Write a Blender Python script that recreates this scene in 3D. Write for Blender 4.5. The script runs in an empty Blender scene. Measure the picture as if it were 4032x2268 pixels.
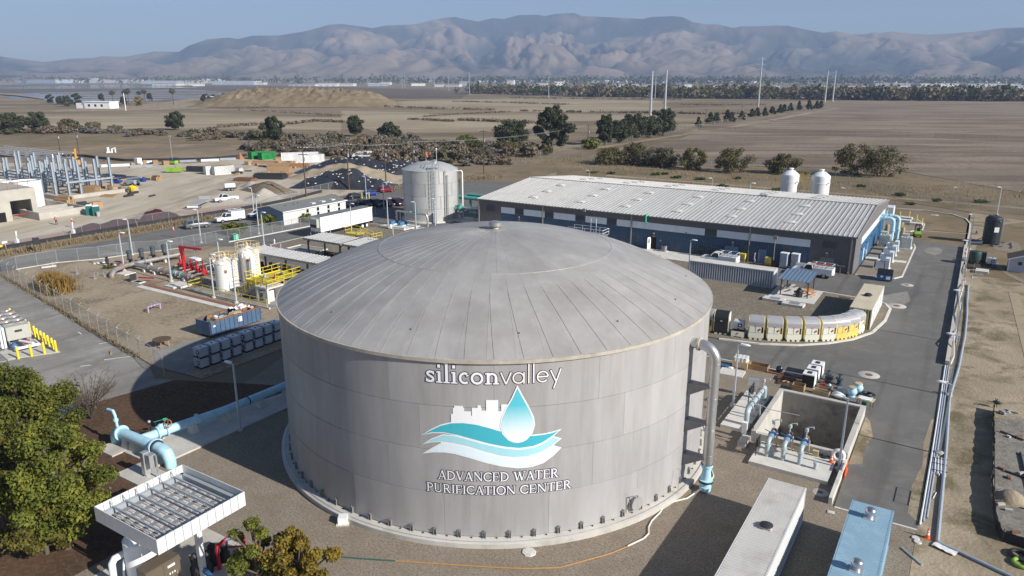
import bpy, bmesh, math, random
import numpy as np
from mathutils import Vector, Matrix, noise
R=math.radians; PI=math.pi
random.seed(7); RNG=np.random.default_rng(7)
S=bpy.context.scene
COL=S.collection
# ------------------------------------------------------------------ camera
# site frame: X runs along the long wall of the process building, Y away from the drone, metres
CAMH=28.8
cam=bpy.data.objects.new('camera',bpy.data.cameras.new('camera')); COL.objects.link(cam)
cam.location=(0,0,CAMH); cam.rotation_euler=(R(90-16.0),0,R(32.1))
cam.data.sensor_width=36.0; cam.data.lens=36.0*2894/4032; cam.data.clip_start=0.5; cam.data.clip_end=40000
S.camera=cam
# ------------------------------------------------------------------ sky, sun, exposure
SUN_EL=28.8
W=bpy.data.worlds.new('World'); S.world=W; W.use_nodes=True
nt=W.node_tree; bg=nt.nodes['Background']
sk=nt.nodes.new('ShaderNodeTexSky'); sk.sky_type='NISHITA'; sk.sun_disc=False
sk.sun_elevation=R(SUN_EL); sk.sun_rotation=R(90); sk.altitude=20; sk.air_density=1.0; sk.dust_density=0.7; sk.ozone_density=4.0
nt.links.new(sk.outputs[0],bg.inputs[0]); bg.inputs[1].default_value=0.060
sl=bpy.data.lights.new('sun','SUN'); sl.energy=5.0; sl.angle=R(0.53); sl.color=(1.0,0.955,0.885)
so=bpy.data.objects.new('sun',sl); COL.objects.link(so); so.location=(60,0,80)
so.rotation_euler=Vector((math.cos(R(SUN_EL)),-.03,math.sin(R(SUN_EL)))).to_track_quat('Z','Y').to_euler()
S.view_settings.view_transform='Standard'; S.view_settings.look='None'; S.view_settings.gamma=1; S.view_settings.exposure=0.55
S.render.engine='CYCLES'
S.cycles.volume_bounces=0; S.cycles.max_bounces=6; S.cycles.transparent_max_bounces=12
# ------------------------------------------------------------------ materials
MATS={}
def mat(name,col,rough=.7,metal=0,var=.12,scale=1.0,bump=0.,col2=None,rnd=0.,spec=.4,stretch=None,detail=5,alpha=1.,bscale=None,dirt=None,contrast=None,dst=None,world=False):
    if name in MATS: return MATS[name]
    m=bpy.data.materials.new(name); m.use_nodes=True; n=m.node_tree.nodes; l=m.node_tree.links
    b=n['Principled BSDF']; b.inputs['Roughness'].default_value=rough; b.inputs['Metallic'].default_value=metal
    b.inputs['Specular IOR Level'].default_value=spec
    tc=n.new('ShaderNodeTexCoord'); mp=n.new('ShaderNodeMapping'); l.new(tc.outputs['Object'],mp.inputs[0])
    if stretch: mp.inputs['Scale'].default_value=stretch
    src=tc.outputs['Object']
    if world: src=n.new('ShaderNodeNewGeometry').outputs['Position']; l.new(src,mp.inputs[0])   # one continuous pattern over many plates
    if rnd and not world:   # alike pieces share mesh data: shift the pattern from one to the next
        oj=n.new('ShaderNodeObjectInfo'); sc_=n.new('ShaderNodeMath'); sc_.operation='MULTIPLY'; sc_.inputs[1].default_value=61; l.new(oj.outputs['Random'],sc_.inputs[0]); va=n.new('ShaderNodeVectorMath'); l.new(tc.outputs['Object'],va.inputs[0]); l.new(sc_.outputs[0],va.inputs[1]); src=va.outputs[0]; l.new(src,mp.inputs[0])
    nz=n.new('ShaderNodeTexNoise'); nz.inputs['Scale'].default_value=scale; nz.inputs['Detail'].default_value=detail; nz.inputs['Roughness'].default_value=.62
    l.new(mp.outputs[0],nz.inputs[0])
    r=n.new('ShaderNodeValToRGB'); l.new(nz.outputs[0],r.inputs[0])
    lo,hi=contrast or (.3,.7)
    r.color_ramp.elements[0].position=lo; r.color_ramp.elements[1].position=hi
    c2=col2 or tuple(min(1,x*(1+var)) for x in col); c1=col if col2 else tuple(x*(1-var) for x in col)
    r.color_ramp.elements[0].color=(*c1,1); r.color_ramp.elements[1].color=(*c2,1)
    out=r.outputs[0]
    if dirt:
        dcol,dsc,dlo,dhi=dirt
        d=n.new('ShaderNodeTexNoise'); d.inputs['Scale'].default_value=dsc; d.inputs['Detail'].default_value=6; d.inputs['Roughness'].default_value=.68; dm_=n.new('ShaderNodeMapping'); dm_.inputs['Scale'].default_value=dst or (1,1,1); l.new(src,dm_.inputs[0]); l.new(dm_.outputs[0],d.inputs[0])
        mr=n.new('ShaderNodeMapRange'); mr.inputs[1].default_value=dlo; mr.inputs[2].default_value=dhi; l.new(d.outputs[0],mr.inputs[0])
        mx=n.new('ShaderNodeMix'); mx.data_type='RGBA'; l.new(mr.outputs[0],mx.inputs[0]); l.new(out,mx.inputs[6]); mx.inputs[7].default_value=(*dcol,1); out=mx.outputs[2]
    if rnd:
        oi=n.new('ShaderNodeObjectInfo'); mr=n.new('ShaderNodeMapRange'); mr.inputs[3].default_value=1-rnd; mr.inputs[4].default_value=1+rnd; l.new(oi.outputs['Random'],mr.inputs[0])
        mx=n.new('ShaderNodeMix'); mx.data_type='RGBA'; mx.blend_type='MULTIPLY'; mx.inputs[0].default_value=1; l.new(out,mx.inputs[6]); l.new(mr.outputs[0],mx.inputs[7]); out=mx.outputs[2]
    l.new(out,b.inputs['Base Color'])
    if bump:
        nb=n.new('ShaderNodeTexNoise'); nb.inputs['Scale'].default_value=bscale or scale*4; nb.inputs['Detail'].default_value=4; l.new(mp.outputs[0],nb.inputs[0])
        bp=n.new('ShaderNodeBump'); bp.inputs['Strength'].default_value=min(1,bump*2); bp.inputs['Distance'].default_value=bump; l.new(nb.outputs[0],bp.inputs['Height']); l.new(bp.outputs[0],b.inputs['Normal'])
    if alpha<1: b.inputs['Alpha'].default_value=alpha
    MATS[name]=m; return m
def leafmat(name,c1,c2,rnd=.15,nsc=.55):
    if name in MATS: return MATS[name]
    m=bpy.data.materials.new(name); m.use_nodes=True; n=m.node_tree.nodes; l=m.node_tree.links
    b=n['Principled BSDF']; b.inputs['Roughness'].default_value=.62; b.inputs['Specular IOR Level'].default_value=.25
    g=n.new('ShaderNodeNewGeometry'); r=n.new('ShaderNodeValToRGB'); r.color_ramp.elements[0].color=(*c1,1); r.color_ramp.elements[1].color=(*c2,1)
    nz=n.new('ShaderNodeTexNoise'); nz.inputs['Scale'].default_value=nsc; nz.inputs['Detail'].default_value=1; tc=n.new('ShaderNodeTexCoord'); l.new(tc.outputs['Object'],nz.inputs[0])
    ma=n.new('ShaderNodeMath'); ma.operation='MULTIPLY_ADD'; ma.inputs[1].default_value=.45; l.new(g.outputs['Random Per Island'],ma.inputs[0]); mq=n.new('ShaderNodeMapRange'); mq.inputs[1].default_value=.3; mq.inputs[2].default_value=.7; mq.inputs[4].default_value=.55; l.new(nz.outputs[0],mq.inputs[0]); l.new(mq.outputs[0],ma.inputs[2]); l.new(ma.outputs[0],r.inputs[0])
    oi=n.new('ShaderNodeObjectInfo'); mr=n.new('ShaderNodeMapRange'); mr.inputs[3].default_value=1-rnd; mr.inputs[4].default_value=1+rnd; l.new(oi.outputs['Random'],mr.inputs[0])
    mx=n.new('ShaderNodeMix'); mx.data_type='RGBA'; mx.blend_type='MULTIPLY'; mx.inputs[0].default_value=1; l.new(r.outputs[0],mx.inputs[6]); l.new(mr.outputs[0],mx.inputs[7])
    l.new(mx.outputs[2],b.inputs['Base Color'])
    tr=n.new('ShaderNodeBsdfTranslucent'); l.new(mx.outputs[2],tr.inputs[0]); ms=n.new('ShaderNodeMixShader'); ms.inputs[0].default_value=.25
    l.new(b.outputs[0],ms.inputs[1]); l.new(tr.outputs[0],ms.inputs[2]); l.new(ms.outputs[0],n['Material Output'].inputs[0])
    MATS[name]=m; return m
# ------------------------------------------------------------------ mesh builder
class MB:
    def __init__(s): s.v=[]; s.f=[]
    def add(s,vs,fs):
        o=len(s.v); s.v+=[tuple(p) for p in vs]; s.f+=[tuple(i+o for i in f) for f in fs]; return s
    def box(s,x0,x1,y0,y1,z0,z1):
        return s.add([(x0,y0,z0),(x1,y0,z0),(x1,y1,z0),(x0,y1,z0),(x0,y0,z1),(x1,y0,z1),(x1,y1,z1),(x0,y1,z1)],
            [(3,2,1,0),(4,5,6,7),(0,1,5,4),(1,2,6,5),(2,3,7,6),(3,0,4,7)])
    def obox(s,c,d,rz=0,ry=0,rx=0):
        M=Matrix.Translation(c)@Matrix.Rotation(rz,4,'Z')@Matrix.Rotation(ry,4,'Y')@Matrix.Rotation(rx,4,'X')
        h=[x/2 for x in d]; t=MB().box(-h[0],h[0],-h[1],h[1],-h[2],h[2])
        return s.add([M@Vector(p) for p in t.v],t.f)
    def bar(s,p,q,w,h=None):
        p,q=Vector(p),Vector(q); d=q-p; L=d.length
        if L<1e-6: return s
        Q=d.to_track_quat('Y','Z').to_matrix().to_4x4(); M=Matrix.Translation(p)@Q
        t=MB().box(-w/2,w/2,0,L,-(h or w)/2,(h or w)/2)
        return s.add([M@Vector(a) for a in t.v],t.f)
    def cyl(s,p,q,r,n=12,r2=None,cap=True):
        p,q=Vector(p),Vector(q); r2=r if r2 is None else r2
        Q=(q-p).to_track_quat('Z','Y').to_matrix(); vs=[]
        for k in range(n):
            a=2*PI*k/n; d=Q@Vector((math.cos(a),math.sin(a),0)); vs.append(p+d*r); vs.append(q+d*r2)
        fs=[(2*k,2*((k+1)%n),2*((k+1)%n)+1,2*k+1) for k in range(n)]
        if cap: fs+=[tuple(2*k for k in range(n))[::-1],tuple(2*k+1 for k in range(n))]
        return s.add(vs,fs)
    def tube(s,pts,r,n=8,cap=True):
        P=[Vector(p) for p in pts]; rings=[]; up=None
        for i,p in enumerate(P):
            if i==0: d=(P[1]-p).normalized(); k=1
            elif i==len(P)-1: d=(p-P[i-1]).normalized(); k=1
            else:
                a=(p-P[i-1]).normalized(); b=(P[i+1]-p).normalized(); d=a+b
                d=d.normalized() if d.length>1e-4 else a; k=1/max(.5,d.dot(a))
            if up is None: up=Vector((0,0,1)) if abs(d.z)<.9 else Vector((1,0,0))
            x=d.cross(up)
            if x.length<1e-4: x=d.cross(Vector((0,1,0)))
            x.normalize(); y=x.cross(d).normalized(); up=y
            rings.append([p+(x*math.cos(2*PI*j/n)+y*math.sin(2*PI*j/n))*r*min(k,1.3) for j in range(n)])
        vs=[v for q in rings for v in q]; fs=[]
        for i in range(len(rings)-1):
            for j in range(n): fs.append((i*n+j,i*n+(j+1)%n,(i+1)*n+(j+1)%n,(i+1)*n+j))
        if cap: fs+=[tuple(range(n))[::-1],tuple(range((len(rings)-1)*n,len(rings)*n))]
        return s.add(vs,fs)
    def lathe(s,prof,n=24,c=(0,0,0),a0=0,a1=2*PI):
        full=abs(a1-a0-2*PI)<1e-6; m=n if full else n+1; vs=[]
        for k in range(m):
            a=a0+(a1-a0)*k/n; ca,sa=math.cos(a),math.sin(a)
            vs+=[(c[0]+r*ca,c[1]+r*sa,c[2]+z) for r,z in prof]
        q=len(prof); fs=[]
        for k in range(n):
            k2=(k+1)%m
            for i in range(q-1): fs.append((k*q+i,k2*q+i,k2*q+i+1,k*q+i+1))
        return s.add(vs,fs)
    def prism(s,poly,z0,z1):
        n=len(poly)
        if sum(poly[i][0]*poly[(i+1)%n][1]-poly[(i+1)%n][0]*poly[i][1] for i in range(n))<0: poly=poly[::-1]
        vs=[(x,y,z0) for x,y in poly]+[(x,y,z1) for x,y in poly]
        return s.add(vs,[tuple(range(n))[::-1],tuple(range(n,2*n))]+[(i,(i+1)%n,n+(i+1)%n,n+i) for i in range(n)])
    def sheet(s,poly,z):
        n=len(poly)
        if sum(poly[i][0]*poly[(i+1)%n][1]-poly[(i+1)%n][0]*poly[i][1] for i in range(n))<0: poly=poly[::-1]
        return s.add([(x,y,z) for x,y in poly],[tuple(range(n))])
    def ball(s,c,r,n=10,m=6,sq=(1,1,1)):
        vs=[(c[0],c[1],c[2]-r*sq[2])]
        for i in range(1,m):
            t=PI*i/m-PI/2
            vs+=[(c[0]+r*sq[0]*math.cos(t)*math.cos(2*PI*k/n),c[1]+r*sq[1]*math.cos(t)*math.sin(2*PI*k/n),c[2]+r*sq[2]*math.sin(t)) for k in range(n)]
        vs.append((c[0],c[1],c[2]+r*sq[2])); fs=[(0,1+(k+1)%n,1+k) for k in range(n)]
        for i in range(m-2):
            fs+=[(1+i*n+k,1+i*n+(k+1)%n,1+(i+1)*n+(k+1)%n,1+(i+1)*n+k) for k in range(n)]
        e=len(vs)-1; fs+=[(e,1+(m-2)*n+k,1+(m-2)*n+(k+1)%n) for k in range(n)]
        return s.add(vs,fs)
    def grid(s,nx,ny,fn):
        vs=[fn(i/nx,j/ny) for j in range(ny+1) for i in range(nx+1)]
        return s.add(vs,[(j*(nx+1)+i,j*(nx+1)+i+1,(j+1)*(nx+1)+i+1,(j+1)*(nx+1)+i) for j in range(ny) for i in range(nx)])
    def mesh(s,name,m,smooth=None):
        me=bpy.data.meshes.new(name); me.from_pydata(s.v,[],s.f)
        if m: me.materials.append(MATS[m] if isinstance(m,str) else m)
        if smooth:
            me.polygons.foreach_set('use_smooth',[True]*len(me.polygons)); me.set_sharp_from_angle(angle=R(smooth))
        return me
    def build(s,name,m,par=None,smooth=38,**kw): return put(name,s.mesh(name,m,smooth),par,**kw)
def put(name,me,par=None,loc=None,rz=0,kind=None):
    o=bpy.data.objects.new(name,me); COL.objects.link(o)
    if par is not None: o.parent=par
    if loc: o.location=loc if len(loc)==3 else (loc[0],loc[1],0)
    if rz: o.rotation_euler[2]=rz
    if kind: o['kind']=kind
    return o
def tag(o,label,cat,group=None):
    o['label']=label; o['category']=cat
    if group: o['group']=group
    return o
def thing(name,label,cat,loc=(0,0,0),rz=0,group=None):
    return tag(put(name,None,None,loc,rz),label,cat,group)
def one(name,mb,m,label,cat,loc=None,rz=0,group=None,smooth=38):
    return tag(mb.build(name,m,None,smooth,loc=loc,rz=rz),label,cat,group)
def dup(root,loc,rz=0,label=None,group=None,sc=None):
    r=root.copy(); COL.objects.link(r); r.location=loc if len(loc)==3 else (loc[0],loc[1],0); r.rotation_euler[2]=rz
    if sc: r.scale=(sc,sc,sc) if not isinstance(sc,tuple) else sc
    if label: r['label']=label
    if group: r['group']=group
    for ch in list(root.children):
        c=ch.copy(); COL.objects.link(c); c.parent=r
        for g in list(ch.children):
            d=g.copy(); COL.objects.link(d); d.parent=c
    return r
def struct(name,mb,m,smooth=None):
    o=mb.build(name,m,None,smooth); o['kind']='structure'; return o
def npmesh(name,V,F,m,par=None,**kw):
    me=bpy.data.meshes.new(name); V=np.asarray(V,'f'); F=np.asarray(F,'i'); n,k=F.shape
    me.vertices.add(len(V)); me.vertices.foreach_set('co',V.ravel()); me.loops.add(n*k); me.loops.foreach_set('vertex_index',F.ravel())
    me.polygons.add(n); me.polygons.foreach_set('loop_start',np.arange(0,n*k,k,dtype='i')); me.update(calc_edges=True); me.validate()
    if m: me.materials.append(MATS[m])
    return me
ORD=['first','second','third','fourth','fifth','sixth','seventh','eighth','ninth','tenth','eleventh','twelfth']
def arc(c,r,a0,a1,n=6,ax=(0,1),z=None):
    out=[]
    for i in range(n+1):
        a=R(a0+(a1-a0)*i/n); p=list(c); p[ax[0]]+=r*math.cos(a); p[ax[1]]+=r*math.sin(a); out.append(tuple(p))
    return out
# ------------------------------------------------------------------ the big storage tank
def steelmat(name,col,var,rnd,rough=.42,metal=.55,streak=(.35,.35,3.)):
    m=mat(name,col,rough,metal,var,.55,rnd=rnd,stretch=streak,dirt=((col[0]*.78,col[1]*.76,col[2]*.74),.8,.46,.78),dst=(1,1,.10),contrast=(.28,.72),world=True)
    return m
steelmat('tank_wall_steel',(.40,.388,.383),.10,.06,.5,.12,(1.3,1.3,.35))
def roofmat():
    mat('tank_roof_steel',(.39,.375,.355),rough=.5,metal=.1,var=.09,scale=.6,rnd=.045,dirt=((.295,.278,.262),.24,.40,.70),world=True)
roofmat()
mat('seam_steel',(.24,.23,.225),.6,.3,.1,2)
mat('rim_steel',(.50,.45,.38),.6,.2,.2,1.5)
mat('concrete',(.50,.475,.43),.85,0,.12,.8,.004,dirt=((.36,.33,.28),.5,.52,.75))
mat('concrete_light',(.60,.58,.53),.85,0,.10,.9,.003,dirt=((.42,.39,.34),.6,.55,.75))
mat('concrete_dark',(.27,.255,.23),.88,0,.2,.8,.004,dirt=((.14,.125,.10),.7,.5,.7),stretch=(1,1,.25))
mat('galvanised',(.52,.54,.56),.38,.6,.08,2)
mat('brushed_steel',(.55,.545,.53),.34,.75,.08,1.5)
mat('dark_metal',(.045,.045,.05),.55,.3,.2,3)
mat('rust_metal',(.22,.11,.06),.8,.1,.3,3)
mat('white_print',(.86,.87,.88),.55,0,.02,1)
mat('dark_print',(.035,.025,.07),.6,0,.02,1)
mat('cream_print',(.86,.80,.76),.55,0,.03,1)
mat('teal_print',(.06,.45,.54),.5,0,.03,1)
mat('pale_teal_print',(.38,.70,.76),.5,0,.03,1)
mat('ice_print',(.74,.85,.90),.5,0,.03,1)
def dropmat():
    m=mat('drop_print',(.5,.5,.5),.5,0,0,1); n=m.node_tree.nodes; l=m.node_tree.links
    sx=n.new('ShaderNodeSeparateXYZ'); tc=n.new('ShaderNodeTexCoord'); l.new(tc.outputs['Object'],sx.inputs[0])
    mr=n.new('ShaderNodeMapRange'); mr.inputs[1].default_value=7.4; mr.inputs[2].default_value=9.6; l.new(sx.outputs[2],mr.inputs[0])
    r=n.new('ShaderNodeValToRGB'); r.color_ramp.elements[0].color=(.88,.93,.95,1); r.color_ramp.elements[1].color=(.10,.52,.62,1); l.new(mr.outputs[0],r.inputs[0]); l.new(r.outputs[0],n['Principled BSDF'].inputs['Base Color'])
dropmat()
TC=(-32.03,48.53); RW=17.11; ZB=.40; ZT=12.44; A0=R(-56.84)
tank=thing('storage_tank','huge grey steel water tank with domed roof and water drop emblem on its wall','tank',(*TC,0))
MB().lathe([(RW-1.0,0),(17.85,0),(17.85,.33),(17.8,.36),(RW-1.0,.36)],120).build('foundation_ring','concrete',tank)
# wall plates: four courses, staggered joints taken from the photograph
NP=16; GAP=.007
for ci in range(4):
    z0=ZB+ci*3.01; z1=z0+3.01
    first=[-3.31,-7.06,-11.5,-6.78][ci]/RW+A0
    me=None
    a=2*PI/NP; mb=MB()
    nn=10; outp=[]
    rr=RW+(3-ci)*.004
    for k in range(nn+1):
        t=GAP/RW+(a-2*GAP/RW)*k/nn
        for r_,z in ((rr-.05,z0+.008),(rr,z0+.02),(rr,z1-.02),(rr-.05,z1-.008)): mb.v.append((r_*math.cos(t),r_*math.sin(t),z))
    for k in range(nn):
        for i in range(3): mb.f.append((k*4+i,(k+1)*4+i,(k+1)*4+i+1,k*4+i+1))
    mb.f.append((0,1,2,3)); mb.f.append((nn*4+3,nn*4+2,nn*4+1,nn*4))
    me=mb.mesh('wall_plate','tank_wall_steel',30)
    for k in range(NP): put('wall_plate',me,tank,rz=first+a*k)
MB().lathe([(RW-.045,ZB-.1),(RW-.045,ZT)],120).build('wall_backing','seam_steel',tank)
# dome
RS=(17.15**2+4.5**2)/(2*4.5); RIM=17.18
def dz(r): return ZT+.12+(math.sqrt(RS*RS-r*r)-math.sqrt(RS*RS-17.2**2))
def panel(r0,r1,n,a,th=.02,slew=0):
    mb=MB()
    for i in range(n+1):
        r=r0+(r1-r0)*i/n; g=.003/r
        for t,l in ((g,-.03),(g+.004/r,.0),(a-g,.012),(a-g,-.03)): mb.v.append((r*math.cos(t),r*math.sin(t),dz(r)+l))
    for i in range(n):
        for j in range(3): mb.f.append((i*4+j,(i+1)*4+j,(i+1)*4+j+1,i*4+j+1))
    mb.f.append((0,1,2,3)); e=n*4; mb.f.append((e+3,e+2,e+1,e))
    return mb.mesh('roof_panel','tank_roof_steel',20)
NR=60; aa=2*PI/NR
pin=panel(.9,9.33,6,aa); pout=panel(9.36,17.16,6,aa)
for k in range(NR):
    put('roof_panel',pin,tank,rz=A0+.012+aa*k); put('roof_panel',pout,tank,rz=A0-.03+aa*k)
seam=MB()
for k in range(NR):   # second lap of every outer sheet: a thin welded strip that meets its neighbour near the ring
    t0=A0-.03+aa*k
    for side in (1,):
        pts=[]
        for i in range(7):
            r=11.0+(17.14-11.0)*i/6; t=t0+aa*.27*(i/6)**1.15
            pts.append((r*math.cos(t),r*math.sin(t),dz(r)+.012))
        seam.tube(pts,.010,4)
seam.build('lap_seam','tank_roof_steel',tank)
MB().lathe([(r,dz(r)-.035) for r in (0.0,3,6,9,12,15,17.15)],90).build('roof_backing','tank_roof_steel',tank)
MB().lathe([(9.30,dz(9.3)),(9.31,dz(9.3)+.018),(9.39,dz(9.39)+.018),(9.40,dz(9.4))],120).build('ring_seam','tank_roof_steel',tank)
MB().lathe([(RW-.02,ZT-.10),(17.26,ZT-.10),(17.27,ZT+.13),(17.13,ZT+.14)],140).build('rim_band','rim_steel',tank)
MB().lathe([(0,dz(0)+.01),(.95,dz(.95)+.012),(1.02,dz(1.02)-.02)],40).build('crown_plate','tank_roof_steel',tank)
v=MB().lathe([(.27,dz(0)),(.27,dz(0)+.28)],24).build('vent',MATS['rim_steel'],tank)
zc=dz(0)+.2
MB().lathe([(.40,zc),(.52,zc+.08),(.53,zc+.30),(.50,zc+.34),(.30,zc+.43),(0,zc+.46)],32).build('vent_cap','brushed_steel',v)
for t,r in ((-1.2,.8),(-2.2,1.0)):
    MB().cyl((r*math.cos(t),r*math.sin(t),dz(r)-.02),(r*math.cos(t),r*math.sin(t),dz(r)+.16),.03,6).build('roof_lug','seam_steel',tank)
lug=MB().cyl((0,0,0),(0,0,.10),.05,6).mesh('roof_lug','seam_steel',30)
for i in range(14):
    t=A0+i*2*PI/14+.1; r=15.3; put('roof_lug',lug,tank,loc=(r*math.cos(t),r*math.sin(t),dz(r)))
# anchor chairs round the foot
ch=MB()
for y in (-.09,.09): ch.add([(0,y-.012,0),(.17,y-.012,0),(.13,y-.012,.42),(0,y-.012,.42),(0,y+.012,0),(.17,y+.012,0),(.13,y+.012,.42),(0,y+.012,.42)],[(0,1,2,3),(7,6,5,4),(1,5,6,2),(0,3,7,4),(2,6,7,3),(0,4,5,1)])
ch.box(0,.16,-.13,.13,.42,.46); ch.cyl((.09,0,0),(.09,0,.56),.03,6)
chm=ch.mesh('anchor_chair','seam_steel',30)
bolt=MB().cyl((0,0,0),(0,0,.07),.05,6).mesh('bolt','dark_metal',30)
for k in range(67):
    t=A0+.05+2*PI*k/67; put('anchor_chair',chm,tank,loc=(RW*math.cos(t),RW*math.sin(t),.36),rz=t)
    t+=PI/67; put('bolt',bolt,tank,loc=((RW+.12)*math.cos(t),(RW+.12)*math.sin(t),.36))
MB().lathe([(17.62,.36),(17.62,.40),(17.66,.40),(17.66,.36)],120).build('ground_strap','galvanised',tank)
# manway with neck and davit arm
t=R(-23.67); mw=MB(); d=Vector((math.cos(t),math.sin(t),0)); x=Vector((-d.y,d.x,0))
mw.cyl(d*(RW-.02)+Vector((0,0,1.12)),d*(RW+.32)+Vector((0,0,1.12)),.40,28); mw.cyl(d*(RW+.28)+Vector((0,0,1.12)),d*(RW+.36)+Vector((0,0,1.12)),.50,28)
mo=mw.build('manway','tank_wall_steel',tank)
MB().lathe([(RW+.004,.45),(RW+.022,.45),(RW+.022,2.0),(RW+.004,2.0)],6,a0=t-.045,a1=t+.045).build('reinforcing_plate','tank_wall_steel',mo)
MB().tube([d*(RW+.2)-x*.62+Vector((0,0,.6)),d*(RW+.2)-x*.62+Vector((0,0,1.75)),d*(RW+.34)+Vector((0,0,1.75)),d*(RW+.34)+Vector((0,0,1.5))],.03,6).build('davit','seam_steel',mo)
# overflow pipe: nozzle, elbow, riser, three gusset brackets, blue valve at the foot
t=R(-3.6); d=Vector((math.cos(t),math.sin(t),0)); x=Vector((-d.y,d.x,0)); U=Vector((0,0,1)); RP=RW+1.75
p=MB(); pts=[d*(RW-.02)+U*11.05,d*(RW+.75)+U*11.05]; pts+= [d*(RW+.75+1.0*math.sin(R(q)))+U*(10.05+1.0*math.cos(R(q))) for q in (18,36,54,72,90)]; pts+=[d*RP+U*2.2]
p.tube(pts,.36,20); op=p.build('overflow_pipe','brushed_steel',tank)
MB().cyl(d*(RW+.45)+U*11.05,d*(RW+.60)+U*11.05,.47,24).build('flange','rim_steel',op)
for z in (9.9,7.3,4.9,2.9): MB().cyl(d*RP+U*z,d*RP+U*(z+.05),.375,20).build('weld_band','brushed_steel',op)
for z in (8.1,5.3,2.6):
    b=MB()
    for w in (-.36,.36):
        q=[d*RW+x*w+U*z,d*(RP-.2)+x*w+U*z,d*RW+x*w+U*(z-.95)]; n=x*.01
        b.add([a-n for a in q]+[a+n for a in q],[(0,1,2),(5,4,3),(0,3,4,1),(1,4,5,2),(2,5,3,0)])
    b.add([d*RW-x*.40+U*z,d*(RP-.1)-x*.40+U*z,d*(RP-.1)+x*.40+U*z,d*RW+x*.40+U*z]+[d*RW-x*.40+U*(z+.03),d*(RP-.1)-x*.40+U*(z+.03),d*(RP-.1)+x*.40+U*(z+.03),d*RW+x*.40+U*(z+.03)],[(3,2,1,0),(4,5,6,7),(0,1,5,4),(1,2,6,5),(2,3,7,6),(3,0,4,7)])
    b.build('pipe_bracket','seam_steel',tank)
mat('blue_pipe',(.42,.66,.77),.45,0,.08,2,dirt=((.28,.52,.66),1.2,.5,.75))
c0=d*RP
vb=MB().lathe([(.42,2.2),(.42,2.0),(.33,1.98),(.30,1.6),(.36,1.2),(.36,1.0),(.50,.98),(.50,.86),(.36,.84),(.36,.45),(.44,.43),(.40,.1)],24,c=tuple(c0)).build('duckbill_valve','blue_pipe',tank)
MB().lathe([(.51,.93),(.52,.78),(.45,.76)],24,c=tuple(c0)).build('clamp_band','dark_metal',vb)
MB().bar(tuple(c0+Vector((-.1,-.35,.4))),tuple(c0+Vector((-.55,-.9,.05))),.16,.03).build('strut','galvanised',vb)
gr=MB(); q0=d*(RW+.1)-x*1.6
gr.tube([q0+U*2.0,q0+d*.3+U*2.0,q0+d*.4+x*-.5+U*.3],.02,5); gr.build('ground_rod','galvanised',tank)
# ------------------------------------------------------------------ emblem and lettering painted on the wall
def wrap(polys,off,step=.45,inc=0.):
    out=MB()
    for k,pl in enumerate(polys):
        bm=bmesh.new(); f=bm.faces.new([bm.verts.new((s,0,z)) for s,z in pl]); f.normal_update(); bmesh.ops.triangulate(bm,faces=[f])
        a=min(q[0] for q in pl); b=max(q[0] for q in pl); s=math.floor(a/step)*step
        while s<b:
            bmesh.ops.bisect_plane(bm,geom=bm.verts[:]+bm.edges[:]+bm.faces[:],plane_co=(s,0,0),plane_no=(1,0,0)); s+=step
        bm.verts.ensure_lookup_table(); bm.verts.index_update(); r=RW+off+inc*k; vs=[];
        for v_ in bm.verts:
            t=A0+v_.co.x/RW; vs.append((r*math.cos(t),r*math.sin(t),v_.co.z))
        fs=[]
        for f in bm.faces:
            idx=[q.index for q in f.verts]; P=[Vector(vs[i]) for i in idx]; n=(P[1]-P[0]).cross(P[2]-P[0])
            fs.append(idx if n.x*P[0].x+n.y*P[0].y>0 else idx[::-1])
        out.add(vs,fs); bm.free()
    return out
def inset(pl,d):
    n=len(pl); ar=sum(pl[i][0]*pl[(i+1)%n][1]-pl[(i+1)%n][0]*pl[i][1] for i in range(n)); sg=1 if ar>0 else -1; out=[]
    for i in range(n):
        p,a,b=(Vector(pl[i]),Vector(pl[i-1]),Vector(pl[(i+1)%n])); e1=(p-a).normalized(); e2=(b-p).normalized()
        n1=Vector((-e1.y,e1.x))*sg; n2=Vector((-e2.y,e2.x))*sg; m=n1+n2
        m=m/max(.25,m.dot(n1)) if m.length>1e-3 else n1
        if m.length>3.2: m=m.normalized()*3.2
        q=p+m*d; out.append((q.x,q.y))
    return out
w1t=[(-4.69,7.34),(-4.03,7.83),(-3.4,8.2),(-2.73,8.42),(-1.98,8.48),(-1.18,8.4),(-.4,8.19),(.26,7.97),(.99,7.71),(1.79,7.58),(2.34,7.55),(3.0,7.57),(3.52,7.63),(4.16,7.76)]
w1b=[(3.63,7.31),(3.01,6.93),(2.4,6.71),(1.49,6.63),(.59,6.76),(-.41,6.99),(-1.5,7.3),(-2.4,7.53),(-3.21,7.63),(-3.94,7.56)]
w2b=[(4.18,7.1),(3.64,6.69),(2.91,6.27),(2.0,6.04),(1.19,6.03),(.39,6.15),(-.61,6.44),(-1.71,6.8),(-2.61,6.96),(-3.43,7.01),(-4.06,6.91),(-4.66,6.7)]
w3b=[(4.17,6.46),(3.65,5.96),(3.03,5.53),(2.2,5.31),(1.39,5.29),(.38,5.45),(-.62,5.71),(-1.62,6.02),(-2.53,6.25),(-3.25,6.3),(-3.98,6.23),(-4.67,6.05)]
W1=w1t+w1b; W2=[(-4.06,7.16),(-3.25,7.56)]+w1b[::-1][2:]+w2b; W3=[(-4.08,6.49),(-3.4,6.95)]+w2b[::-1][2:-1]+w3b
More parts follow.
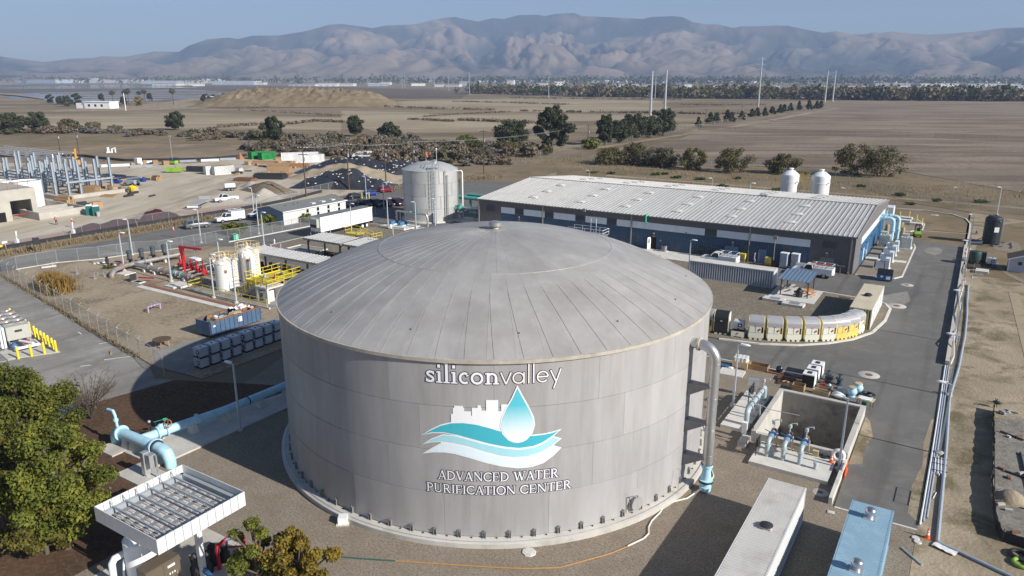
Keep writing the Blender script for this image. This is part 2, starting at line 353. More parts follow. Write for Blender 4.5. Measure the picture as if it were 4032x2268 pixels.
skyl=[(-2.73,8.30),(-2.72,8.98),(-2.6,8.98),(-2.6,9.39),(-2.51,9.39),(-2.51,9.54),(-1.96,9.54),(-1.96,9.43),(-1.89,9.43),(-1.89,9.2),(-1.47,9.2),(-1.47,8.91),(-1.42,8.91),(-1.42,9.45),(-1.07,9.45),(-1.07,9.62),(-.87,9.62),(-.87,9.46),(-.82,9.46),(-.82,9.27),(-.55,9.27),(-.55,9.97),(.19,9.97),(.19,9.22),(.37,9.22),(.37,9.68),(.89,9.67),(.59,7.86),(-.4,8.04),(-1.19,8.25),(-1.98,8.33)]
drop=[(1.35,10.92),(1.0,10.1),(.62,9.40),(.36,8.76),(.28,8.24),(.43,7.70),(.80,7.26),(1.09,7.11),(1.37,7.06),(1.65,7.10),(1.94,7.24),(2.31,7.68),(2.46,8.24),(2.38,8.76),(2.11,9.40),(1.72,10.15)]
emb=MB(); emb=wrap([W3,W2,W1,skyl],.030,inc=.0008).build('emblem','white_print',tank,None)
wrap([inset(W1,.075)],.042).build('wave','teal_print',emb,None)
wrap([inset(W2,.06)],.040).build('wave','pale_teal_print',emb,None)
wrap([inset(W3,.055)],.038).build('wave','ice_print',emb,None)
wrap([drop],.050).build('drop','white_print',emb,None)
wrap([inset(drop,.085)],.060).build('drop_fill','drop_print',emb,None)
# vector lettering: every glyph is a set of pen strokes (width, points) in units of the cap height
def el(cx,cy,rx,ry,a0,a1,n=12): return [(cx+rx*math.cos(R(a0+(a1-a0)*i/n)),cy+ry*math.sin(R(a0+(a1-a0)*i/n))) for i in range(n+1)]
T_,t_,s_=.135,.065,.05
def stem(x,y0=0.,y1=1.,w=T_,top=True,bot=True):
    g=[(w,[(x,y0),(x,y1)])]
    if bot: g.append((s_,[(x-w/2-.08,y0+s_/2),(x+w/2+.08,y0+s_/2)]))
    if top: g.append((s_,[(x-w/2-.08,y1-s_/2),(x+w/2+.08,y1-s_/2)]))
    return g
def foot(x,y): return (s_,[(x-.13,y+s_/2),(x+.13,y+s_/2)])
CAP={'A':(.80,[(t_,[(.12,.02),(.40,.98)]),(T_,[(.39,.98),(.68,.02)]),(t_,[(.22,.33),(.58,.33)]),foot(.12,0),foot(.68,0)]),
'D':(.84,stem(.16)+[(T_*.9,el(.27,.5,.46,.455,90,-90)),(t_,[(.16,.963),(.3,.963)]),(t_,[(.16,.037),(.3,.037)])]),
'V':(.78,[(T_,[(.12,.98),(.40,.03)]),(t_,[(.40,.03),(.66,.98)]),foot(.12,.945),foot(.66,.945)]),
'N':(.90,stem(.15,w=t_)+stem(.74,w=t_,bot=False)+[(T_,[(.15,.96),(.74,.04)])]),
'C':(.78,[(T_*.9,el(.44,.5,.36,.45,48,312,16)),(t_,[(.69,.68),(.69,.93)]),(t_,[(.69,.07),(.69,.30)])]),
'E':(.70,stem(.16)+[(t_,[(.16,.963),(.58,.963)]),(t_,[(.16,.52),(.48,.52)]),(t_,[(.16,.037),(.61,.037)]),(t_,[(.58,.78),(.58,.99)]),(t_,[(.48,.43),(.48,.61)]),(t_,[(.61,.01),(.61,.24)])]),
'W':(1.10,[(T_,[(.12,.98),(.34,.03)]),(t_,[(.34,.03),(.54,.9)]),(T_,[(.52,.98),(.76,.03)]),(t_,[(.76,.03),(.98,.98)]),foot(.12,.945),foot(.98,.945),foot(.52,.945)]),
'T':(.74,stem(.37,top=False)+[(t_,[(.05,.963),(.69,.963)]),(t_,[(.06,.76),(.06,.99)]),(t_,[(.68,.76),(.68,.99)])]),
'R':(.78,stem(.16)+[(T_*.85,el(.30,.735,.26,.225,90,-90)),(t_,[(.16,.963),(.32,.963)]),(t_,[(.16,.51),(.32,.51)]),(T_,[(.36,.5),(.64,.04)]),foot(.67,0)]),
'P':(.68,stem(.16)+[(T_*.85,el(.30,.71,.28,.25,90,-90)),(t_,[(.16,.963),(.32,.963)]),(t_,[(.16,.46),(.32,.46)])]),
'U':(.86,stem(.17,.3,bot=False)+stem(.68,.3,w=t_,bot=False)+[(t_*1.5,el(.425,.32,.255,.29,180,360))]),
'I':(.36,stem(.18)),'F':(.66,stem(.16)+[(t_,[(.16,.963),(.58,.963)]),(t_,[(.16,.50),(.46,.50)]),(t_,[(.58,.76),(.58,.99)]),(t_,[(.46,.41),(.46,.59)])]),
'O':(.88,[(T_*.9,el(.44,.5,.36,.455,0,360,20))]),' ':(.36,[])}
B_=.14; xh=.62
LOW={'s':(.52,[(B_*.85,[(.42,.47),(.38,.54),(.25,.565),(.14,.52),(.12,.44),(.2,.36),(.33,.29),(.41,.20),(.39,.10),(.28,.05),(.16,.06),(.07,.13)]),(s_,[(.43,.40),(.43,.60)]),(s_,[(.065,.02),(.065,.22)])]),
'i':(.36,[(B_,[(.18,0),(.18,xh)]),(s_*1.3,[(.02,.035),(.34,.035)]),(s_*1.3,[(.04,xh-.06),(.18,xh-.03)]),(B_*1.05,[(.17,.80),(.17,.97)])]),
'l':(.36,[(B_,[(.18,0),(.18,1.1)]),(s_*1.3,[(.02,.035),(.34,.035)]),(s_*1.3,[(.03,1.02),(.18,1.06)])]),
'c':(.58,[(B_*.85,el(.32,.31,.215,.26,55,310,14)),(B_*.9,[(.44,.48),(.47,.42)])]),
'o':(.66,[(B_*.85,el(.33,.31,.245,.265,0,360,18))]),
'n':(.74,[(B_,[(.19,0),(.19,xh)]),(s_*1.3,[(.03,.035),(.35,.035)]),(s_*1.3,[(.04,xh-.06),(.19,xh-.03)]),(B_*.8,el(.37,.36,.19,.2,150,0,8)),(B_,[(.56,.38),(.56,0)]),(s_*1.3,[(.41,.035),(.71,.035)])])}
q=.07
SAN={'v':(.56,[(q,[(.04,.62),(.28,.0)]),(q,[(.28,.0),(.52,.62)])]),'a':(.66,[(q,el(.30,.31,.25,.27,0,360,20)),(q,[(.55,.0),(.55,.60)])]),
'l':(.23,[(q,[(.115,0),(.115,1.22)])]),'e':(.64,[(q,el(.31,.31,.25,.27,-40,-360,18)),(q,[(.07,.31),(.56,.31)])]),
'y':(.60,[(q,[(.04,.62),(.30,.03)]),(q,[(.54,.66),(.20,-.36)])])}
def stroke_polys(w,pts,grow):
    out=[]; w=w+2*grow
    for i in range(len(pts)-1):
        a,b=Vector(pts[i]),Vector(pts[i+1]); d=(b-a)
        if d.length<1e-5: continue
        d.normalize(); n=Vector((-d.y,d.x))*w/2; last=i==len(pts)-2; e0=d*(grow if i==0 else w*.18); e1=d*(grow if last else w*.18)
        out.append([tuple(a-e0-n),tuple(b+e1-n),tuple(b+e1+n),tuple(a-e0+n)])
    return out
def line(text,font,s0,s1,zb,h,grow):
    adv=sum(font[ch][0] for ch in text); kx=(s1-s0)/(adv*h); x=s0; polys=[]
    for ch in text:
        w,st=font[ch]
        for sw,pts in st:
            for pl in stroke_polys(sw,[(a*kx,b) for a,b in pts],grow): polys.append([(x+a*h,zb+b*h) for a,b in pl])
        x+=w*h*kx
    return polys
def lettering(text,font,s0,s1,zb,h,mt,dark=.04):
    o=wrap(line(text,font,s0,s1,zb,h,0),.045,.45,.00004).build('lettering',mt,tank,None)
    wrap(line(text,font,s0,s1,zb,h,dark/h),.028,.45,.00004).build('letter_outline','dark_print',o,None)
lettering('silicon',LOW,-4.28,.30,11.0,1.22,'white_print')
lettering('valley',SAN,.30,4.12,11.0,1.24,'cream_print',.035)
lettering('ADVANCED',CAP,-3.66,.86,4.42,.64,'white_print')
lettering('WATER',CAP,1.12,4.02,4.42,.64,'white_print')
lettering('PURIFICATION',CAP,-4.44,1.28,3.48,.61,'white_print')
lettering('CENTER',CAP,1.52,4.90,3.48,.61,'white_print')
# ------------------------------------------------------------------ ground, roads, yards
def groundmat(name,cols,scales,bump=.03,bsc=8,rough=.95,stretch=None,streak=None,sw=(1.1,0)):
    m=bpy.data.materials.new(name); m.use_nodes=True; n=m.node_tree.nodes; l=m.node_tree.links; b=n['Principled BSDF']; b.inputs['Roughness'].default_value=rough; b.inputs['Specular IOR Level'].default_value=.15
    tc=n.new('ShaderNodeTexCoord'); mp=n.new('ShaderNodeMapping'); l.new(tc.outputs['Object'],mp.inputs[0])
    if stretch: mp.vector_type='TEXTURE'; mp.inputs['Scale'].default_value=[1/q for q in stretch[:3]]; mp.inputs['Rotation'].default_value=(0,0,R(stretch[3]) if len(stretch)>3 else 0)
    out=None
    for i,(sc,lo,hi) in enumerate(scales):
        z=n.new('ShaderNodeTexNoise'); z.inputs['Scale'].default_value=sc; z.inputs['Detail'].default_value=8; z.inputs['Roughness'].default_value=.65; z.inputs['Distortion'].default_value=.4; l.new(mp.outputs[0],z.inputs[0])
        mr=n.new('ShaderNodeMapRange'); mr.inputs[1].default_value=lo; mr.inputs[2].default_value=hi; l.new(z.outputs[0],mr.inputs[0])
        mx=n.new('ShaderNodeMix'); mx.data_type='RGBA'; l.new(mr.outputs[0],mx.inputs[0])
        if out is None: mx.inputs[6].default_value=(*cols[0],1)
        else: l.new(out,mx.inputs[6])
        mx.inputs[7].default_value=(*cols[i+1],1); out=mx.outputs[2]
    if streak:   # tyre-polished lanes
        ms=n.new('ShaderNodeMapping'); ms.vector_type='TEXTURE'; ms.inputs['Scale'].default_value=(sw[0],sw[0]*30,1); ms.inputs['Rotation'].default_value=(0,0,R(sw[1])); l.new(tc.outputs['Object'],ms.inputs[0]); z=n.new('ShaderNodeTexNoise'); z.inputs['Scale'].default_value=1; z.inputs['Detail'].default_value=5; l.new(ms.outputs[0],z.inputs[0]); mr=n.new('ShaderNodeMapRange'); mr.inputs[1].default_value=.52; mr.inputs[2].default_value=.75; mr.inputs[4].default_value=.6; l.new(z.outputs[0],mr.inputs[0]); mx=n.new('ShaderNodeMix'); mx.data_type='RGBA'; l.new(mr.outputs[0],mx.inputs[0]); l.new(out,mx.inputs[6]); mx.inputs[7].default_value=(*streak,1); out=mx.outputs[2]
    l.new(out,b.inputs['Base Color'])
    if bump:
        z=n.new('ShaderNodeTexNoise'); z.inputs['Scale'].default_value=bsc; z.inputs['Detail'].default_value=6; l.new(tc.outputs['Object'],z.inputs[0])
        bp=n.new('ShaderNodeBump'); bp.inputs['Strength'].default_value=.9; bp.inputs['Distance'].default_value=bump; l.new(z.outputs[0],bp.inputs['Height']); l.new(bp.outputs[0],b.inputs['Normal'])
    MATS[name]=m; return m
groundmat('field_soil',[(0.229,0.178,0.118),(0.160,0.123,0.081),(0.292,0.233,0.155),(0.111,0.091,0.053)],[(.006,.45,.57),(.02,.47,.62),(.35,.56,.74)],.10,.6,stretch=(1,.35,1,-58),streak=(.145,.125,.08),sw=(22,-58))
groundmat('tilled_soil',[(0.212,0.164,0.121),(0.167,0.126,0.093),(0.279,0.223,0.167),(0.117,0.084,0.062)],[(.008,.44,.58),(.05,.45,.60),(1.5,.50,.66)],.12,.9,stretch=(1,.3,1,-58),streak=(.34,.29,.225),sw=(13,-58))
groundmat('pale_field',[(0.310,0.250,0.167),(0.248,0.196,0.130),(0.372,0.307,0.211),(0.191,0.154,0.095)],[(.006,.45,.56),(.02,.47,.60),(.5,.58,.74)],.06,.8,stretch=(1,.3,1,-58),streak=(.38,.335,.255),sw=(17,-58))
groundmat('gravel',[(0.256,0.213,0.161),(0.338,0.288,0.229),(0.164,0.133,0.099),(0.435,0.384,0.311)],[(.5,.35,.7),(7,.40,.66),(11,.60,.70)],.035,14)
groundmat('gravel_dark',[(0.220,0.187,0.140),(0.292,0.253,0.194),(0.132,0.110,0.081),(0.374,0.330,0.270)],[(.25,.35,.7),(4,.40,.66),(9,.62,.72)],.035,12)
groundmat('dry_lot',[(0.335,0.275,0.198),(0.248,0.198,0.135),(0.181,0.144,0.096),(0.409,0.347,0.248)],[(.10,.40,.60),(.20,.50,.62),(2.5,.46,.70)],.03,7)
groundmat('asphalt',[(0.171,0.164,0.152),(0.139,0.135,0.127),(0.206,0.197,0.178),(0.109,0.105,0.098)],[(.12,.38,.66),(.5,.5,.72),(18,.55,.75)],.006,40,.88,streak=(.085,.082,.077))
groundmat('old_asphalt',[(0.275,0.264,0.238),(0.213,0.202,0.183),(0.338,0.322,0.293),(0.144,0.136,0.122)],[(.13,.38,.62),(.35,.48,.70),(1.1,.60,.75)],.006,30,.9,streak=(.15,.14,.125))
groundmat('yard_dirt',[(0.475,0.412,0.317),(0.387,0.327,0.244),(0.552,0.486,0.387),(0.265,0.218,0.159)],[(.05,.40,.62),(.16,.46,.66),(.10,.55,.68)],.04,3,stretch=(1,.3,1,30),streak=(.25,.215,.165),sw=(1.2,25))
groundmat('mulch',[(.105,.06,.038),(.07,.045,.03),(.15,.095,.055),(.16,.125,.075)],[(.4,.38,.64),(3,.45,.70),(9,.6,.74)],.04,12)
groundmat('weedy_earth',[(0.234,0.182,0.118),(0.173,0.132,0.079),(0.131,0.110,0.051),(0.308,0.248,0.158)],[(.06,.38,.62),(.16,.52,.68),(2.2,.56,.74)],.06,3)
groundmat('bare_earth',[(0.388,0.316,0.224),(0.274,0.226,0.157),(0.160,0.133,0.078),(0.479,0.407,0.302)],[(.12,.40,.60),(.22,.48,.62),(2.5,.58,.74)],.06,4)
groundmat('grass_dry',[(0.270,0.201,0.125),(0.190,0.147,0.106),(0.330,0.260,0.175),(0.120,0.108,0.075)],[(.03,.38,.62),(.09,.48,.70),(.8,.58,.74)],.08,2)
groundmat('marsh',[(.135,.11,.085),(.10,.082,.065),(.19,.155,.115),(.075,.065,.05)],[(.01,.38,.62),(.04,.46,.7),(.2,.58,.74)],.05,.6,stretch=(1,.3,1,-58))
mat('pond_water',(.10,.13,.17),.06,0,.1,.01,.02,spec=.6,bscale=.4)
# everything beyond the plant
def ring(r0,r1,n,z): return MB().lathe([(r0,z),(r1,z)],n)
g=MB()   # one sheet to the horizon, open only where the concrete pit is dug in
for x0,x1,y0,y1 in ((-9500,-12.2,-9500,9500),(-5.35,9500,-9500,9500),(-12.2,-5.35,-9500,57),(-12.2,-5.35,66.5,9500)): g.sheet([(x0,y0),(x1,y0),(x1,y1),(x0,y1)],-.05)
struct('ground',g,'field_soil')
def area(name,poly,z,m): return struct(name,MB().sheet(poly,z),m)
# far plain, by survey of the photograph
area('field',[(-134.22,384.05),(-140.12,423.03),(-135.49,570.11),(-147.89,960.58),(55.72,1146.72),(23.19,415.47),(-40.83,401.70)],.02,'tilled_soil')
area('field',[(-125.12,358.38),(-132.93,408.36),(-53.56,408.22),(23.00,411.26),(14.80,227.08),(-17.98,263.64),(-49.29,260.81),(-84.35,243.34),(-101.85,241.82),(-121.25,294.28)],.03,'tilled_soil')
area('field',[(-489.96,492.86),(-405.15,500.56),(-244.90,424.83),(-223.71,391.31),(-227.40,337.07),(-269.52,299.18),(-382.49,384.19)],.02,'pale_field')
area('field',[(-609.58,295.10),(-574.00,394.64),(-401.41,403.30),(-301.70,302.48),(-385.04,290.12),(-441.36,234.07),(-499.49,218.32)],.02,'pale_field')
area('field',[(-627.75,749.66),(-578.95,927.20),(-355.28,920.58),(-243.07,664.14),(-319.60,554.23),(-546.31,588.16)],.02,'pale_field')
area('field',[(-373.07,467.41),(-338.61,542.30),(-217.42,565.05),(-188.42,515.93),(-252.30,437.65),(-311.55,428.69)],.03,'pale_field')
area('marsh',[(-3329.01,1483.59),(-2794.54,1818.86),(-1726.17,1742.72),(-922.74,1319.15),(-623.61,859.05),(-764.63,770.59),(-1207.14,977.67),(-1552.80,689.33)],.0,'marsh')
area('pond',[(-1468.29,651.54),(-1562.95,754.47),(-1730.97,1198.04),(-1228.84,964.06),(-1076.58,804.85),(-893.82,569.87),(-927.83,529.74),(-929.51,470.27),(-1070.13,526.75),(-1211.41,547.23)],.05,'pond_water')
area('pond',[(-2634.41,1172.99),(-2928.16,1735.04),(-1968.51,1406.56),(-1961.98,1161.09),(-2130.28,947.56)],.05,'pond_water')
area('levee_road',[(-1552.80,689.33),(-1444.68,666.35),(-1116.57,549.82),(-1068.63,527.69),(-1344.07,615.61),(-1424.00,631.73)],.9,'bare_earth')
for i,y in enumerate((684,694,705,717,730,744)):   # low dividing berms in the settling pond
    k=.55+.1*(i%3); a,b=[(-1801.22,881.43),(-1647.68,795.64),(-1490.38,728.48),(-1322.41,684.00),(-1191.25,631.55),(-1077.81,581.95)][i],[(-1612.65,1173.60),(-1367.83,1039.94),(-1250.54,950.45),(-1145.59,853.97),(-1072.91,764.88),(-982.87,657.46)][i]
    d=Vector(b)-Vector(a); L=d.length; w=3.2
    struct('pond_berm',MB().bar((*a,.2),(*b,.2),w,.9),'marsh')
area('field_track',[(-756.41,456.37),(-840.46,554.56),(-945.78,656.95),(-961.54,729.96),(-878.73,625.75),(-802.60,549.88),(-681.55,503.33),(-636.51,452.20),(-641.39,414.27),(-681.92,341.53),(-711.17,354.10)],.03,'bare_earth')
for a,b,w in (((-137,285),(-128,450),4),((-128,450),(-122,790),5),((-401.39,403.31),(-362.07,450.36),4),((-642.24,311.17),(-581.31,426.03),7),((-636.51,452.20),(-442.14,444.48),7),((-671.24,735.56),(-475.83,975.53),12),((-109.05,349.74),(17.30,388.40),3),((-140.01,536.30),(22.44,545.72),4),((-116.31,857.90),(35.75,953.29),8),((-95,206),(20,203),2.5),((9,60),(7,120),1.2),((11,60),(9,120),1.2)):
    d=Vector((b[1]-a[1],a[0]-b[0])).normalized()*w/2; area('field_track',[(a[0]-d.x,a[1]-d.y),(b[0]-d.x,b[1]-d.y),(b[0]+d.x,b[1]+d.y),(a[0]+d.x,a[1]+d.y)],.045,'pale_field')
area('grass_strip',[(-349.35,151.19),(-318.40,197.10),(-250.12,228.14),(-227.29,214.11),(-229.11,182.78),(-249.97,144.10),(-289.21,124.29)],.03,'grass_dry')
area('scrub_ground',[(-420.58,183.04),(-392.39,251.84),(-294.36,295.06),(-181.59,249.48),(-161.42,269.08),(-137.49,188.66),(-197.51,197.15),(-250.12,228.14),(-318.40,197.10),(-356.07,154.19)],.02,'weedy_earth')
area('verge',[(-131.80,180.81),(-129.10,215.27),(-137.79,283.90),(-101.85,241.82),(-83.04,239.65),(-48.51,256.91),(-17.67,259.91),(17.34,223.71),(60,150),(2,190),(-15,200),(-90,200)],.035,'weedy_earth')
area('verge',[(-60,163),(.5,150),(.5,187),(-8,189),(-60,188)],.02,'weedy_earth')
area('side_field',[(.2,30),(.2,190),(40,240),(120,220),(60,40),(30,10),(3,24)],.02,'bare_earth')
area('side_field',[(3.5,128),(2,150),(5,175),(30,215),(100,210),(60,130)],.035,'weedy_earth')
area('gravel_path',[(3.14,143.69),(4.73,141.77),(6.52,132.26),(8.45,129.17),(9.84,126.93),(8.55,126.12),(6.49,130.30),(4.72,136.78)],.05,'gravel')
area('gravel_path',[(7.37,159.96),(8.69,157.33),(8.76,152.13),(7.76,148.39),(4.75,150.25),(4.54,152.06)],.05,'gravel')
# the plant
area('tank_yard',[(-66,2),(4,-6),(4,49.9),(.2,50.1),(-5,50.1),(-5.2,57),(-12.2,57),(-12.2,66.5),(-5.2,66.5),(-11,73.4),(-60,73.4),(-64,60),(-58,44),(-56,27)],.006,'gravel')
area('dry_lot',[(-124.5,52),(-118.6,68.8),(-114.5,79),(-104.5,86),(-98,78),(-78,70.5),(-62,70),(-62,41),(-70,40.6),(-122,50)],.008,'dry_lot')
area('left_yard',[(-128,45),(-124,50),(-70,40.4),(-66,38.5),(-64.10,39.39),(-65.12,34.39),(-65.64,31.39),(-62,20),(-90,6),(-135,20)],.010,'old_asphalt')
area('mulch_bed',[(-53.37,44.36),(-64.10,39.39),(-65.12,34.39),(-65.64,31.39),(-62,20),(-60,2),(-42.3,2),(-42.3,26.3),(-50,27),(-53,40),(-50,46)],.012,'mulch')
area('asphalt_road',[(-4.9,50.15),(.2,50.15),(.5,165),(.45,174.5),(-.44,180.3),(-2.9,184.6),(-8.5,187.3),(-15.5,186.7),(-70,187),(-96,190),(-112,176),(-112,90),(-104.6,84),(-98,78),(-78,70.5),(-60,73.4),(-12,73.4),(-5.1,66.7)],.014,'asphalt')
area('public_road',[(-134.3,38),(-133.6,55),(-133,75.5),(-134,90),(-135.5,110),(-139,132),(-146,175),(-112,176),(-104.6,110),(-104.6,84),(-113.5,79),(-118.6,68.8),(-123.5,58.5),(-125,52),(-128,45)],.018,'asphalt')
area('asphalt_patch',[(-108.27,80.07),(-108.18,84.03),(-105.40,84.08),(-104.49,80.30)],.024,'old_asphalt')
area('asphalt_patch',[(-122.79,64.69),(-124.00,67.01),(-122.28,69.14),(-119.65,68.18)],.024,'old_asphalt')
area('asphalt_patch',[(-5.58,142.82),(-5.06,145.71),(-3.60,146.62),(-2.77,144.90),(-2.93,141.69),(-3.87,139.89),(-4.96,140.72)],.022,'old_asphalt')
groundmat('asphalt_new',[(.085,.083,.08),(.07,.069,.067),(.10,.098,.094),(.055,.054,.053)],[(.3,.38,.66),(1,.5,.72),(18,.55,.75)],.006,40,.88)
area('asphalt_patch',[(-30,75),(-26,75.1),(-26.2,77.8),(-30,77.6)],.022,'asphalt_new')
area('dirt_spill',[(-.5,52),(.25,51),(.3,70),(-.1,69),(-.35,64),(-.15,60),(-.6,56)],.020,'bare_earth'); area('dirt_spill',[(-5,56.9),(-4.1,57.6),(-4.3,60),(-4.0,63),(-4.6,66),(-5,66.6)],.020,'bare_earth'); area('dirt_spill',[(-8,104.9),(-6.0,103.6),(-4.8,108),(-5.6,113),(-7.2,110.6),(-9.5,106.6)],.021,'old_asphalt')
area('drive_lane',[(-73.57,43.10),(-72.73,48.57),(-71.44,58.65),(-69.25,56.76),(-64.62,40.82),(-68.69,40.49)],.02,'old_asphalt')
area('construction_yard',[(-143.14,57.40),(-140.87,79.29),(-138.74,105.71),(-137.52,114.31),(-134.32,130.17),(-134.73,137.56),(-135.86,158.43),(-173.19,207.96),(-203.07,193.17),(-221.21,185.85),(-229.09,176.85),(-231.60,158.17),(-256.60,149.87),(-288.57,147.76),(-302.38,126.91)],.022,'yard_dirt')
groundmat('red_dirt',[(.42,.27,.20),(.36,.23,.17),(.46,.33,.26),(.30,.20,.15)],[(.2,.38,.64),(.6,.48,.70),(2,.58,.74)],.02,5)
area('red_soil_strip',[(-143.82,59.28),(-147.82,61.07),(-148.15,73.58),(-144.75,72.90)],.03,'red_dirt')
area('red_soil_strip',[(-148.18,95.37),(-150.07,98.60),(-146.24,108.84),(-143.79,115.36),(-141.48,113.46),(-143.01,98.61)],.03,'red_dirt')
# raised planted / gravel islands with kerbs
def island(name,poly,m,h=.12): return struct(name,MB().prism(poly,0,h),m)
def kerb(pts,w=.2,h=.16,closed=False,m='concrete_light',name='kerb'):
    P=[Vector(p) for p in pts]; n=len(P); L=[]; Rr=[]
    for i in range(n):
        a=P[i-1] if (i or closed) else None; b=P[(i+1)%n] if (i<n-1 or closed) else None
        d1=(P[i]-a).normalized() if a is not None else (b-P[i]).normalized(); d2=(b-P[i]).normalized() if b is not None else d1
        nn=Vector((-d1.y-d2.y,d1.x+d2.x)); nn=nn/max(.4,nn.dot(Vector((-d1.y,d1.x)))); L.append(P[i]+nn*w/2); Rr.append(P[i]-nn*w/2)
    mb=MB(); q=[]
    for i in range(n): mb.v+=[(L[i].x,L[i].y,0),(L[i].x,L[i].y,h),(Rr[i].x,Rr[i].y,h),(Rr[i].x,Rr[i].y,0)]
    for i in range(n if closed else n-1):
        j=(i+1)%n
        for k in range(3): mb.f.append((i*4+k,i*4+k+1,j*4+k+1,j*4+k))
    if not closed: mb.f+=[(3,2,1,0),(n*4-4,n*4-3,n*4-2,n*4-1)]
    return struct(name,mb,m)
I1=[(-22,79.6),(-17.7,80.35),(-13.9,82.2),(-11.2,84.6),(-9.05,87.5),(-7.45,91.3),(-6.7,96.9),(-6.7,102.5),(-7.5,104.6),(-9,105.4),(-15.5,106.1),(-21.5,106.1),(-33.5,109.5),(-34,112.5),(-83,113),(-90,110),(-104.4,110),(-104.4,85.5),(-101,83),(-94,79.6)]
island('gravel_island',I1,'gravel_dark'); kerb(I1[:12],.3,.155); kerb(I1[-5:-1],.2,.15)
kerb([(-24,79.62),(-60,79.62)],.3,.155)
I3=[(-13.2,118.7),(-7.9,119.3),(-7,121.2),(-7,144.4),(-7.4,147),(-13.2,147)]
island('gravel_island',I3,'gravel'); kerb(I3[:-1],.22,.16)
I4=[(-13.3,158.5),(-9,159.5),(-7.1,163),(-7.2,169.5),(-9,174.5),(-12.5,177.5),(-15.5,177.5)]
island('gravel_island',I4,'gravel'); kerb(I4[:-1],.22,.16)
kerb([(.42,140),(.75,165),(.68,174.7),(-.25,180.6),(-2.8,184.9),(-8.4,187.6),(-15.5,187.0),(-40,187.3)],.25,.18)
kerb([(-4.9,50.1),(.2,50.1)],.16,.03); kerb([(-12.5,73.5),(-60,73.5)],.18,.1); kerb([(-104.5,110),(-104.5,100)],.2,.15)
kerb([(-112.9,83.2),(-111.6,101),(-109,117.3)],.25,.15)
kerb([(-124.3,52.8),(-123.4,58.6),(-120.2,63.6),(-118.7,68.9),(-115.5,76.5)],.22,.10)
struct('concrete_apron',MB().box(-83,-34.2,112.9,118.5,0,.13),'concrete_light')
struct('concrete_apron',MB().prism([(-14.94,176.03),(-12.59,175.55),(-12.79,165.34),(-13.63,164.81)],0,.14),'concrete_light')
struct('concrete_apron',MB().box(-13.3,-7.3,130.6,132.2,0,.135),'concrete_light')
struct('concrete_path',MB().box(-99.2,-74,57.0,57.9,0,.05),'concrete_light')
mat('brick_red',(.23,.105,.07),.9,0,.25,3,.004)
mat('brick_mortar',(.33,.27,.22),.9,0,.1,3)
bp_=struct('paved_strip',MB().box(-99.0,-74,57.96,58.72,0,.045),'brick_mortar')
pm=MB().box(-.48,.48,-.17,.17,0,.028).mesh('paver','brick_red')
for i in range(25):
    for j in range(2): put('paver',pm,bp_,loc=(-98.5+i,58.16+j*.36,.04))
for i in range(3): put('paver',pm,bp_,loc=(-98.6,59.2+i*1.0,.04),rz=PI/2)
# manholes
def manhole(p,r,label,m='concrete'):
    t=thing('manhole',label,'manhole',(*p,.016)); MB().lathe([(0,.012),(r,.012),(r+.02,0)],28).build('collar',m,t); MB().lathe([(0,.024),(r*.36,.024),(r*.37,.01)],20).build('cover','rust_metal',t); return t
manhole((-5.96,116.63),.85,'small manhole with pale ring beside the blue dumpster')
manhole((-6.16,104.62),1.15,'large pale ringed manhole beside the tan container')
manhole((-6.08,77.27),1.0,'pale ringed manhole in the road above the concrete pit')
manhole((-6.07,182.59),.8,'manhole at the far end of the loop road')
manhole((-6.09,51.55),.55,'round concrete lid in the grass between container and pit')
manhole((-25.21,94.22),.5,'round pale lid in the gravel by the long container')
manhole((-109.18,78.10),.45,'round cover in the asphalt behind the white chemical tanks','old_asphalt')
def lid(p,s,label,h=.06):
    return one('utility_cover',MB().box(-s,s,-s*.8,s*.8,0,h).box(-s*.7,s*.7,-s*.55,s*.55,h,h+.015),'concrete_light',label,'lid',(*p,.01))
one('utility_cover',MB().lathe([(0,.07),(.44,.07),(.47,.0)],8).box(-.26,.26,-.24,.24,.07,.09),'concrete_light','pale octagonal access lid in the gravel in front of the tank','lid',(*(-20.31,34.40),.008))
lid((-4.98,49.21),.22,'small pale utility box lid near the road end')
t=thing('utility_box','small white utility box on a pad at the tank foot','box',(*(-32.55,30.54),.0),R(35)); MB().box(-.42,.42,-.42,.42,0,.08).build('pad','concrete_light',t); mat('white_paint',(.80,.80,.79),.5,0,.04,1,dirt=((.62,.60,.56),1.5,.62,.8)); MB().box(-.30,.30,-.30,.30,.08,.52).build('cabinet','white_paint',t)
# ------------------------------------------------------------------ process building
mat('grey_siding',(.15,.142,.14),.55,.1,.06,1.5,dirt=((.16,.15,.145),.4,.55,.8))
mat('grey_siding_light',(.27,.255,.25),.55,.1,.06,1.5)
mat('blue_siding',(.055,.10,.165),.5,.1,.07,1.2,dirt=((.07,.13,.21),.5,.5,.8))
mat('white_panel',(.68,.72,.76),.4,0,.06,1.2,stretch=(1,1,.4))
mat('roof_white',(.49,.48,.46),.45,.15,.06,.6,rnd=.05,dirt=((.40,.385,.36),.35,.48,.76),dst=(3,.4,1))
mat('roof_trim',(.22,.21,.205),.5,.2,.05,1)
mat('louver_grey',(.10,.105,.12),.6,.2,.1,2)
mat('door_blue',(.12,.24,.40),.5,0,.08,1)
mat('white_plastic',(.78,.78,.76),.5,0,.03,1)
mat('grey_plastic',(.36,.37,.37),.6,0,.06,2)
mat('black_void',(.008,.008,.009),.9,0,.1,1)
mat('skylight_dome',(.62,.60,.56),.35,0,.05,1)
mat('green_pipe',(.05,.42,.24),.5,0,.1,2)
U0,U1,V0,VR,V1=-82.4,-13.55,118.8,139.4,160.0; ZE,ZR=5.75,7.66
bld=thing('process_building','long low metal building with ribbed white roof and blue and grey walls','building',(0,0,0))
MB().box(U0+.3,U1-.3,V0+.3,V1-.3,0,ZE-.3).build('core','grey_siding',bld)
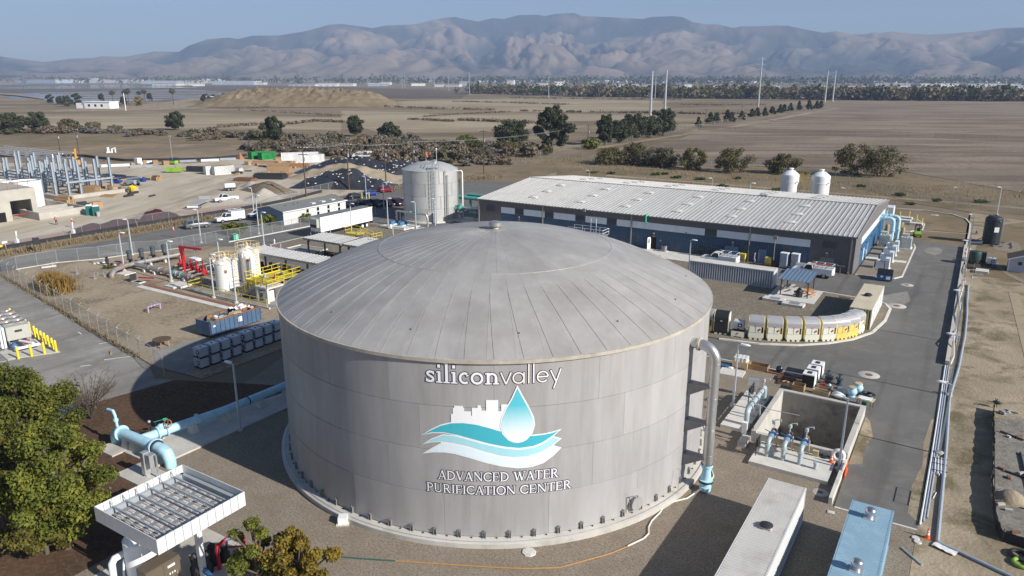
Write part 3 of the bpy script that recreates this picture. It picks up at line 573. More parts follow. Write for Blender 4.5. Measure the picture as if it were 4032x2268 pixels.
def siding(name,m,par,a0,a1,z0,z1,at,axis='x',pitch=.34,dep=.06,sg=-1,zt=None):
    mb=MB(); n=max(1,round((a1-a0)/pitch)); p=(a1-a0)/n; prof=[]
    for i in range(n):
        x=a0+i*p; prof+=[(x,0),(x+.62*p,0),(x+.70*p,dep),(x+.88*p,dep),(x+.96*p,0)]
    prof.append((a1,0))
    for x,d in prof:
        zz=zt(x) if zt else z1
        if axis=='x': mb.v+=[(x,at+sg*d,z0),(x,at+sg*d,zz)]
        else: mb.v+=[(at+d,x,z0),(at+d,x,zz)]
    for i in range(len(prof)-1): mb.f.append((2*i,2*i+2,2*i+3,2*i+1))
    return mb.build(name,m,par,None)
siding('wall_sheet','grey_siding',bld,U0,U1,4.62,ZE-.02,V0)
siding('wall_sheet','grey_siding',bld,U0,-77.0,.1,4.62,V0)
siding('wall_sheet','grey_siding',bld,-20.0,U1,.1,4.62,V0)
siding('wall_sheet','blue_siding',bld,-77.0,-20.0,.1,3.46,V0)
# clerestory strip: translucent white panels and louvres, each its own piece
def wpanel(a,b,kind):
    if kind=='w':
        mb=MB(); k=max(1,round((b-a)/.9)); w=(b-a)/k
        for i in range(k): mb.box(a+i*w+.008,a+(i+1)*w-.008,V0-.03,V0+.05,3.46,4.62)
        mb.build('light_panel','white_panel',bld,None)
    else: louver(a,b,3.46,4.62)
def louver(a,b,z0,z1,m='louver_grey',y=V0):
    o=MB().box(a,b,y-.02,y+.05,z0,z1).build('louver',m,bld,None); n=max(3,int((z1-z0)/.12)); mb=MB()
    for i in range(n):
        z=z0+(z1-z0)*(i+.5)/n; mb.obox(((a+b)/2,y-.05,z),(b-a-.06,.09,.015),rx=.6)
    mb.box(a-.03,a+.03,y-.09,y,z0,z1).box(b-.03,b+.03,y-.09,y,z0,z1).box(a-.03,b+.03,y-.09,y,z1-.03,z1+.03).box(a-.03,b+.03,y-.09,y,z0-.03,z0+.03)
    mb.build('blade','grey_siding',o,None)
for a,b,k in ((-77,-73.8,'w'),(-73.8,-71.9,'l'),(-71.9,-67.9,'w'),(-67.2,-65.4,'l'),(-65.4,-60.75,'w'),(-60.75,-58.8,'l'),(-58.8,-54.45,'w'),(-54.45,-52.6,'l'),(-52.6,-49.9,'w'),(-49.6,-36.6,'w'),(-36.6,-34.65,'l'),(-34.65,-29.4,'w'),(-29.1,-20.0,'w')): wpanel(a,b,k)
MB().box(-67.9,-67.2,V0-.02,V0+.05,3.46,4.62).build('light_panel','white_panel',bld,None)
louver(-80.4,-78.55,3.5,4.66); louver(-18.2,-16.25,3.62,4.72); louver(-41.7,-40.95,.42,1.1); louver(-30.6,-29.7,2.2,2.68); louver(-23.9,-22.87,2.3,3.15)
for u in (-82.2,-67.65,-49.75,-29.25,-14.15):
    mb=MB().box(u-.09,u+.09,V0-.22,V0-.04,.2,ZE-.1); mb.box(u-.13,u+.13,V0-.45,V0-.1,.06,.24); mb.build('downspout','grey_siding_light',bld,None)
mb=MB().box(U0-.1,U1+.1,V0-.20,V0-.02,ZE-.16,ZE+.01); mb.build('gutter','roof_trim',bld,None)
# doors
def door(a,b,z1,m,lab=None,y=V0):
    o=MB().box(a,b,y-.07,y+.02,.1,z1).build('door',m,bld,None)
    MB().box(a-.07,a,y-.10,y,.1,z1+.07).box(b,b+.07,y-.10,y,.1,z1+.07).box(a-.07,b+.07,y-.10,y,z1,z1+.07).build('door_frame','grey_siding_light',o,None)
    MB().box(b-.16,b-.1,y-.13,y-.06,1.0,1.12).build('handle','galvanised',o,None)
    return o
door(-33.0,-31.98,2.1,'door_blue'); door(-31.96,-30.95,2.1,'door_blue'); door(-27.6,-26.55,2.1,'door_blue'); door(-18.3,-17.36,2.1,'grey_siding_light'); door(-17.34,-16.4,2.1,'grey_siding_light')
MB().box(-46.0,-45.05,V0-.06,V0+.1,.12,2.12).build('doorway','black_void',bld,None)
dl=MB().box(0,.05,-1.0,0,0,2.05).build('open_door','white_paint',bld,None,loc=(-46.05,V0-.07,.14),rz=R(-12))
MB().box(-.01,.06,-.75,-.4,1.0,1.75).build('window','black_void',dl,None)
# wall fittings
for u,z in ((-72.9,2.9),(-45.55,2.75),(-31.9,2.75),(-17.5,2.75)):
    mb=MB().box(u-.13,u+.13,V0-.22,V0-.03,z,z+.2); mb.build('wall_light','grey_plastic',bld,None); MB().box(u-.18,u+.18,V0-.26,V0-.03,z-.5,z-.26).build('wall_speaker','rust_metal',bld,None)
for u,z,s,m in ((-48.4,1.7,.28,'rust_metal'),(-47.0,1.75,.2,'dark_metal'),(-44.3,1.6,.22,'grey_plastic'),(-33.4,1.7,.16,'dark_metal'),(-28.1,1.7,.18,'dark_metal'),(-39.8,3.5,.16,'dark_metal'),(-25.9,3.3,.12,'dark_metal'),(-15.8,1.2,.16,'white_plastic')): MB().box(u-s/2,u+s/2,V0-.1,V0-.03,z,z+s*1.1).build('wall_sign',m,bld,None)
for u in (-58.9,-25.2):
    mb=MB().box(u-.3,u+.3,V0-.45,V0-.03,4.2,4.75) if u>-30 else MB().box(u-.25,u+.25,V0-.45,V0-.03,ZE-.35,ZE+.2); mb.build('exhaust_hood','grey_siding_light',bld,None)
MB().tube([(-25.2,V0-.3,4.3),(-25.2,V0-.3,1.2)],.06,8).cyl((-25.2,V0-.3,.6),(-25.2,V0-.3,1.3),.1,8).build('vent_pipe','grey_siding_light',bld)
MB().tube([(-47.0,V0+.5,ZE+.25),(-47.0,V0-.35,ZE+.25),(-47.0,V0-.4,ZE-.1),(-47.0,V0-.4,4.75),(-46.7,V0-.4,4.55)],.13,10).build('green_vent','green_pipe',bld)
# roof sheets, one part each
NS=98; pw=(U1+.15-(U0-.15))/NS
def sheet(v0,v1,z0,z1):
    mb=MB(); prof=[(0,-.01),(.03,.10),(.12,.10),(.15,.0),(.31*1.0,.0),(.325,.018),(.36,.018),(.375,.0),(.53,.0),(.545,.018),(.58,.018),(.595,.0),(pw-.004,.0)]
    for x,h in prof: mb.v+=[(x,v0,z0+h),(x,v1,z1+h)]
    for i in range(len(prof)-1): mb.f.append((2*i,2*i+2,2*i+3,2*i+1))
    return mb.mesh('roof_sheet','roof_white')
sa=sheet(V0-.22,VR-.02,ZE+.02,ZR); sb=sheet(VR+.02,V1+.2,ZR,ZE+.02)
for i in range(NS): put('roof_sheet',sa,bld,loc=(U0-.15+i*pw,0,0)); put('roof_sheet',sb,bld,loc=(U0-.15+i*pw,0,0))
MB().add([(U0-.1,V0-.18,ZE-.02),(U1+.1,V0-.18,ZE-.02),(U1+.1,VR,ZR-.05),(U0-.1,VR,ZR-.05),(U0-.1,V1+.15,ZE-.02),(U1+.1,V1+.15,ZE-.02)],[(0,1,2,3),(3,2,5,4)]).build('roof_deck','roof_trim',bld,None)
MB().add([(U0-.2,VR-.3,ZR+.055),(U1+.2,VR-.3,ZR+.055),(U1+.2,VR,ZR+.10),(U0-.2,VR,ZR+.10),(U0-.2,VR+.3,ZR+.055),(U1+.2,VR+.3,ZR+.055)],[(0,1,2,3),(3,2,5,4)]).build('ridge_cap','roof_trim',bld,None)
for u in (U0-.16,U1+.16):
    mb=MB(); mb.bar((u,V0-.24,ZE+.0),(u,VR,ZR+.02),.10,.22); mb.bar((u,VR,ZR+.02),(u,V1+.2,ZE),.10,.22); mb.build('rake_trim','grey_siding_light',bld,None)
# skylights
sk_=MB(); sk_.prism([(-.85,-.6),(.85,-.6),(.85,.6),(-.85,.6)],0,.12);
dm=MB().grid(6,4,lambda a,b:((a-.5)*1.6,(b-.5)*1.1,.12+.20*(1-(2*a-1)**4)*(1-(2*b-1)**4)))
skm=MB(); skm.add(sk_.v,sk_.f); skm.add(dm.v,dm.f); skme=skm.mesh('skylight','skylight_dome',40)
for u in (-72.4,-62.2,-53.0,-43.2,-33.7,-24.2):
    for v in (123.3,128.6,134.4):
        o=put('skylight',skme,bld,loc=(u,v,ZE+.06+(v-V0)*(ZR-ZE)/(VR-V0))); o.rotation_euler=(math.atan((ZR-ZE)/(VR-V0)),0,0)
    for v in (145.2,149.6,153.8):
        o=put('skylight',skme,bld,loc=(u,v,ZE+.06+(V1-v)*(ZR-ZE)/(V1-VR))); o.rotation_euler=(-math.atan((ZR-ZE)/(VR-V0)),0,0)
for u,v in ((-39.6,131),(-28.0,122.4),(-25.3,121.6),(-16.2,128.5),(-15.0,121.5)):
    z=ZE+(v-V0)*(ZR-ZE)/(VR-V0); MB().cyl((u,v,z-.1),(u,v,z+.55),.07,8).cyl((u,v,z+.5),(u,v,z+.6),.11,8).build('roof_vent','grey_plastic',bld)
MB().box(-33.2,-31.8,139.0,139.6,ZR+.1,ZR+.28).cyl((-32.4,139.4,ZR+.2),(-32.4,139.4,ZR+2.0),.03,6).build('antenna_mount','grey_plastic',bld)
# gable end facing the road
def zg(v): return ZE-.05+(ZR-ZE)*(1-abs(v-VR)/(VR-V0))
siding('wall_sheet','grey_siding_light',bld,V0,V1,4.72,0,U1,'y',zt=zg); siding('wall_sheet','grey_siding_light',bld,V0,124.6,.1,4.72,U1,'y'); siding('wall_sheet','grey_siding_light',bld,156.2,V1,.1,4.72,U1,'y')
mat('blue_siding_bright',(.065,.19,.34),.5,.1,.06,1.2)
siding('wall_sheet','blue_siding_bright',bld,124.6,156.2,.1,3.5,U1,'y')
mb=MB()
for i in range(32): mb.box(U1-.04,U1+.03,124.6+i*.9875+.008,124.6+(i+1)*.9875-.008,3.5,4.72)
mb.build('light_panel','white_panel',bld,None)
for v,w,m in ((128.6,1.1,'white_panel'),(132.6,1.0,'door_blue'),(133.7,1.0,'door_blue'),(140.2,1.0,'dark_metal'),(150,1.1,'door_blue')):
    o=MB().box(U1-.02,U1+.07,v,v+w,.1,2.15).build('door',m,bld,None); MB().box(U1+.05,U1+.12,v+.08,v+.16,1.0,1.12).build('handle','galvanised',o,None)
for v in (125.2,131.2,137.2,147,157.8): MB().box(U1+.03,U1+.25,v-.1,v+.1,2.6,2.85).build('wall_light','rust_metal',bld,None)
MB().box(U1+.03,U1+.3,130.6,131.0,.9,1.5).build('panel_box','white_plastic',bld,None)
siding('wall_sheet','grey_siding',bld,V0,V1,.1,0,U0-.05,'y',zt=zg)
MB().box(U1-4,U1+1.1,160.1,163.4,0,4.3).build('rear_annex','white_panel',bld,None)
# ------------------------------------------------------------------ shared builders
mat('tyre',(.02,.02,.02),.85,0,.2,3); mat('glass_dark',(.015,.02,.025),.08,0,.1,1,spec=.7); mat('chrome',(.6,.6,.6),.25,.9,.05,2); mat('red_lens',(.35,.02,.02),.4,0,.1,2)
mat('car_white',(.80,.80,.80),.3,0,.02,1,spec=.6,dirt=((.66,.65,.62),1.2,.6,.85)); mat('car_grey',(.20,.205,.21),.28,.4,.04,1,spec=.6); mat('car_black',(.02,.022,.028),.22,.1,.1,1,spec=.6); mat('car_blue',(.025,.06,.28),.25,.2,.08,1,spec=.6); mat('car_red',(.22,.012,.025),.25,.2,.08,1,spec=.6); mat('car_maroon',(.085,.018,.03),.25,.2,.08,1,spec=.6); mat('car_navy',(.02,.03,.06),.25,.2,.08,1,spec=.6)
mat('yellow_paint',(.74,.56,.03),.5,0,.08,2,dirt=((.55,.40,.05),2,.6,.8)); mat('safety_orange',(.80,.13,.03),.5,0,.08,2); mat('red_paint',(.42,.02,.025),.5,0,.15,2); mat('teal_pipe',(.10,.36,.31),.5,.1,.1,2); mat('grey_pipe',(.40,.47,.49),.5,.1,.1,2,dirt=((.30,.33,.34),1.5,.5,.8)); mat('valve_blue',(.045,.15,.33),.5,.1,.15,2)
mat('pole_paint',(.50,.55,.58),.45,.1,.05,1.5); mat('lamp_white',(.78,.79,.80),.4,0,.03,2)
mat('cont_white',(.66,.67,.66),.5,0,.05,.8,dirt=((.45,.43,.40),.8,.55,.78)); mat('cont_white_roof',(.55,.53,.49),.5,0,.07,.8,dirt=((.42,.39,.35),.5,.48,.72),stretch=(1,.3,1)); mat('cont_blue',(.25,.39,.49),.5,0,.05,.8,dirt=((.34,.50,.60),.7,.5,.75)); mat('cont_tan',(.60,.53,.38),.55,0,.06,.8,dirt=((.50,.42,.29),.6,.5,.75)); mat('cont_grey',(.50,.53,.57),.5,0,.05,.8,dirt=((.36,.37,.38),.7,.55,.78))
mat('wood',(.34,.22,.12),.8,0,.25,2,stretch=(1,6,6),rnd=.2); mat('wood_pale',(.52,.41,.25),.8,0,.2,2,rnd=.2); mat('wood_dark',(.11,.07,.045),.8,0,.25,2); mat('cardboard',(.36,.22,.12),.85,0,.15,1.5,rnd=.2)
mat('black_plastic',(.022,.024,.027),.5,0,.2,2); mat('tarp_black',(.03,.032,.038),.42,0,.3,1,.03,bscale=2.5); mat('poly_tank_dark',(.028,.036,.045),.45,0,.12,1.2); mat('poly_tank_green',(.03,.055,.05),.5,0,.12,1.2)
mat('hose_white',(.68,.64,.58),.6,0,.08,2); mat('hose_orange',(.40,.22,.08),.6,0,.1,2); mat('hose_green',(.03,.11,.09),.6,0,.1,2)
mat('pvc_white',(.72,.74,.76),.45,0,.04,2); mat('pvc_grey',(.33,.37,.43),.45,0,.08,2); mat('lime_green',(.24,.42,.05),.5,0,.1,2)
_pole=None
def lightpole(p,rz,label,h=6.0,group='site light poles'):
    global _pole
    if _pole is None:
        t=thing('light_pole',label,'light pole',(*p,0),rz,group)
        MB().lathe([(0,0),(.30,0),(.30,.22),(.0,.24)],14).build('footing','concrete',t)
        mb=MB(); mb.add([(-.085,-.085,.2),(.085,-.085,.2),(.085,.085,.2),(-.085,.085,.2),(-.055,-.055,6.0),(.055,-.055,6.0),(.055,.055,6.0),(-.055,.055,6.0)],[(0,1,5,4),(1,2,6,5),(2,3,7,6),(3,0,4,7),(4,5,6,7)]); mb.box(-.15,.15,-.15,.15,.2,.26); mb.build('pole','pole_paint',t,None)
        MB().bar((0,0,5.95),(.34,0,6.08),.06).build('arm','pole_paint',t,None)
        MB().ball((.66,0,6.07),.42,12,7,(1,.42,.26)).box(.22,.5,-.1,.1,6.0,6.16).build('lamp_head','lamp_white',t,60)
        _pole=t; return t
    o=dup(_pole,(*p,0),rz,label,group)
    if abs(h-6)>.05: o.scale=(1,1,h/6)
    return o
def corr(mb,a0,a1,z0,z1,at,axis,sg,pitch=.34,dep=.06):
    n=max(2,round((a1-a0)/pitch)); p=(a1-a0)/n; prof=[]
    for i in range(n):
        x=a0+i*p; prof+=[(x,0),(x+.28*p,0),(x+.5*p,-dep),(x+.78*p,-dep)]
    prof.append((a1,0)); o=len(mb.v)
    for x,d in prof:
        if axis=='x': mb.v+=[(x,at+sg*d,z0),(x,at+sg*d,z1)]
        else: mb.v+=[(at+sg*d,x,z0),(at+sg*d,x,z1)]
    for i in range(len(prof)-1):
        f=(o+2*i,o+2*i+2,o+2*i+3,o+2*i+1); mb.f.append(f if (axis=='x')==(sg<0) else f[::-1])
def container(name,label,L,p,rz,m,mroof=None,doors=True,W=2.44,H=2.6,roofcorr=True,group=None,side_doors=0,mdoor=None):
    t=thing(name,label,'container',(*p,.02),rz,group); h=L/2; w=W/2
    fr=MB()
    for sx in (-1,1):
        for sy in (-1,1): fr.box(sx*w-(.1 if sx>0 else 0),sx*w+(.1 if sx<0 else 0),sy*h-(.1 if sy>0 else 0),sy*h+(.1 if sy<0 else 0),0,H)
        fr.box(sx*w-(.07 if sx>0 else 0),sx*w+(.07 if sx<0 else 0),-h+.1,h-.1,0,.15); fr.box(sx*w-(.07 if sx>0 else 0),sx*w+(.07 if sx<0 else 0),-h+.1,h-.1,H-.08,H-.004)
    for sy in (-1,1): fr.box(-w+.1,w-.1,sy*h-(.07 if sy>0 else 0),sy*h+(.07 if sy<0 else 0),0,.15).box(-w+.1,w-.1,sy*h-(.07 if sy>0 else 0),sy*h+(.07 if sy<0 else 0),H-.1,H-.004)
    fr.build('frame',m,t,None)
    if side_doors:
        mb=MB(); corr(mb,-h+.1,h-.1,.15,H-.08,-w+.03,'y',-1); mb.build('side_wall',m,t,None)
        for i in range(side_doors):
            y0=-h+.15+(L-.3)*i/side_doors; y1=-h+.15+(L-.3)*(i+1)/side_doors; o=MB().box(w-.05,w-.015,y0+.03,y1-.03,.18,H-.12).build('door',mdoor or m,t,None)
            MB().cyl((w,y1-.2,.2),(w,y1-.2,H-.2),.02,6).build('lock_bar','galvanised',o)
    else:
        for sx in (-1,1):
            mb=MB(); corr(mb,-h+.1,h-.1,.15,H-.08,sx*(w-.03),'y',sx); mb.build('side_wall',m,t,None)
    mb=MB(); corr(mb,-w+.1,w-.1,.15,H-.1,-h+.03,'x',-1); mb.build('end_wall',m,t,None)
    for k in (0,1):
        o=MB().box(-w+.11+k*(w-.11)+.01,k*(w-.11)-.01,h-.05,h-.02,.17,H-.12).build('end_door',m,t,None); MB().cyl((-.3+k*.6,h,.2),(-.3+k*.6,h,H-.15),.018,6).build('lock_bar','galvanised',o)
    rf=MB()
    if roofcorr:
        n=round(L/.26); q=L/n
        for i in range(n):
            y=-h+i*q;
            for a,b,za,zb in ((0,.3,.0,.0),(.3,.5,.0,.035),(.5,.8,.035,.035),(.8,1,.035,0)): rf.add([(-w+.12,y+a*q,H-.02+za),(w-.12,y+a*q,H-.02+za),(w-.12,y+b*q,H-.02+zb),(-w+.12,y+b*q,H-.02+zb)],[(0,1,2,3)])
        rf.box(-w+.08,-w+.12,-h+.1,h-.1,H-.05,H+.004).box(w-.12,w-.08,-h+.1,h-.1,H-.05,H+.004)
    else: rf.box(-w+.05,w-.05,-h+.05,h-.05,H-.05,H+.008)
    rf.build('roof',mroof or m,t,None)
    MB().box(-w+.09,w-.09,-h+.09,h-.09,.05,H-.13).build('floor_core','dark_metal',t,None)
    for sx in (-1,1):
        for sy in (-1,1): MB().box(sx*w-.09 if sx>0 else sx*w-.004,sx*w+.004 if sx>0 else sx*w+.09,sy*h-.09 if sy>0 else sy*h-.004,sy*h+.004 if sy>0 else sy*h+.09,H-.02,H+.02).build('corner_casting',m,t,None)
    return t
def turbine_vent(par,x,y,z,dark=False):
    if dark:
        o=MB().box(-.32,.32,-.32,.32,0,.12).build('vent_base','cont_white_roof',par,None,loc=(x,y,z)); MB().lathe([(.40,.16),(.40,.2),(.25,.29),(0,.32)],20).lathe([(.30,.1),(.40,.18)],20).build('vent_hood','dark_metal',o)
    else:
        o=MB().box(-.34,.34,-.34,.34,0,.05).cyl((0,0,.05),(0,0,.25),.2,14).build('vent_base','galvanised',par,None,loc=(x,y,z)); MB().ball((0,0,.46),.34,14,8,(1,1,.8)).build('vent_turbine','chrome',o,60)
c1=container('shipping_container','white forty foot container with one dark roof vent in the foreground',12.19,(-7.62,40.85),0,'cont_white','cont_white_roof'); turbine_vent(c1,.05,.15,2.6,True)
c2=container('shipping_container','light blue forty foot container with shiny turbine vents in the foreground corner',12.19,(-2.4,40.95),0,'cont_blue'); turbine_vent(c2,.0,4.5,2.6); turbine_vent(c2,.05,-1.4,2.6)
c3=container('shipping_container','tan container with flat roof at the end of the shed row',12.19,(-9.05,97.9),0,'cont_tan','cont_tan',roofcorr=False,side_doors=4,mdoor='cont_white');
o=MB().lathe([(.35,0),(.35,.12),(.5,.13),(.3,.32),(0,.36)],20).build('roof_vent','dark_metal',c3,loc=(.0,0,2.61))
c4=container('shipping_container','pale grey corrugated container parked in front of the long building',12.19,(-27.95,105.2),R(90),'cont_grey','cont_white_roof')
# ------------------------------------------------------------------ concrete pit and its pumps
pit=thing('concrete_pit','open deep concrete basin with raised rim beside the road','basin',(0,0,0))
u0,u1,v0,v1=-12.45,-5.12,56.75,66.8; th=.4
for q in ((u0,u0+th,v0,v1),(u1-th,u1,v0,v1),(u0+th,u1-th,v1-th,v1)): MB().box(*q,-3.6,1.0).build('wall','concrete',pit,None)
MB().box(u0+th,u1-th,v0,v0+th,-3.6,.85).build('wall','concrete',pit,None)
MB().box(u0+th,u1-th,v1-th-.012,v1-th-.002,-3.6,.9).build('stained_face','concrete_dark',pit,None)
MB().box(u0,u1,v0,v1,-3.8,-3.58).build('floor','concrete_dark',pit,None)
MB().cyl((-8.5,60.5,-3.6),(-8.5,60.5,-.6),.3,12).build('intake_column','dark_metal',pit); MB().cyl((-9.3,62.5,-3.6),(-9.3,62.5,-.4),.09,8).build('intake_column','dark_metal',pit)
MB().box(-11.58,-5.86,52.85,56.7,0,.3).build('pump_pad','concrete_light',pit,None)
MB().box(-15.3,-13.1,57.9,66.2,0,.3).build('side_pad','concrete_light',pit,None)
MB().box(-13.1,-12.46,55.2,57.5,0,.45).build('step_pad','concrete',pit,None)
struct('low_wall',MB().box(-5.35,-5.1,50.25,56.7,0,.55),'concrete_light')
def pump_riser(u,label):
    t=thing('discharge_pipe',label,'pipe',(u,54.4,.3),0,'discharge pipes at the pit')
    MB().tube([(0,0,0),(0,0,1.0)]+[(0,.28*(1-math.cos(R(a))),1.0+.28*math.sin(R(a))) for a in (25,50,75)]+[(0,.55,1.33),(0,1.75,1.33)],.17,14).build('riser','grey_pipe',t)
    MB().cyl((0,0,.92),(0,0,1.02),.25,14).cyl((0,.5,1.33),(0,.58,1.33),.24,14).cyl((0,.72,1.33),(0,.8,1.33),.24,14).build('coupling','grey_pipe',t)
    o=MB().ball((0,1.12,1.33),.3,12,8,(.95,1.25,1)).box(-.12,.35,.95,1.2,1.45,1.62).build('check_valve','valve_blue',t,50); MB().bar((-.1,1.1,1.55),(-.55,1.05,1.7),.05).build('lever','valve_blue',o)
    o=MB().lathe([(.0,1.3),(.24,1.3),(.24,1.36),(.2,1.36)],14,c=(0,1.85,.0)).cyl((0,1.75,1.33),(0,2.05,1.33),.23,14).build('flange','rust_metal',t)
    v=MB().tube([(0,1.75,1.45),(0,1.75,1.95)],.05,8).lathe([(.05,1.95),(.14,2.0),(.14,2.25),(.05,2.32)],12,c=(0,1.75,0)).build('air_valve','grey_pipe',t); MB().tube([(0,1.75,2.3),(.1,1.75,2.38),(.45,1.85,2.45),(.47,1.85,2.3)],.045,7).build('vent_elbow','grey_pipe',v)
    for s in (-.24,.24): MB().box(s-.05,s+.05,1.9,2.1,.0,1.15).build('support','wood_pale',t,None)
    return t
for i,u in enumerate((-10.58,-9.38,-8.14)): pump_riser(u,['blue-grey discharge pipe nearest the tank on the pit pad','blue-grey discharge pipe in the middle of the pit pad','blue-grey discharge pipe nearest the road on the pit pad'][i])
one('capped_pipe',MB().lathe([(0,.55),(.16,.55),(.19,.5),(.19,.44),(.14,.43),(.14,0)],14),'grey_pipe','short capped grey pipe stub on the pit pad','pipe',(-6.98,54.31,.3))
t=thing('meter_pipe','blue-grey arched meter pipe on the side pad of the pit','pipe',(-13.4,0,.3))
MB().tube([(0,58.9,-.1),(0,58.9,1.0)]+[(0,58.9+.35*(1-math.cos(R(a))),1.0+.35*math.sin(R(a))) for a in (30,60)]+[(0,59.25,1.35),(0,64.5,1.35)]+[(0,64.5+.35*math.sin(R(a)),1.0+.35*math.cos(R(a))) for a in (30,60,90)]+[(0,64.85,-.1)],.22,14).build('pipe','grey_pipe',t)
for y in (59.6,60.4,61.6,62.8,63.7): MB().cyl((0,y,1.35),(0,y+.12,1.35),.32,14).build('flange','grey_pipe',t)
v=MB().tube([(0,64.2,1.5),(0,64.2,2.0)],.05,8).lathe([(.05,2.0),(.15,2.06),(.15,2.3),(.05,2.36)],12,c=(0,64.2,0)).tube([(0,64.2,2.35),(.5,64.3,2.45),(.52,64.3,2.3)],.045,7).build('air_valve','grey_pipe',t)
MB().bar((0,61.2,1.5),(-.4,61.0,2.0),.07).lathe([(.3,0),(.34,.03),(.3,.06)],16,c=(-.4,61.0,1.9)).build('hand_wheel','grey_pipe',t)
for y in (60.8,62.2): MB().box(-.12,.12,y,y+.15,0,1.15).build('support','galvanised',t,None)
t=thing('instrument_stand','grey control box on a stand beside the meter pipe','control box',(-14.6,65.6,.3),R(10)); MB().box(-.45,.45,-.25,.25,1.0,1.55).build('box','galvanised',t,None); MB().bar((-.3,0,0),(-.3,0,1),.06).bar((.3,0,0),(.3,0,1),.06).build('stand','galvanised',t,None)
t=thing('instrument_rack','dark instrument rack between meter pipe and pit rim','rack',(-14.2,63.2,.3)); MB().bar((0,-.8,0),(0,-.8,1.9),.07).bar((0,.8,0),(0,.8,1.9),.07).bar((0,-.8,1.85),(0,.8,1.85),.06).bar((0,-.8,1.0),(0,.8,1.0),.06).build('frame','dark_metal',t,None); MB().box(-.1,.1,-.6,.1,1.1,1.7).box(-.1,.1,.25,.7,1.1,1.6).build('gauge_box','dark_metal',t,None)
MB().tube([(-13.2,60.2,1.75),(-12.9,60.3,1.75),(-12.7,60.3,1.75),(-12.62,60.3,.3)],.07,8).tube([(-12.9,61.0,1.5),(-12.0,61,1.25),(-9.6,61.2,1.22)],.035,6).build('conduit','galvanised',pit)
t=thing('panel_board','pale panel board with conduits at the corner of the pit','panel',(-12.8,57.1,.45)); MB().box(-.45,-.05,-.25,.1,.0,1.0).build('box','white_paint',t,None);
mb=MB()
for k in range(4): mb.tube([(.05+k*.13,-.1,1.0),(.05+k*.13,-.12,.2),(.2+k*.16,-.2,-.1)],.035,6)
mb.build('conduit','dark_metal',t)
t=thing('instrument_rack','thin dark instrument stand on the corner of the pump pad','rack',(-11.35,54.0,.3)); MB().bar((0,0,0),(0,0,1.5),.05).bar((.05,.8,0),(.05,.8,1.5),.05).bar((0,0,1.4),(.05,.8,1.4),.05).build('frame','dark_metal',t,None); MB().box(-.08,.1,.1,.6,.7,1.3).build('gauge_box','dark_metal',t,None)
for i,(u,z) in enumerate(((-9.9,.1),(-8.75,.1),(-7.35,.1))):
    one('wood_box',MB().box(-.2,.2,-.12,.12,0,.42).box(-.22,.22,-.14,.14,.42,.47),'wood_pale',['pale wooden box behind the first discharge pipe','pale wooden box between the second and third discharge pipes','pale wooden box right of the third discharge pipe'][i],'box',(u,56.4,.3))
one('hose_coil',MB().lathe([(.28+.07*math.cos(R(a)),.07*math.sin(R(a))) for a in range(0,361,45)],18),'black_plastic','coil of black hose leaning on the pit front wall','hose',(-6.7,56.6,.38))
o=one('pipe_wrap',MB().lathe([(.36+.16*math.cos(R(a)),.16*math.sin(R(a))) for a in range(0,361,30)],24),'white_plastic','white doughnut shaped coil behind the light pole at the pit','coil',(-5.75,56.6,.75)); o.rotation_euler=(R(80),0,0)
def cone(p,label,z=0.02):
    t=thing('traffic_cone',label,'traffic cone',(*p,z),0,'traffic cones'); MB().box(-.18,.18,-.18,.18,0,.04).build('base','safety_orange',t,None); MB().lathe([(.14,.04),(.03,.72),(0,.72)],14).build('body','safety_orange',t); MB().lathe([(.108,.28),(.082,.42)],14).lathe([(.072,.49),(.055,.58)],14).build('reflective_band','white_plastic',t); return t
cone((-6.12,56.0),'orange cone on the pump pad beside the pit light pole',.3); cone((.84,49.42),'faded orange cone at the end of the asphalt road'); cone((0.61,139.52),'orange cone on the low wall by the green tank',.85)
one('road_barrier',MB().bar((0,0,.15),(0,1.3,.15),.08,.35).bar((0,.1,0),(0,.1,.9),.06).bar((0,1.2,0),(0,1.2,.9),.06).bar((0,0,.8),(0,1.3,.8),.05,.2),'safety_orange','orange barricade leaning against the outer pit wall','barrier',(-4.95,54.6,0))
lightpole((-15.56,62.65),0,'light pole in the gravel between overflow pipe and pit'); lightpole((-5.5,55.5),R(180),'light pole standing at the front right corner of the pit')
lightpole((.86,62.51),R(180),'tall light pole at the road edge opposite the pit'); lightpole((.9,92.6),R(180),'light pole on the road edge opposite the row of sheds'); lightpole((.9,123.2),R(180),'light pole on the road edge opposite the air conditioners'); lightpole((-2.57,184.3),R(180),'light pole on the outer curve of the loop road'); lightpole((5.35,189.8),R(200),'light pole beyond the tall dark tank'); lightpole((-35.14,107.2),0,'white light pole behind the long pale container',5.0)
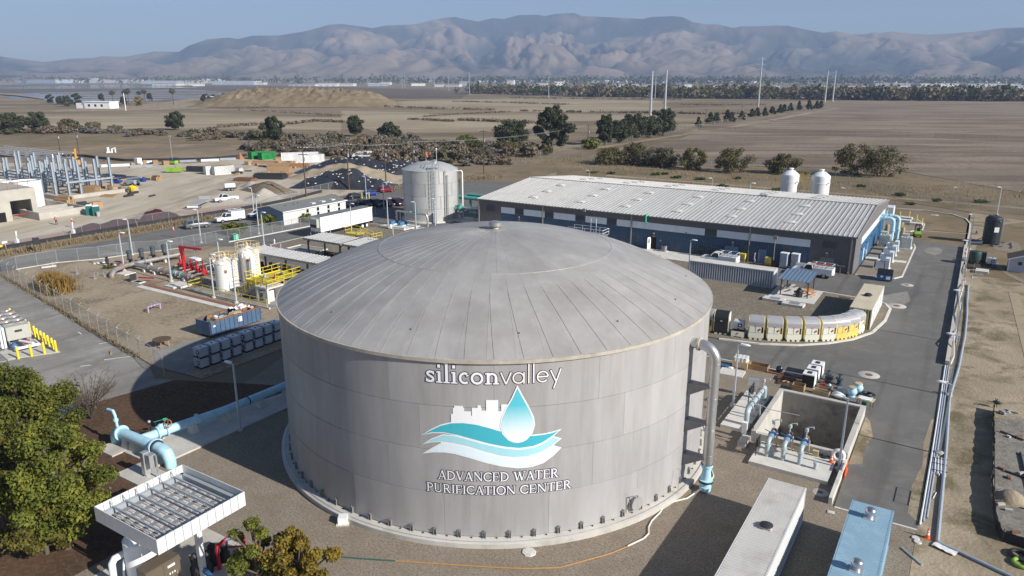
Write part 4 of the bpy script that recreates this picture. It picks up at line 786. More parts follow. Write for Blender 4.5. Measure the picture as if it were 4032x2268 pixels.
# things laid out round the pit
t=thing('bucket_pallet','pale wooden crate carrying a cluster of white buckets','crate',(-17.6,72.5,.02),R(4)); MB().box(-.75,.75,-.6,.6,.1,.75).box(-.75,-.5,-.6,.6,0,.1).box(.5,.75,-.6,.6,0,.1).build('crate','wood_pale',t,None)
bk=MB().lathe([(0,.0),(.14,0),(.165,.40),(.175,.42),(0,.42)],14).mesh('bucket','white_plastic',40)
for i in range(4):
    for j in range(3): put('bucket',bk,t,loc=(-.5+i*.35+.05*(j%2),-.38+j*.38,.75))
one('concrete_slab',MB().box(-1.2,1.2,-.9,.9,0,.12),'concrete_light','flat concrete slab in the gravel below the bucket crate','slab',(-17.9,70.4,.01),R(3))
one('blue_tarp',MB().grid(8,5,lambda a,b:((a-.5)*1.1,(b-.5)*.6,.05+.12*noise.noise((a*5,b*4,1))+.1)),'valve_blue','crumpled blue tarp on the slab by the bucket crate','tarp',(-19.0,71.6,.1)); one('oval_cover',MB().ball((0,0,.06),.32,12,5,(1,.7,.25)),'white_plastic','white oval lid beside the blue tarp','lid',(-18.3,71.4,.12))
def crate(p,d,label,m='wood',rz=0,open_=True,z=.02):
    t=thing('wood_crate',label,'crate',(*p,z),rz); x,y,h=d[0]/2,d[1]/2,d[2]
    MB().box(-x,x,-y,y,0,.04).build('bottom',m,t,None)
    for a in ((-x,x,-y,-y+.04),(-x,x,y-.04,y),(-x,-x+.04,-y+.04,y-.04),(x-.04,x,-y+.04,y-.04)): MB().box(*a,.04,h).build('side',m,t,None)
    if not open_: MB().box(-x,x,-y,y,h,h+.04).build('top',m,t,None)
    return t
crate((-15.85,72.9),(1.9,1.0,.55),'open brown wooden crate right of the bucket crate'); crate((-11.3,69.6),(1.1,.9,.6),'open wooden box against the back rim of the pit'); crate((-9.25,69.7),(1.5,.5,.4),'shallow pale box with scraps behind the pit','wood_pale',R(-8)); crate((-9.25,71.5),(1.3,.5,.22),'low wooden tray holding a small motor by the cabinets')
t=thing('valve_skid','rust red plate carrying a dark blue valve','valve',(-14.2,72.9,.02)); MB().box(-.9,.9,-.5,.5,0,.1).build('plate','rust_metal',t,None); MB().ball((.35,.1,.42),.36,12,8,(1,.8,1)).build('valve','car_navy',t,60)
t=thing('wood_pallet','dark pallet with copper scraps behind the pit','pallet',(-12.7,70.6,.02),R(8));
for i in range(5): MB().box(-.75,.75,-.5+i*.22,-.38+i*.22,.1,.14).build('slat','wood_dark',t,None)
MB().box(-.75,-.6,-.5,.5,0,.1).box(.6,.75,-.5,.5,0,.1).build('runner','rust_metal',t,None); MB().tube([(-.3,-.1,.2),(0,.1,.22),(.3,-.05,.2),(.1,-.2,.22)],.06,6).build('scrap','cardboard',t)
one('steel_pipe',MB().tube([(-1.9,.4,.1),(0,.1,.12),(1.6,-.3,.3),(1.75,-.9,.35)],.09,8),'dark_metal','dark bent pipe lying beside the cabinets','pipe',(-12.6,72.4,.0)); one('pallet_stack',MB().box(-.9,.9,-.6,.6,0,.08).box(-.8,.8,-.5,.5,.1,.18),'wood_dark','dark flat pallet on the gravel left of the cabinets','pallet',(-12.9,71.6,.02))
for i,(p,lab) in enumerate((((-10.7,71.35),'white topped dark cabinet nearest the pit'),((-10.65,73.0),'white topped dark cabinet in the middle of three'),((-10.55,74.5),'white topped dark cabinet farthest from the pit'))):
    t=thing('equipment_cabinet',lab,'cabinet',(*p,.02),0,'cabinets stored on the road'); MB().box(-.55,.55,-.6,.6,.06,1.2).build('body','black_plastic',t,None); MB().box(-.56,.56,-.61,.61,1.2,1.3).build('top','white_paint',t,None); MB().box(.55,.565,-.6,.6,.1,1.2).build('side_panel','white_paint',t,None); MB().box(-.2,.2,-.3,.3,1.3,1.34).build('grille','dark_metal',t,None)
def bigvalve(p,label,m='car_navy',h=1.0):
    t=thing('gate_valve',label,'valve',(*p,.02)); MB().lathe([(0,0),(.3,0),(.3,.08),(.2,.1),(.24,.5),(.34,.55),(.34,.65),(.12,.7),(.06,h),(0,h)],14).build('body',m,t); MB().lathe([(.2,h),(.24,h+.03),(.2,h+.06)],14).bar((-.2,0,h+.03),(.2,0,h+.03),.03).build('hand_wheel',m,t); return t
mat('slate_blue_metal',(.05,.075,.10),.5,.2,.15,2)
bigvalve((-9.35,73.7),'dark blue valve standing behind the cabinets','slate_blue_metal',.9); bigvalve((-8.2,73.0),'dark blue valve standing alone on the road','slate_blue_metal',1.0)
t=thing('compressor','dark small engine compressor on the road beside the cabinets','compressor',(-9.1,72.6,.02)); MB().ball((0,0,.35),.3,12,7,(1.4,.8,1)).box(-.35,.35,-.2,.2,.55,.85).build('body','dark_metal',t,50); MB().bar((.3,0,.5),(.75,.1,.95),.04).build('handle','dark_metal',t)
t=thing('small_motor','red and blue motor parts on a low tray','motor',(-9.1,71.5,.22)); MB().ball((.25,0,.16),.16,10,6).build('blue_motor','blue_pipe',t,60); MB().box(-.5,-.1,-.12,.12,0,.2).build('red_pump','red_paint',t,None)
for p,lab in (((-6.75,70.7),'round blue valve body nearer the pit corner'),((-6.4,71.95),'round blue valve body farther from the pit corner')):
    t=thing('blue_valve',lab,'valve',(*p,.02)); MB().lathe([(0,0),(.33,0),(.33,.07),(.25,.1),(.43,.38),(.45,.58),(.3,.82),(.36,.86),(.36,.93)],18).build('body','blue_pipe',t,50); MB().lathe([(0,.94),(.36,.94),(.34,.98),(0,.98)],18).build('cap','wood_pale',t)
one('white_float_tank',MB().ball((0,0,.32),.42,14,8,(1.5,.7,.75)).tube([(.4,0,.3),(.9,-.1,.2)],.12,8),'white_paint','white rounded tank lying beside the blue valve bodies','tank',(-7.75,69.6,.02),R(-20),smooth=60)
one('meter_box',MB().box(-.4,.4,-.25,.25,0,.45).box(-.42,.42,-.27,.27,.45,.5),'galvanised','grey metal box behind the white tank body','box',(-7.6,70.9,.02),R(-8))
one('wire_coil',MB().lathe([(.55+.16*math.cos(R(a)),.10+.12*math.sin(R(a))) for a in range(0,361,45)],16).lathe([(.35+.1*math.cos(R(a)),.2+.1*math.sin(R(a))) for a in range(0,361,60)],14),'black_plastic','loose coil of black cable beside the pit corner','cable',(-5.5,71.6,.05))
t=thing('work_table','cluttered table at the outer corner of the pit','table',(-5.4,69.0,.02),R(-10)); MB().box(-.7,.7,-.5,.5,.7,.76).build('table_top','wood_pale',t,None)
for sx in (-.6,.6):
    for sy in (-.4,.4): MB().bar((sx,sy,0),(sx,sy,.7),.07).build('leg','wood',t,None)
MB().grid(6,5,lambda a,b:((a-.5)*1.1,(b-.5)*.8,.80+.12*noise.noise((a*4,b*4,3)))).build('cloth','white_paint',t); MB().box(-.1,.3,-.75,-.5,.2,.7).build('green_bag','hose_green',t,None)
# hoses on the ground
one('discharge_hose',MB().tube([(*p,.06) for p in ((-13.73,50.49),(-13.29,49.66),(-13.19,48.39),(-13.63,46.82),(-13.94,45.63),(-14.57,44.75),(-15.00,44.01),(-14.92,42.89),(-15.03,41.70),(-14.94,40.89),(-14.66,40.21),(-14.73,39.55),(-15.29,38.24))],.055,8),'hose_white','white hose running from the blue overflow valve','hose')
one('garden_hose',MB().tube([(*p,.04) for p in ((-15.30,38.22),(-15.81,37.19),(-16.32,36.39),(-16.98,35.47),(-17.95,34.08),(-19.56,32.95),(-21.28,32.00),(-23.96,30.68),(-26.86,29.26))],.045,8),'hose_orange','orange hose crossing the gravel in front of the tank','hose')
one('garden_hose',MB().tube([(*p,.04) for p in ((-26.88,29.25),(-28.50,28.44),(-30.39,27.57),(-31.60,26.97))],.045,8),'hose_green','dark green hose running into the orange tree','hose')
# ------------------------------------------------------------------ low wall, pipes and fittings along the road's right edge
struct('edge_wall',MB().box(.25,.62,84.4,149.5,0,.5),'concrete')
def run(name,label,pts,r,m,cat='pipe'): return one(name,MB().tube(pts,r,8),m,label,cat)
run('ground_pipe','long grey pipe lying along the earth bank',[(1.42,49.2,.12),(1.3,62,.12),(1.05,75,.12),(1.5,84,.12),(1.75,95,.12),(1.75,104,.12),(1.6,112,.12),(1.55,121,.12)],.12,'pvc_grey')
run('ground_pipe','grey pipe turning away from the road corner',[(1.42,49.1,.12),(2.6,48.7,.12),(5.6,47.5,.12)],.11,'pvc_grey')
for k,(dx,m,lab) in enumerate(((.0,'pvc_white','pale pipe lying closest to the road edge'),(.17,'pvc_grey','grey pipe lying second from the road edge'),(.34,'pvc_grey','grey pipe lying third from the road edge'))): run('edge_pipe',lab,[(.32+dx,50.7+k*.6,.09),(.36+dx,60,.09),(.35+dx,72,.09),(.3+dx,84.0,.09)],.065,m)
run('edge_hose','white hose looping along the top of the road wall',[(.75,84,.3),(.95,87,.2),(.7,91,.9),(.85,97,.5),(.95,103,.85),(.7,110,.6),(.9,116,.85),(.8,122,.4),(1.0,128,.8),(.75,136,.5),(.8,146,.6)],.06,'pvc_white','hose')
run('crossing_pipe','pair of thin pale pipes crossing the loop road',[(-7.3,162.3,.06),(.4,163.8,.06),(2.2,163.2,.3)],.06,'rust_metal')
run('crossing_pipe','thin white pipe crossing the loop road',[(-7.3,161.7,.05),(.4,163.1,.05),(2.2,162.6,.25)],.04,'pvc_white')
t=thing('pipe_bundle','strapped bundle of white pipes beside the tall road light','pipe bundle',(1.0,60.2,.02),R(2))
for i in range(9): MB().cyl((-.42+.1*i,-1.6+.1*((i*7)%4),.06+.09*(i%2)),(-.42+.1*i,1.5-.1*((i*5)%3),.06+.09*(i%2)),.045,8).build('pipe','pvc_white',t)
for y in (-1.0,.2,1.1): MB().box(-.5,.5,y-.03,y+.03,.16,.2).build('strap','dark_metal',t,None)
run('scrap_pipe','single grey pipe lying on the gravel near the blue container',[(-.46,47.34,.06),(.76,46.06,.06)],.06,'grey_pipe')
run('scrap_pipe','short white pipe offcut in the bare earth',[(.85,54.9,.05),(1.0,55.9,.05)],.04,'pvc_white')
one('rail_frame',MB().bar((0,0,0),(0,0,1.0),.04).bar((0,2.2,0),(0,2.2,1.0),.04).bar((0,0,1),(0,2.2,1),.04).bar((0,0,.5),(0,2.2,.5),.04).bar((0,1.1,0),(0,1.1,1),.04),'galvanised','small steel rail standing at the road edge near its end','rail',(.3,53.0,0))
for p,lab in (((.2,49.0),'pale round stone disc at the road end'),((.35,48.6),'second pale round stone disc at the road end')): one('stone_disc',MB().lathe([(0,.07),(.22,.07),(.24,0)],14),'concrete_light',lab,'lid',(*p,.02))
one('plastic_scrap',MB().grid(8,6,lambda a,b:((a-.5)*1.4,(b-.5)*.8,.06+.14*abs(noise.noise((a*5,b*5,9))))),'white_plastic','crumpled white plastic at the pipe corner','plastic',(1.9,48.7,.05),R(-20))
mat('lilac_paint',(.42,.33,.47),.5,0,.1,2)
def hydrant(p,label,m='lilac_paint',h=.8):
    t=thing('hydrant',label,'hydrant',(*p,.0)); MB().lathe([(0,0),(.16,0),(.16,.06),(.1,.08),(.1,h*.6),(.14,h*.62),(.14,h*.72),(.1,h*.75),(.08,h*.95),(0,h)],12).build('body',m,t); MB().cyl((-.2,0,h*.55),(.2,0,h*.55),.06,8).build('outlet',m,t); return t
hydrant((.95,122.0),'lilac hydrant at the foot of the light opposite the air conditioners'); hydrant((1.0,76.0),'lilac hydrant on the earth behind the light pole'); hydrant((.85,92.0),'rust coloured hydrant at the light opposite the sheds','rust_metal',.55); hydrant((.95,108.5),'white and red hydrant behind the low road wall','car_white',.7); hydrant((.9,150.5),'small hydrant under the lamp near the green tank'); hydrant((1.9,163.2),'red brown hydrant where pipes leave the road','rust_metal',.9)
lightpole((.95,75.7),R(180),'light pole on the road edge just past the manhole'); lightpole((.98,148.0),R(180),'light pole beside the low wall near the tall dark tank')
# tanks and shed right of the road
t=thing('poly_tank','tall dark blue-black ribbed plastic tank with a torn cover','tank',(4.15,155.5,.1))
pr=[(0,0),(1.34,0)]
for i in range(9): z=.1+i*.5; pr+=[(1.38,z),(1.38,z+.38),(1.31,z+.42),(1.31,z+.47)]
pr+=[(1.3,4.6),(1.0,4.85),(.4,5.0),(0,5.0)]; MB().lathe(pr,32).build('shell','poly_tank_dark',t)
MB().grid(10,8,lambda a,b:((a-.5)*2.3,(b-.5)*2.3,4.95-.8*max(0,((a-.5)**2+(b-.5)**2)*3-.3)+.28*noise.noise((a*4,b*4,5)))).build('torn_cover','tarp_black',t)
MB().add([(.25,-1.40,2.2),(.95,-1.10,2.2),(.95,-1.10,3.1),(.25,-1.40,3.1)],[(0,1,2,3)]).build('label','white_plastic',t,None)
ld=MB()
for y in (-.5,0): ld.bar((1.55,y-.3,0),(1.55,y-.3,4.4),.05)
for z in np.arange(.3,4.4,.35): ld.bar((1.55,-.8,z),(1.55,-.3,z),.03)
ld.bar((1.3,-.3,4.4),(1.55,-.3,4.4),.05).bar((1.3,-.8,4.4),(1.55,-.8,4.4),.05); ld.build('ladder','white_paint',t)
one('liner_mat',MB().grid(14,8,lambda a,b:(1.2+a*6.2,152.6+b*5.4-a*.4,.04+.10*(abs(a-.5)>.45)+.05*noise.noise((a*9,b*7,2)))),'tarp_black','black liner sheet spread under the tall dark tank','liner')
for i,(a,b) in enumerate((((1.0,154.6,.2),(3.0,154.2,.5)),((.9,153.3,.2),(2.9,152.9,.45)))): run('pvc_line','white pipe at the foot of the tall dark tank, '+['upper','lower'][i],[a,b],.06,'pvc_white')
one('pipe_pile',MB().tube([(0,0,.1),(1.4,.5,.25)],.08,6).tube([(.1,.5,.15),(1.5,.1,.3)],.07,6).tube([(.8,.8,.2),(1.8,1.6,.8)],.06,6).box(.2,1.1,.2,.7,.0,.35),'black_plastic','dark pile of fittings between road and tall dark tank','pipe pile',(1.2,155.4,.05))
t=thing('poly_tank','squat dark green round tank with shallow domed top','tank',(1.95,136.0,.25)); MB().lathe([(0,0),(.82,0),(.86,.1),(.86,1.75),(.8,1.9),(.4,2.02),(0,2.05)],28).build('shell','poly_tank_green',t)
one('poly_tank',MB().box(-.6,.6,-.5,.5,0,1.6).box(-.62,.62,-.52,.52,.3,.36).box(-.62,.62,-.52,.52,1.1,1.16),'poly_tank_green','dark square tank behind the squat green tank','tank',(2.9,137.6,.25))
t=thing('timber_platform','dark timber deck carrying the green tank','platform',(0,0,0)); MB().prism([(1.1,131.8),(4.8,133.0),(4.6,138.2),(1.0,137.6)],.0,.12).build('liner','tarp_black',t,None)
for i in range(9): MB().box(1.15,4.3,132.9+i*.55,133.3+i*.55,.14,.22).build('plank','wood_dark',t,None)
one('concrete_slab',MB().box(-.85,.85,-1.0,1.0,0,.4),'concrete_light','raised pale concrete block in front of the timber deck','block',(3.1,130.6,.02),R(-3))
t=thing('survey_tripod','thin white post on crossed feet in the bare earth','post',(1.94,126.5,.02)); MB().bar((0,0,0),(0,0,2.2),.04).build('post','white_paint',t,None); MB().bar((-.7,0,.03),(.7,0,.03),.08).bar((0,-.7,.03),(0,.7,.03),.08).build('foot','white_paint',t,None)
t=thing('storage_shed','pale blue shed with brown shingle roof at the right edge','shed',(6.4,133.4,.0)); L_=5.0
MB().add([(0,0,0),(L_,0,0),(L_,4,0),(0,4,0),(0,0,2.1),(L_,0,2.1),(L_,4,2.1),(0,4,2.1),(L_/2,0,3.0),(L_/2,4,3.0)],[(0,1,5,8,4),(2,3,7,9,6),(3,0,4,7),(1,2,6,5)]).build('wall','shed_blue' if 'shed_blue' in MATS else mat('shed_blue',(.40,.44,.52),.6,0,.05,1),t,None)
MB().add([(-.25,-.25,2.02),(L_/2,-.25,3.06),(L_/2,4.25,3.06),(-.25,4.25,2.02),(L_+.25,-.25,2.02),(L_+.25,4.25,2.02)],[(0,1,2,3),(1,4,5,2)]).build('roof',mat('shingle_brown',(.10,.075,.06),.9,0,.25,3),t,None)
MB().bar((-.2,-.27,1.98),(L_/2,-.27,3.0),.06,.14).bar((L_/2,-.27,3.0),(L_+.2,-.27,1.98),.06,.14).box(-.03,.1,-.03,.1,0,2.1).build('trim','white_paint',t,None)
for v in (1.2,3.5): MB().box(v,v+.5,-.04,0,1.2,1.7).build('window','glass_dark',t,None)
# silt fence excavation at the right edge
t=thing('silt_fence','black fabric silt fence round the excavated plot','silt fence',(0,0,0)); fp=[(4.5,74),(4.45,71.9),(4.5,66),(4.38,60),(4.45,55.7),(4.6,53),(4.95,51.6),(6.2,51.5),(9,51)]
for a,b in zip(fp,fp[1:]):
    n=max(1,int(math.dist(a,b)/1.5));
    MB().grid(n*3,2,lambda s,q:(a[0]+(b[0]-a[0])*s+.06*math.sin(s*n*6)*q,a[1]+(b[1]-a[1])*s,q*.75+.03*math.sin(s*9))).build('fabric','tarp_black',t)
    MB().bar((*a,0),(*a,.95),.05).build('post','wood_dark',t,None)
area('excavated_plot',[(4.6,72),(4.6,56),(5,52),(12,50.5),(18,68),(10,76)],.05,groundmat('sandbag_grey',[(.20,.185,.16),(.28,.26,.23),(.13,.12,.10),(.34,.30,.25)],[(.6,.38,.64),(1.6,.48,.70),(4,.58,.74)],.05,4) and 'sandbag_grey')
one('dirt_heap',MB().grid(12,10,lambda a,b:((a-.5)*2.4,(b-.5)*1.8,max(0,.75*(1-((a-.5)**2+(b-.5)**2)*4.6)+.12*noise.noise((a*6,b*6,0))))),'bare_earth','small heap of yellow earth inside the silt fence','heap',(5.5,57.6,.05),smooth=60)
for i,(p,q,lab) in enumerate((((6.3,66),(6.7,59),'dark pipe lying along the excavated plot'),((5.0,69.5),(6.6,68.6),'dark pipe across the upper excavated plot'),((5.2,62.0),(6.6,61.5),'short dark pipe across the middle of the plot'))): run('plot_pipe',lab,[(*p,.14),(*q,.14)],.07,'dark_metal')
for i in range(10):
    x=4.9+RNG.random()*2.2; y=53+RNG.random()*18; one('rubble_piece',MB().obox((0,0,.08),(.3+.3*RNG.random(),.2,.14),RNG.random()*3),'concrete' if i%3 else 'rust_metal','loose rubble piece scattered in the excavated plot','rubble',(x,y,.06),group='rubble in the excavated plot')
one('wheelbarrow_frame',MB().bar((0,0,.1),(.2,.1,.9),.06).bar((.3,0,.1),(0,.2,.9),.06).ball((.15,.2,.5),.35,8,5,(1,.6,.5)).bar((-.4,-.3,.6),(.5,.4,.5),.05).tube([(.9,.1,.1),(1.5,-.2,.2),(1.9,.1,.1)],.06,6),'dark_metal','tangled dark machine frame above the silt fence','machine',(4.5,74.9,.02),R(-20))
one('scrap_pile',MB().obox((0,0,.1),(.9,.5,.15),.3).obox((.3,.2,.2),(.7,.2,.1),1.2).obox((-.2,-.2,.15),(.6,.15,.2),2.2),'grey_plastic','small pile of scrap beside the tangled frame','scrap',(5.4,74.0,.02))
one('hose_coil',MB().lathe([(.45+.12*math.cos(R(a)),.12+.12*math.sin(R(a))) for a in range(0,361,45)],18),'lime_green','bright green hose coil at the right edge of the picture','hose',(5.95,49.4,.03)); one('hose_coil',MB().lathe([(.5+.13*math.cos(R(a)),.13+.13*math.sin(R(a))) for a in range(0,361,45)],18),'black_plastic','black hose coil above the green one at the right edge','hose',(5.85,50.3,.03))
# ------------------------------------------------------------------ island: storage sheds, shelter, tote
mat('poly_white',(.72,.71,.60),.5,0,.05,1.5,dirt=((.60,.58,.46),1.5,.55,.8)); mat('poly_cream',(.66,.58,.30),.5,0,.06,1.5); mat('poly_yellow',(.66,.53,.14),.5,0,.07,1.5); mat('shutter_grey',(.36,.36,.38),.45,.1,.06,1.5); mat('cage_steel',(.55,.58,.62),.4,.6,.05,2)
mat('hz_red',(.55,.03,.03),.5); mat('hz_blue',(.03,.08,.35),.5); mat('hz_yellow',(.75,.55,.03),.5); mat('hz_white',(.8,.8,.8),.5)
def hazard(par,x,y,z,s,axis='x'):
    o=None
    for (dx,dz),m in (((0,1),'hz_red'),((-1,0),'hz_blue'),((1,0),'hz_yellow'),((0,-1),'hz_white')):
        cx,cz=x+dx*s*.5,z+dz*s*.5; h=s*.47
        mb=MB().add([(cx-h,y,cz),(cx,y,cz-h),(cx+h,y,cz),(cx,y,cz+h)],[(0,1,2,3)]); q=mb.build('hazard_placard' if o is None else 'placard_field',m,par if o is None else o,None); o=o or q
_shed={}
def polyshed(p,rz,label,kind='w'):
    if kind not in _shed:
        t=thing('storage_shed',label,'shed',(*p,.12),rz,'chemical storage sheds along the kerb'); body='poly_yellow' if kind=='y' else 'poly_white'; side='poly_cream'
        if kind=='k': body=side='poly_white'
        w=.86; pr=[(-.75,.30),(-.75,2.0)]+[(-.75+.75*(1-math.cos(R(a))),2.0+.55*math.sin(R(a))) for a in (20,40,60,80,90)]+[(.75,2.55-.05),(.75,.30)]
        for s in (-w,w-.09):
            mb=MB(); n=len(pr); mb.add([(s,y,z) for y,z in pr]+[(s+.09,y,z) for y,z in pr],[tuple(range(n)),tuple(range(2*n-1,n-1,-1))]+[(i,n+i,n+(i+1)%n,(i+1)%n) for i in range(n)]); mb.build('end_wall',side if kind!='k' else 'poly_white',t,40)
        b=MB().box(-w+.09,w-.09,-.78,.75,.22,.85); b.box(-w+.09,w-.09,.66,.75,.85,2.45); b.build('sump_base',body if kind!='k' else 'black_plastic',t,None)
        for x in (-.55,-.02,.5): MB().box(x-.13,x+.18,-.76,.75,0,.22).build('foot',body,t,None)
        mb=MB();
        for k in (0,1): mb.box(-w+.12+k*.68,-w+.74+k*.68,-.80,-.74,.88,1.55)
        mb.build('front_door',body if kind!='k' else 'black_plastic',t,None)
        pts=[(-.74,1.55),(-.76,2.0)]+[(-.75+.76*(1-math.cos(R(a))),2.0+.56*math.sin(R(a))) for a in (20,40,60,80,90)]+[(.70,2.54)]
        if kind=='k': pts=[(-.79,.5),(-.79,1.2)]+pts
        sh=MB();
        seg=[]
        for a,b2 in zip(pts,pts[1:]):
            L=math.dist(a,b2); k=max(1,int(L/.11))
            for i in range(k): seg.append((a[0]+(b2[0]-a[0])*i/k,a[1]+(b2[1]-a[1])*i/k))
        seg.append(pts[-1])
        for i in range(len(seg)-1):
            (ya,za),(yb,zb)=seg[i],seg[i+1]; ny,nz=-(zb-za),(yb-ya); q=math.hypot(ny,nz) or 1; ny,nz=ny/q*.02,nz/q*.02
            ym,zm=(ya+yb)/2+ny,(za+zb)/2+nz
            sh.add([(-w+.09,ya,za),(w-.09,ya,za),(w-.09,ym,zm),(-w+.09,ym,zm),(w-.09,yb,zb),(-w+.09,yb,zb)],[(0,1,2,3),(3,2,4,5)])
        sh.build('roll_shutter','black_plastic' if kind=='k' else 'shutter_grey',t,None)
        MB().box(-.12,.12,-.80,-.77,1.62,1.68).build('handle','safety_orange' if kind!='k' else 'white_plastic',t,None)
        if kind!='k': hazard(t,.38,-.815,1.18,.25)
        _shed[kind]=t; return t
    return dup(_shed[kind],(*p,.12),rz,label,'chemical storage sheds along the kerb')
SP=[(-22.4,81.75,8,'k'),(-18.55,82.05,12,'w'),(-16.75,82.75,20,'w'),(-14.95,83.65,27,'w'),(-13.25,84.65,31,'w'),(-11.75,85.8,38,'w'),(-10.6,87.05,48,'y'),(-9.75,88.55,58,'y'),(-9.3,90.2,66,'w')]
LB=['black shuttered storage shed nearest the tank','white storage shed just right of the caged tote','white storage shed, second to the right of the caged tote','white storage shed, third to the right of the caged tote','white storage shed, fourth to the right of the caged tote','white storage shed just left of the yellow fronted sheds','yellow fronted storage shed, the left of two','yellow fronted storage shed, the right of two','white storage shed against the tan container']
for (x,y,a,k),lab in zip(SP,LB): polyshed((x,y),R(a),lab,k)
polyshed((-24.2,81.7),R(2),'storage shed with grey shutter half hidden by the tank edge','y')
_ibc=None
mat('ibc_bottle',(.62,.66,.70),.35,0,.05,1.5,rnd=.06,dirt=((.50,.53,.56),1.5,.5,.8))
def ibc(p,rz,label,z=.02,group=None):
    global _ibc
    if _ibc is None:
        t=thing('ibc_tote',label,'tote',(*p,z),rz,group);
        MB().box(-.58,.58,-.5,.5,.10,.15).box(-.58,-.40,-.5,.5,0,.1).box(-.09,.09,-.5,.5,0,.1).box(.40,.58,-.5,.5,0,.1).build('pallet','black_plastic',t,None)
        MB().add(*(lambda m:(m.v,m.f))(MB().box(-.54,.54,-.46,.46,.16,1.08))).box(-.35,.35,-.3,.3,1.08,1.11).build('bottle','ibc_bottle',t,None)
        cg=MB()
        for z_ in (.3,.55,.8,1.05):
            cg.box(-.58,.58,-.505,-.49,z_-.012,z_+.012).box(-.58,.58,.49,.505,z_-.012,z_+.012).box(-.585,-.57,-.5,.5,z_-.012,z_+.012).box(.57,.585,-.5,.5,z_-.012,z_+.012)
        for i in range(7):
            x=-.57+i*.19; cg.box(x-.01,x+.01,-.515,-.5,.14,1.1).box(x-.01,x+.01,.5,.515,.14,1.1)
        for i in range(6):
            y=-.48+i*.192; cg.box(-.6,-.585,y-.01,y+.01,.14,1.1).box(.585,.6,y-.01,y+.01,.14,1.1)
        cg.bar((-.58,-.2,1.1),(.58,-.2,1.1),.02).bar((-.58,.2,1.1),(.58,.2,1.1),.02); cg.build('cage','cage_steel',t,None)
        MB().lathe([(0,1.16),(.11,1.16),(.11,1.1)],12).build('lid','black_plastic',t); MB().box(-.1,.1,-.52,-.46,.14,.3).build('tap','red_paint',t,None)
        MB().box(-.05,.38,-.53,-.515,.45,.85).build('label_plate','car_navy',t,None); MB().box(.06,.26,-.535,-.53,.55,.75).build('label_sheet','white_plastic',t,None)
        _ibc=t; return t
    return dup(_ibc,(*p,z),rz,label,group)
t=thing('spill_pallet','cream spill pallet under the lone tote in the shed row','pallet',(-20.45,81.75,.12),R(8)); MB().box(-.72,.72,-.72,.72,.12,.72).box(-.7,-.4,-.7,.7,0,.12).box(.4,.7,-.7,.7,0,.12).build('sump','poly_white',t,None); MB().box(-.7,.7,-.7,.7,.72,.76).build('grate','black_plastic',t,None); hazard(t,.0,-.74,.42,.2)
ibc((-20.45,81.75),R(8),'single caged tote on a spill pallet between black and white sheds',.88)
ibc((4.3,135.9),R(-4),'caged white tote beside the squat green tank',.3)
# picnic shelter
struct('shelter_slab',MB().prism([(-21.5,99.4),(-15.45,99.1),(-15.45,106.05),(-21.5,106.05)],0,.16),'concrete_light')
mat('shelter_roof',(.15,.22,.31),.45,.2,.06,1.5,rnd=.08); mat('steel_brown',(.16,.095,.06),.6,.1,.15,2)
t=thing('picnic_shelter','small open shelter with blue ribbed metal roof on four posts','shelter',(-18.45,103.3,.16))
for x in (-1.75,1.75):
    for y in (-1.9,2.2): MB().box(x-.07,x+.07,y-.07,y+.07,0,2.3).build('post','steel_brown',t,None)
    MB().bar((x,-2.3,2.28),(x,2.6,2.45),.1,.14).build('beam','steel_brown',t,None)
for y in (-1.9,2.2):
    MB().bar((-2.0,y,2.3),(2.0,y,2.3),.1,.14).bar((-1.75,y,1.8),(-1.3,y,2.25),.07).bar((1.75,y,1.8),(1.3,y,2.25),.07).build('brace','steel_brown',t,None)
rp=MB(); q=.52;
for i in range(1): rp.add([(0,-2.75,2.42),(.04,-2.75,2.48),(.10,-2.75,2.48),(.14,-2.75,2.42),(q-.004,-2.75,2.42),(0,2.95,2.62),(.04,2.95,2.68),(.10,2.95,2.68),(.14,2.95,2.62),(q-.004,2.95,2.62)],[(0,1,6,5),(1,2,7,6),(2,3,8,7),(3,4,9,8)])
rpm=rp.mesh('roof_sheet','shelter_roof')
for i in range(8): put('roof_sheet',rpm,t,loc=(-2.08+i*q,0,0))
def table(p,rz,label,m):
    t=thing('picnic_table',label,'picnic table',(*p,.16),rz,'picnic tables under the shelter'); MB().box(-.9,.9,-.38,.38,.70,.76).build('table_top',m,t,None)
    for y in (-.7,.7): MB().box(-.9,.9,y-.14,y+.14,.42,.47).build('bench',m,t,None)
    for x in (-.6,.6): MB().bar((x,-.75,.02),(x,.3,.72),.06).bar((x,.75,.02),(x,-.3,.72),.06).bar((x,-.75,.4),(x,.75,.4),.05).build('frame',m,t,None)
mat('orange_coat',(.62,.27,.09),.55,0,.08,2); table((-16.9,103.0),R(80),'orange picnic table at the right side of the shelter','orange_coat'); table((-19.6,104.2),R(70),'grey picnic table at the left side of the shelter','concrete')
t=thing('covered_grill','barbecue grill under a black cover beside the shelter','grill',(-17.8,101.6,.16),R(20)); MB().lathe([(.42,0),(.45,.5),(.4,.9),(.25,1.15),(.08,1.3),(0,1.32)],12).build('cover','tarp_black',t); MB().box(-.7,-.3,-.2,.2,.6,.8).build('side_shelf','tarp_black',t,None)
for p,lab in (((-20.3,98.2),'low concrete vault with hatch at the front left of the shelter'),((-17.6,97.2),'low concrete vault with hatch in front of the shelter')):
    t=thing('concrete_vault',lab,'vault',(*p,.1),R(-2)); MB().box(-1.35,1.35,-.75,.75,0,.35).build('block','concrete_light',t,None); MB().box(-.5,.8,-.5,.55,.35,.38).build('hatch','galvanised',t,None)
one('rust_grate',MB().box(-.7,.7,-.25,.25,0,.08),'rust_metal','dark red metal piece on the gravel by the tan container','grate',(-12.4,104.6,.13),R(-5))
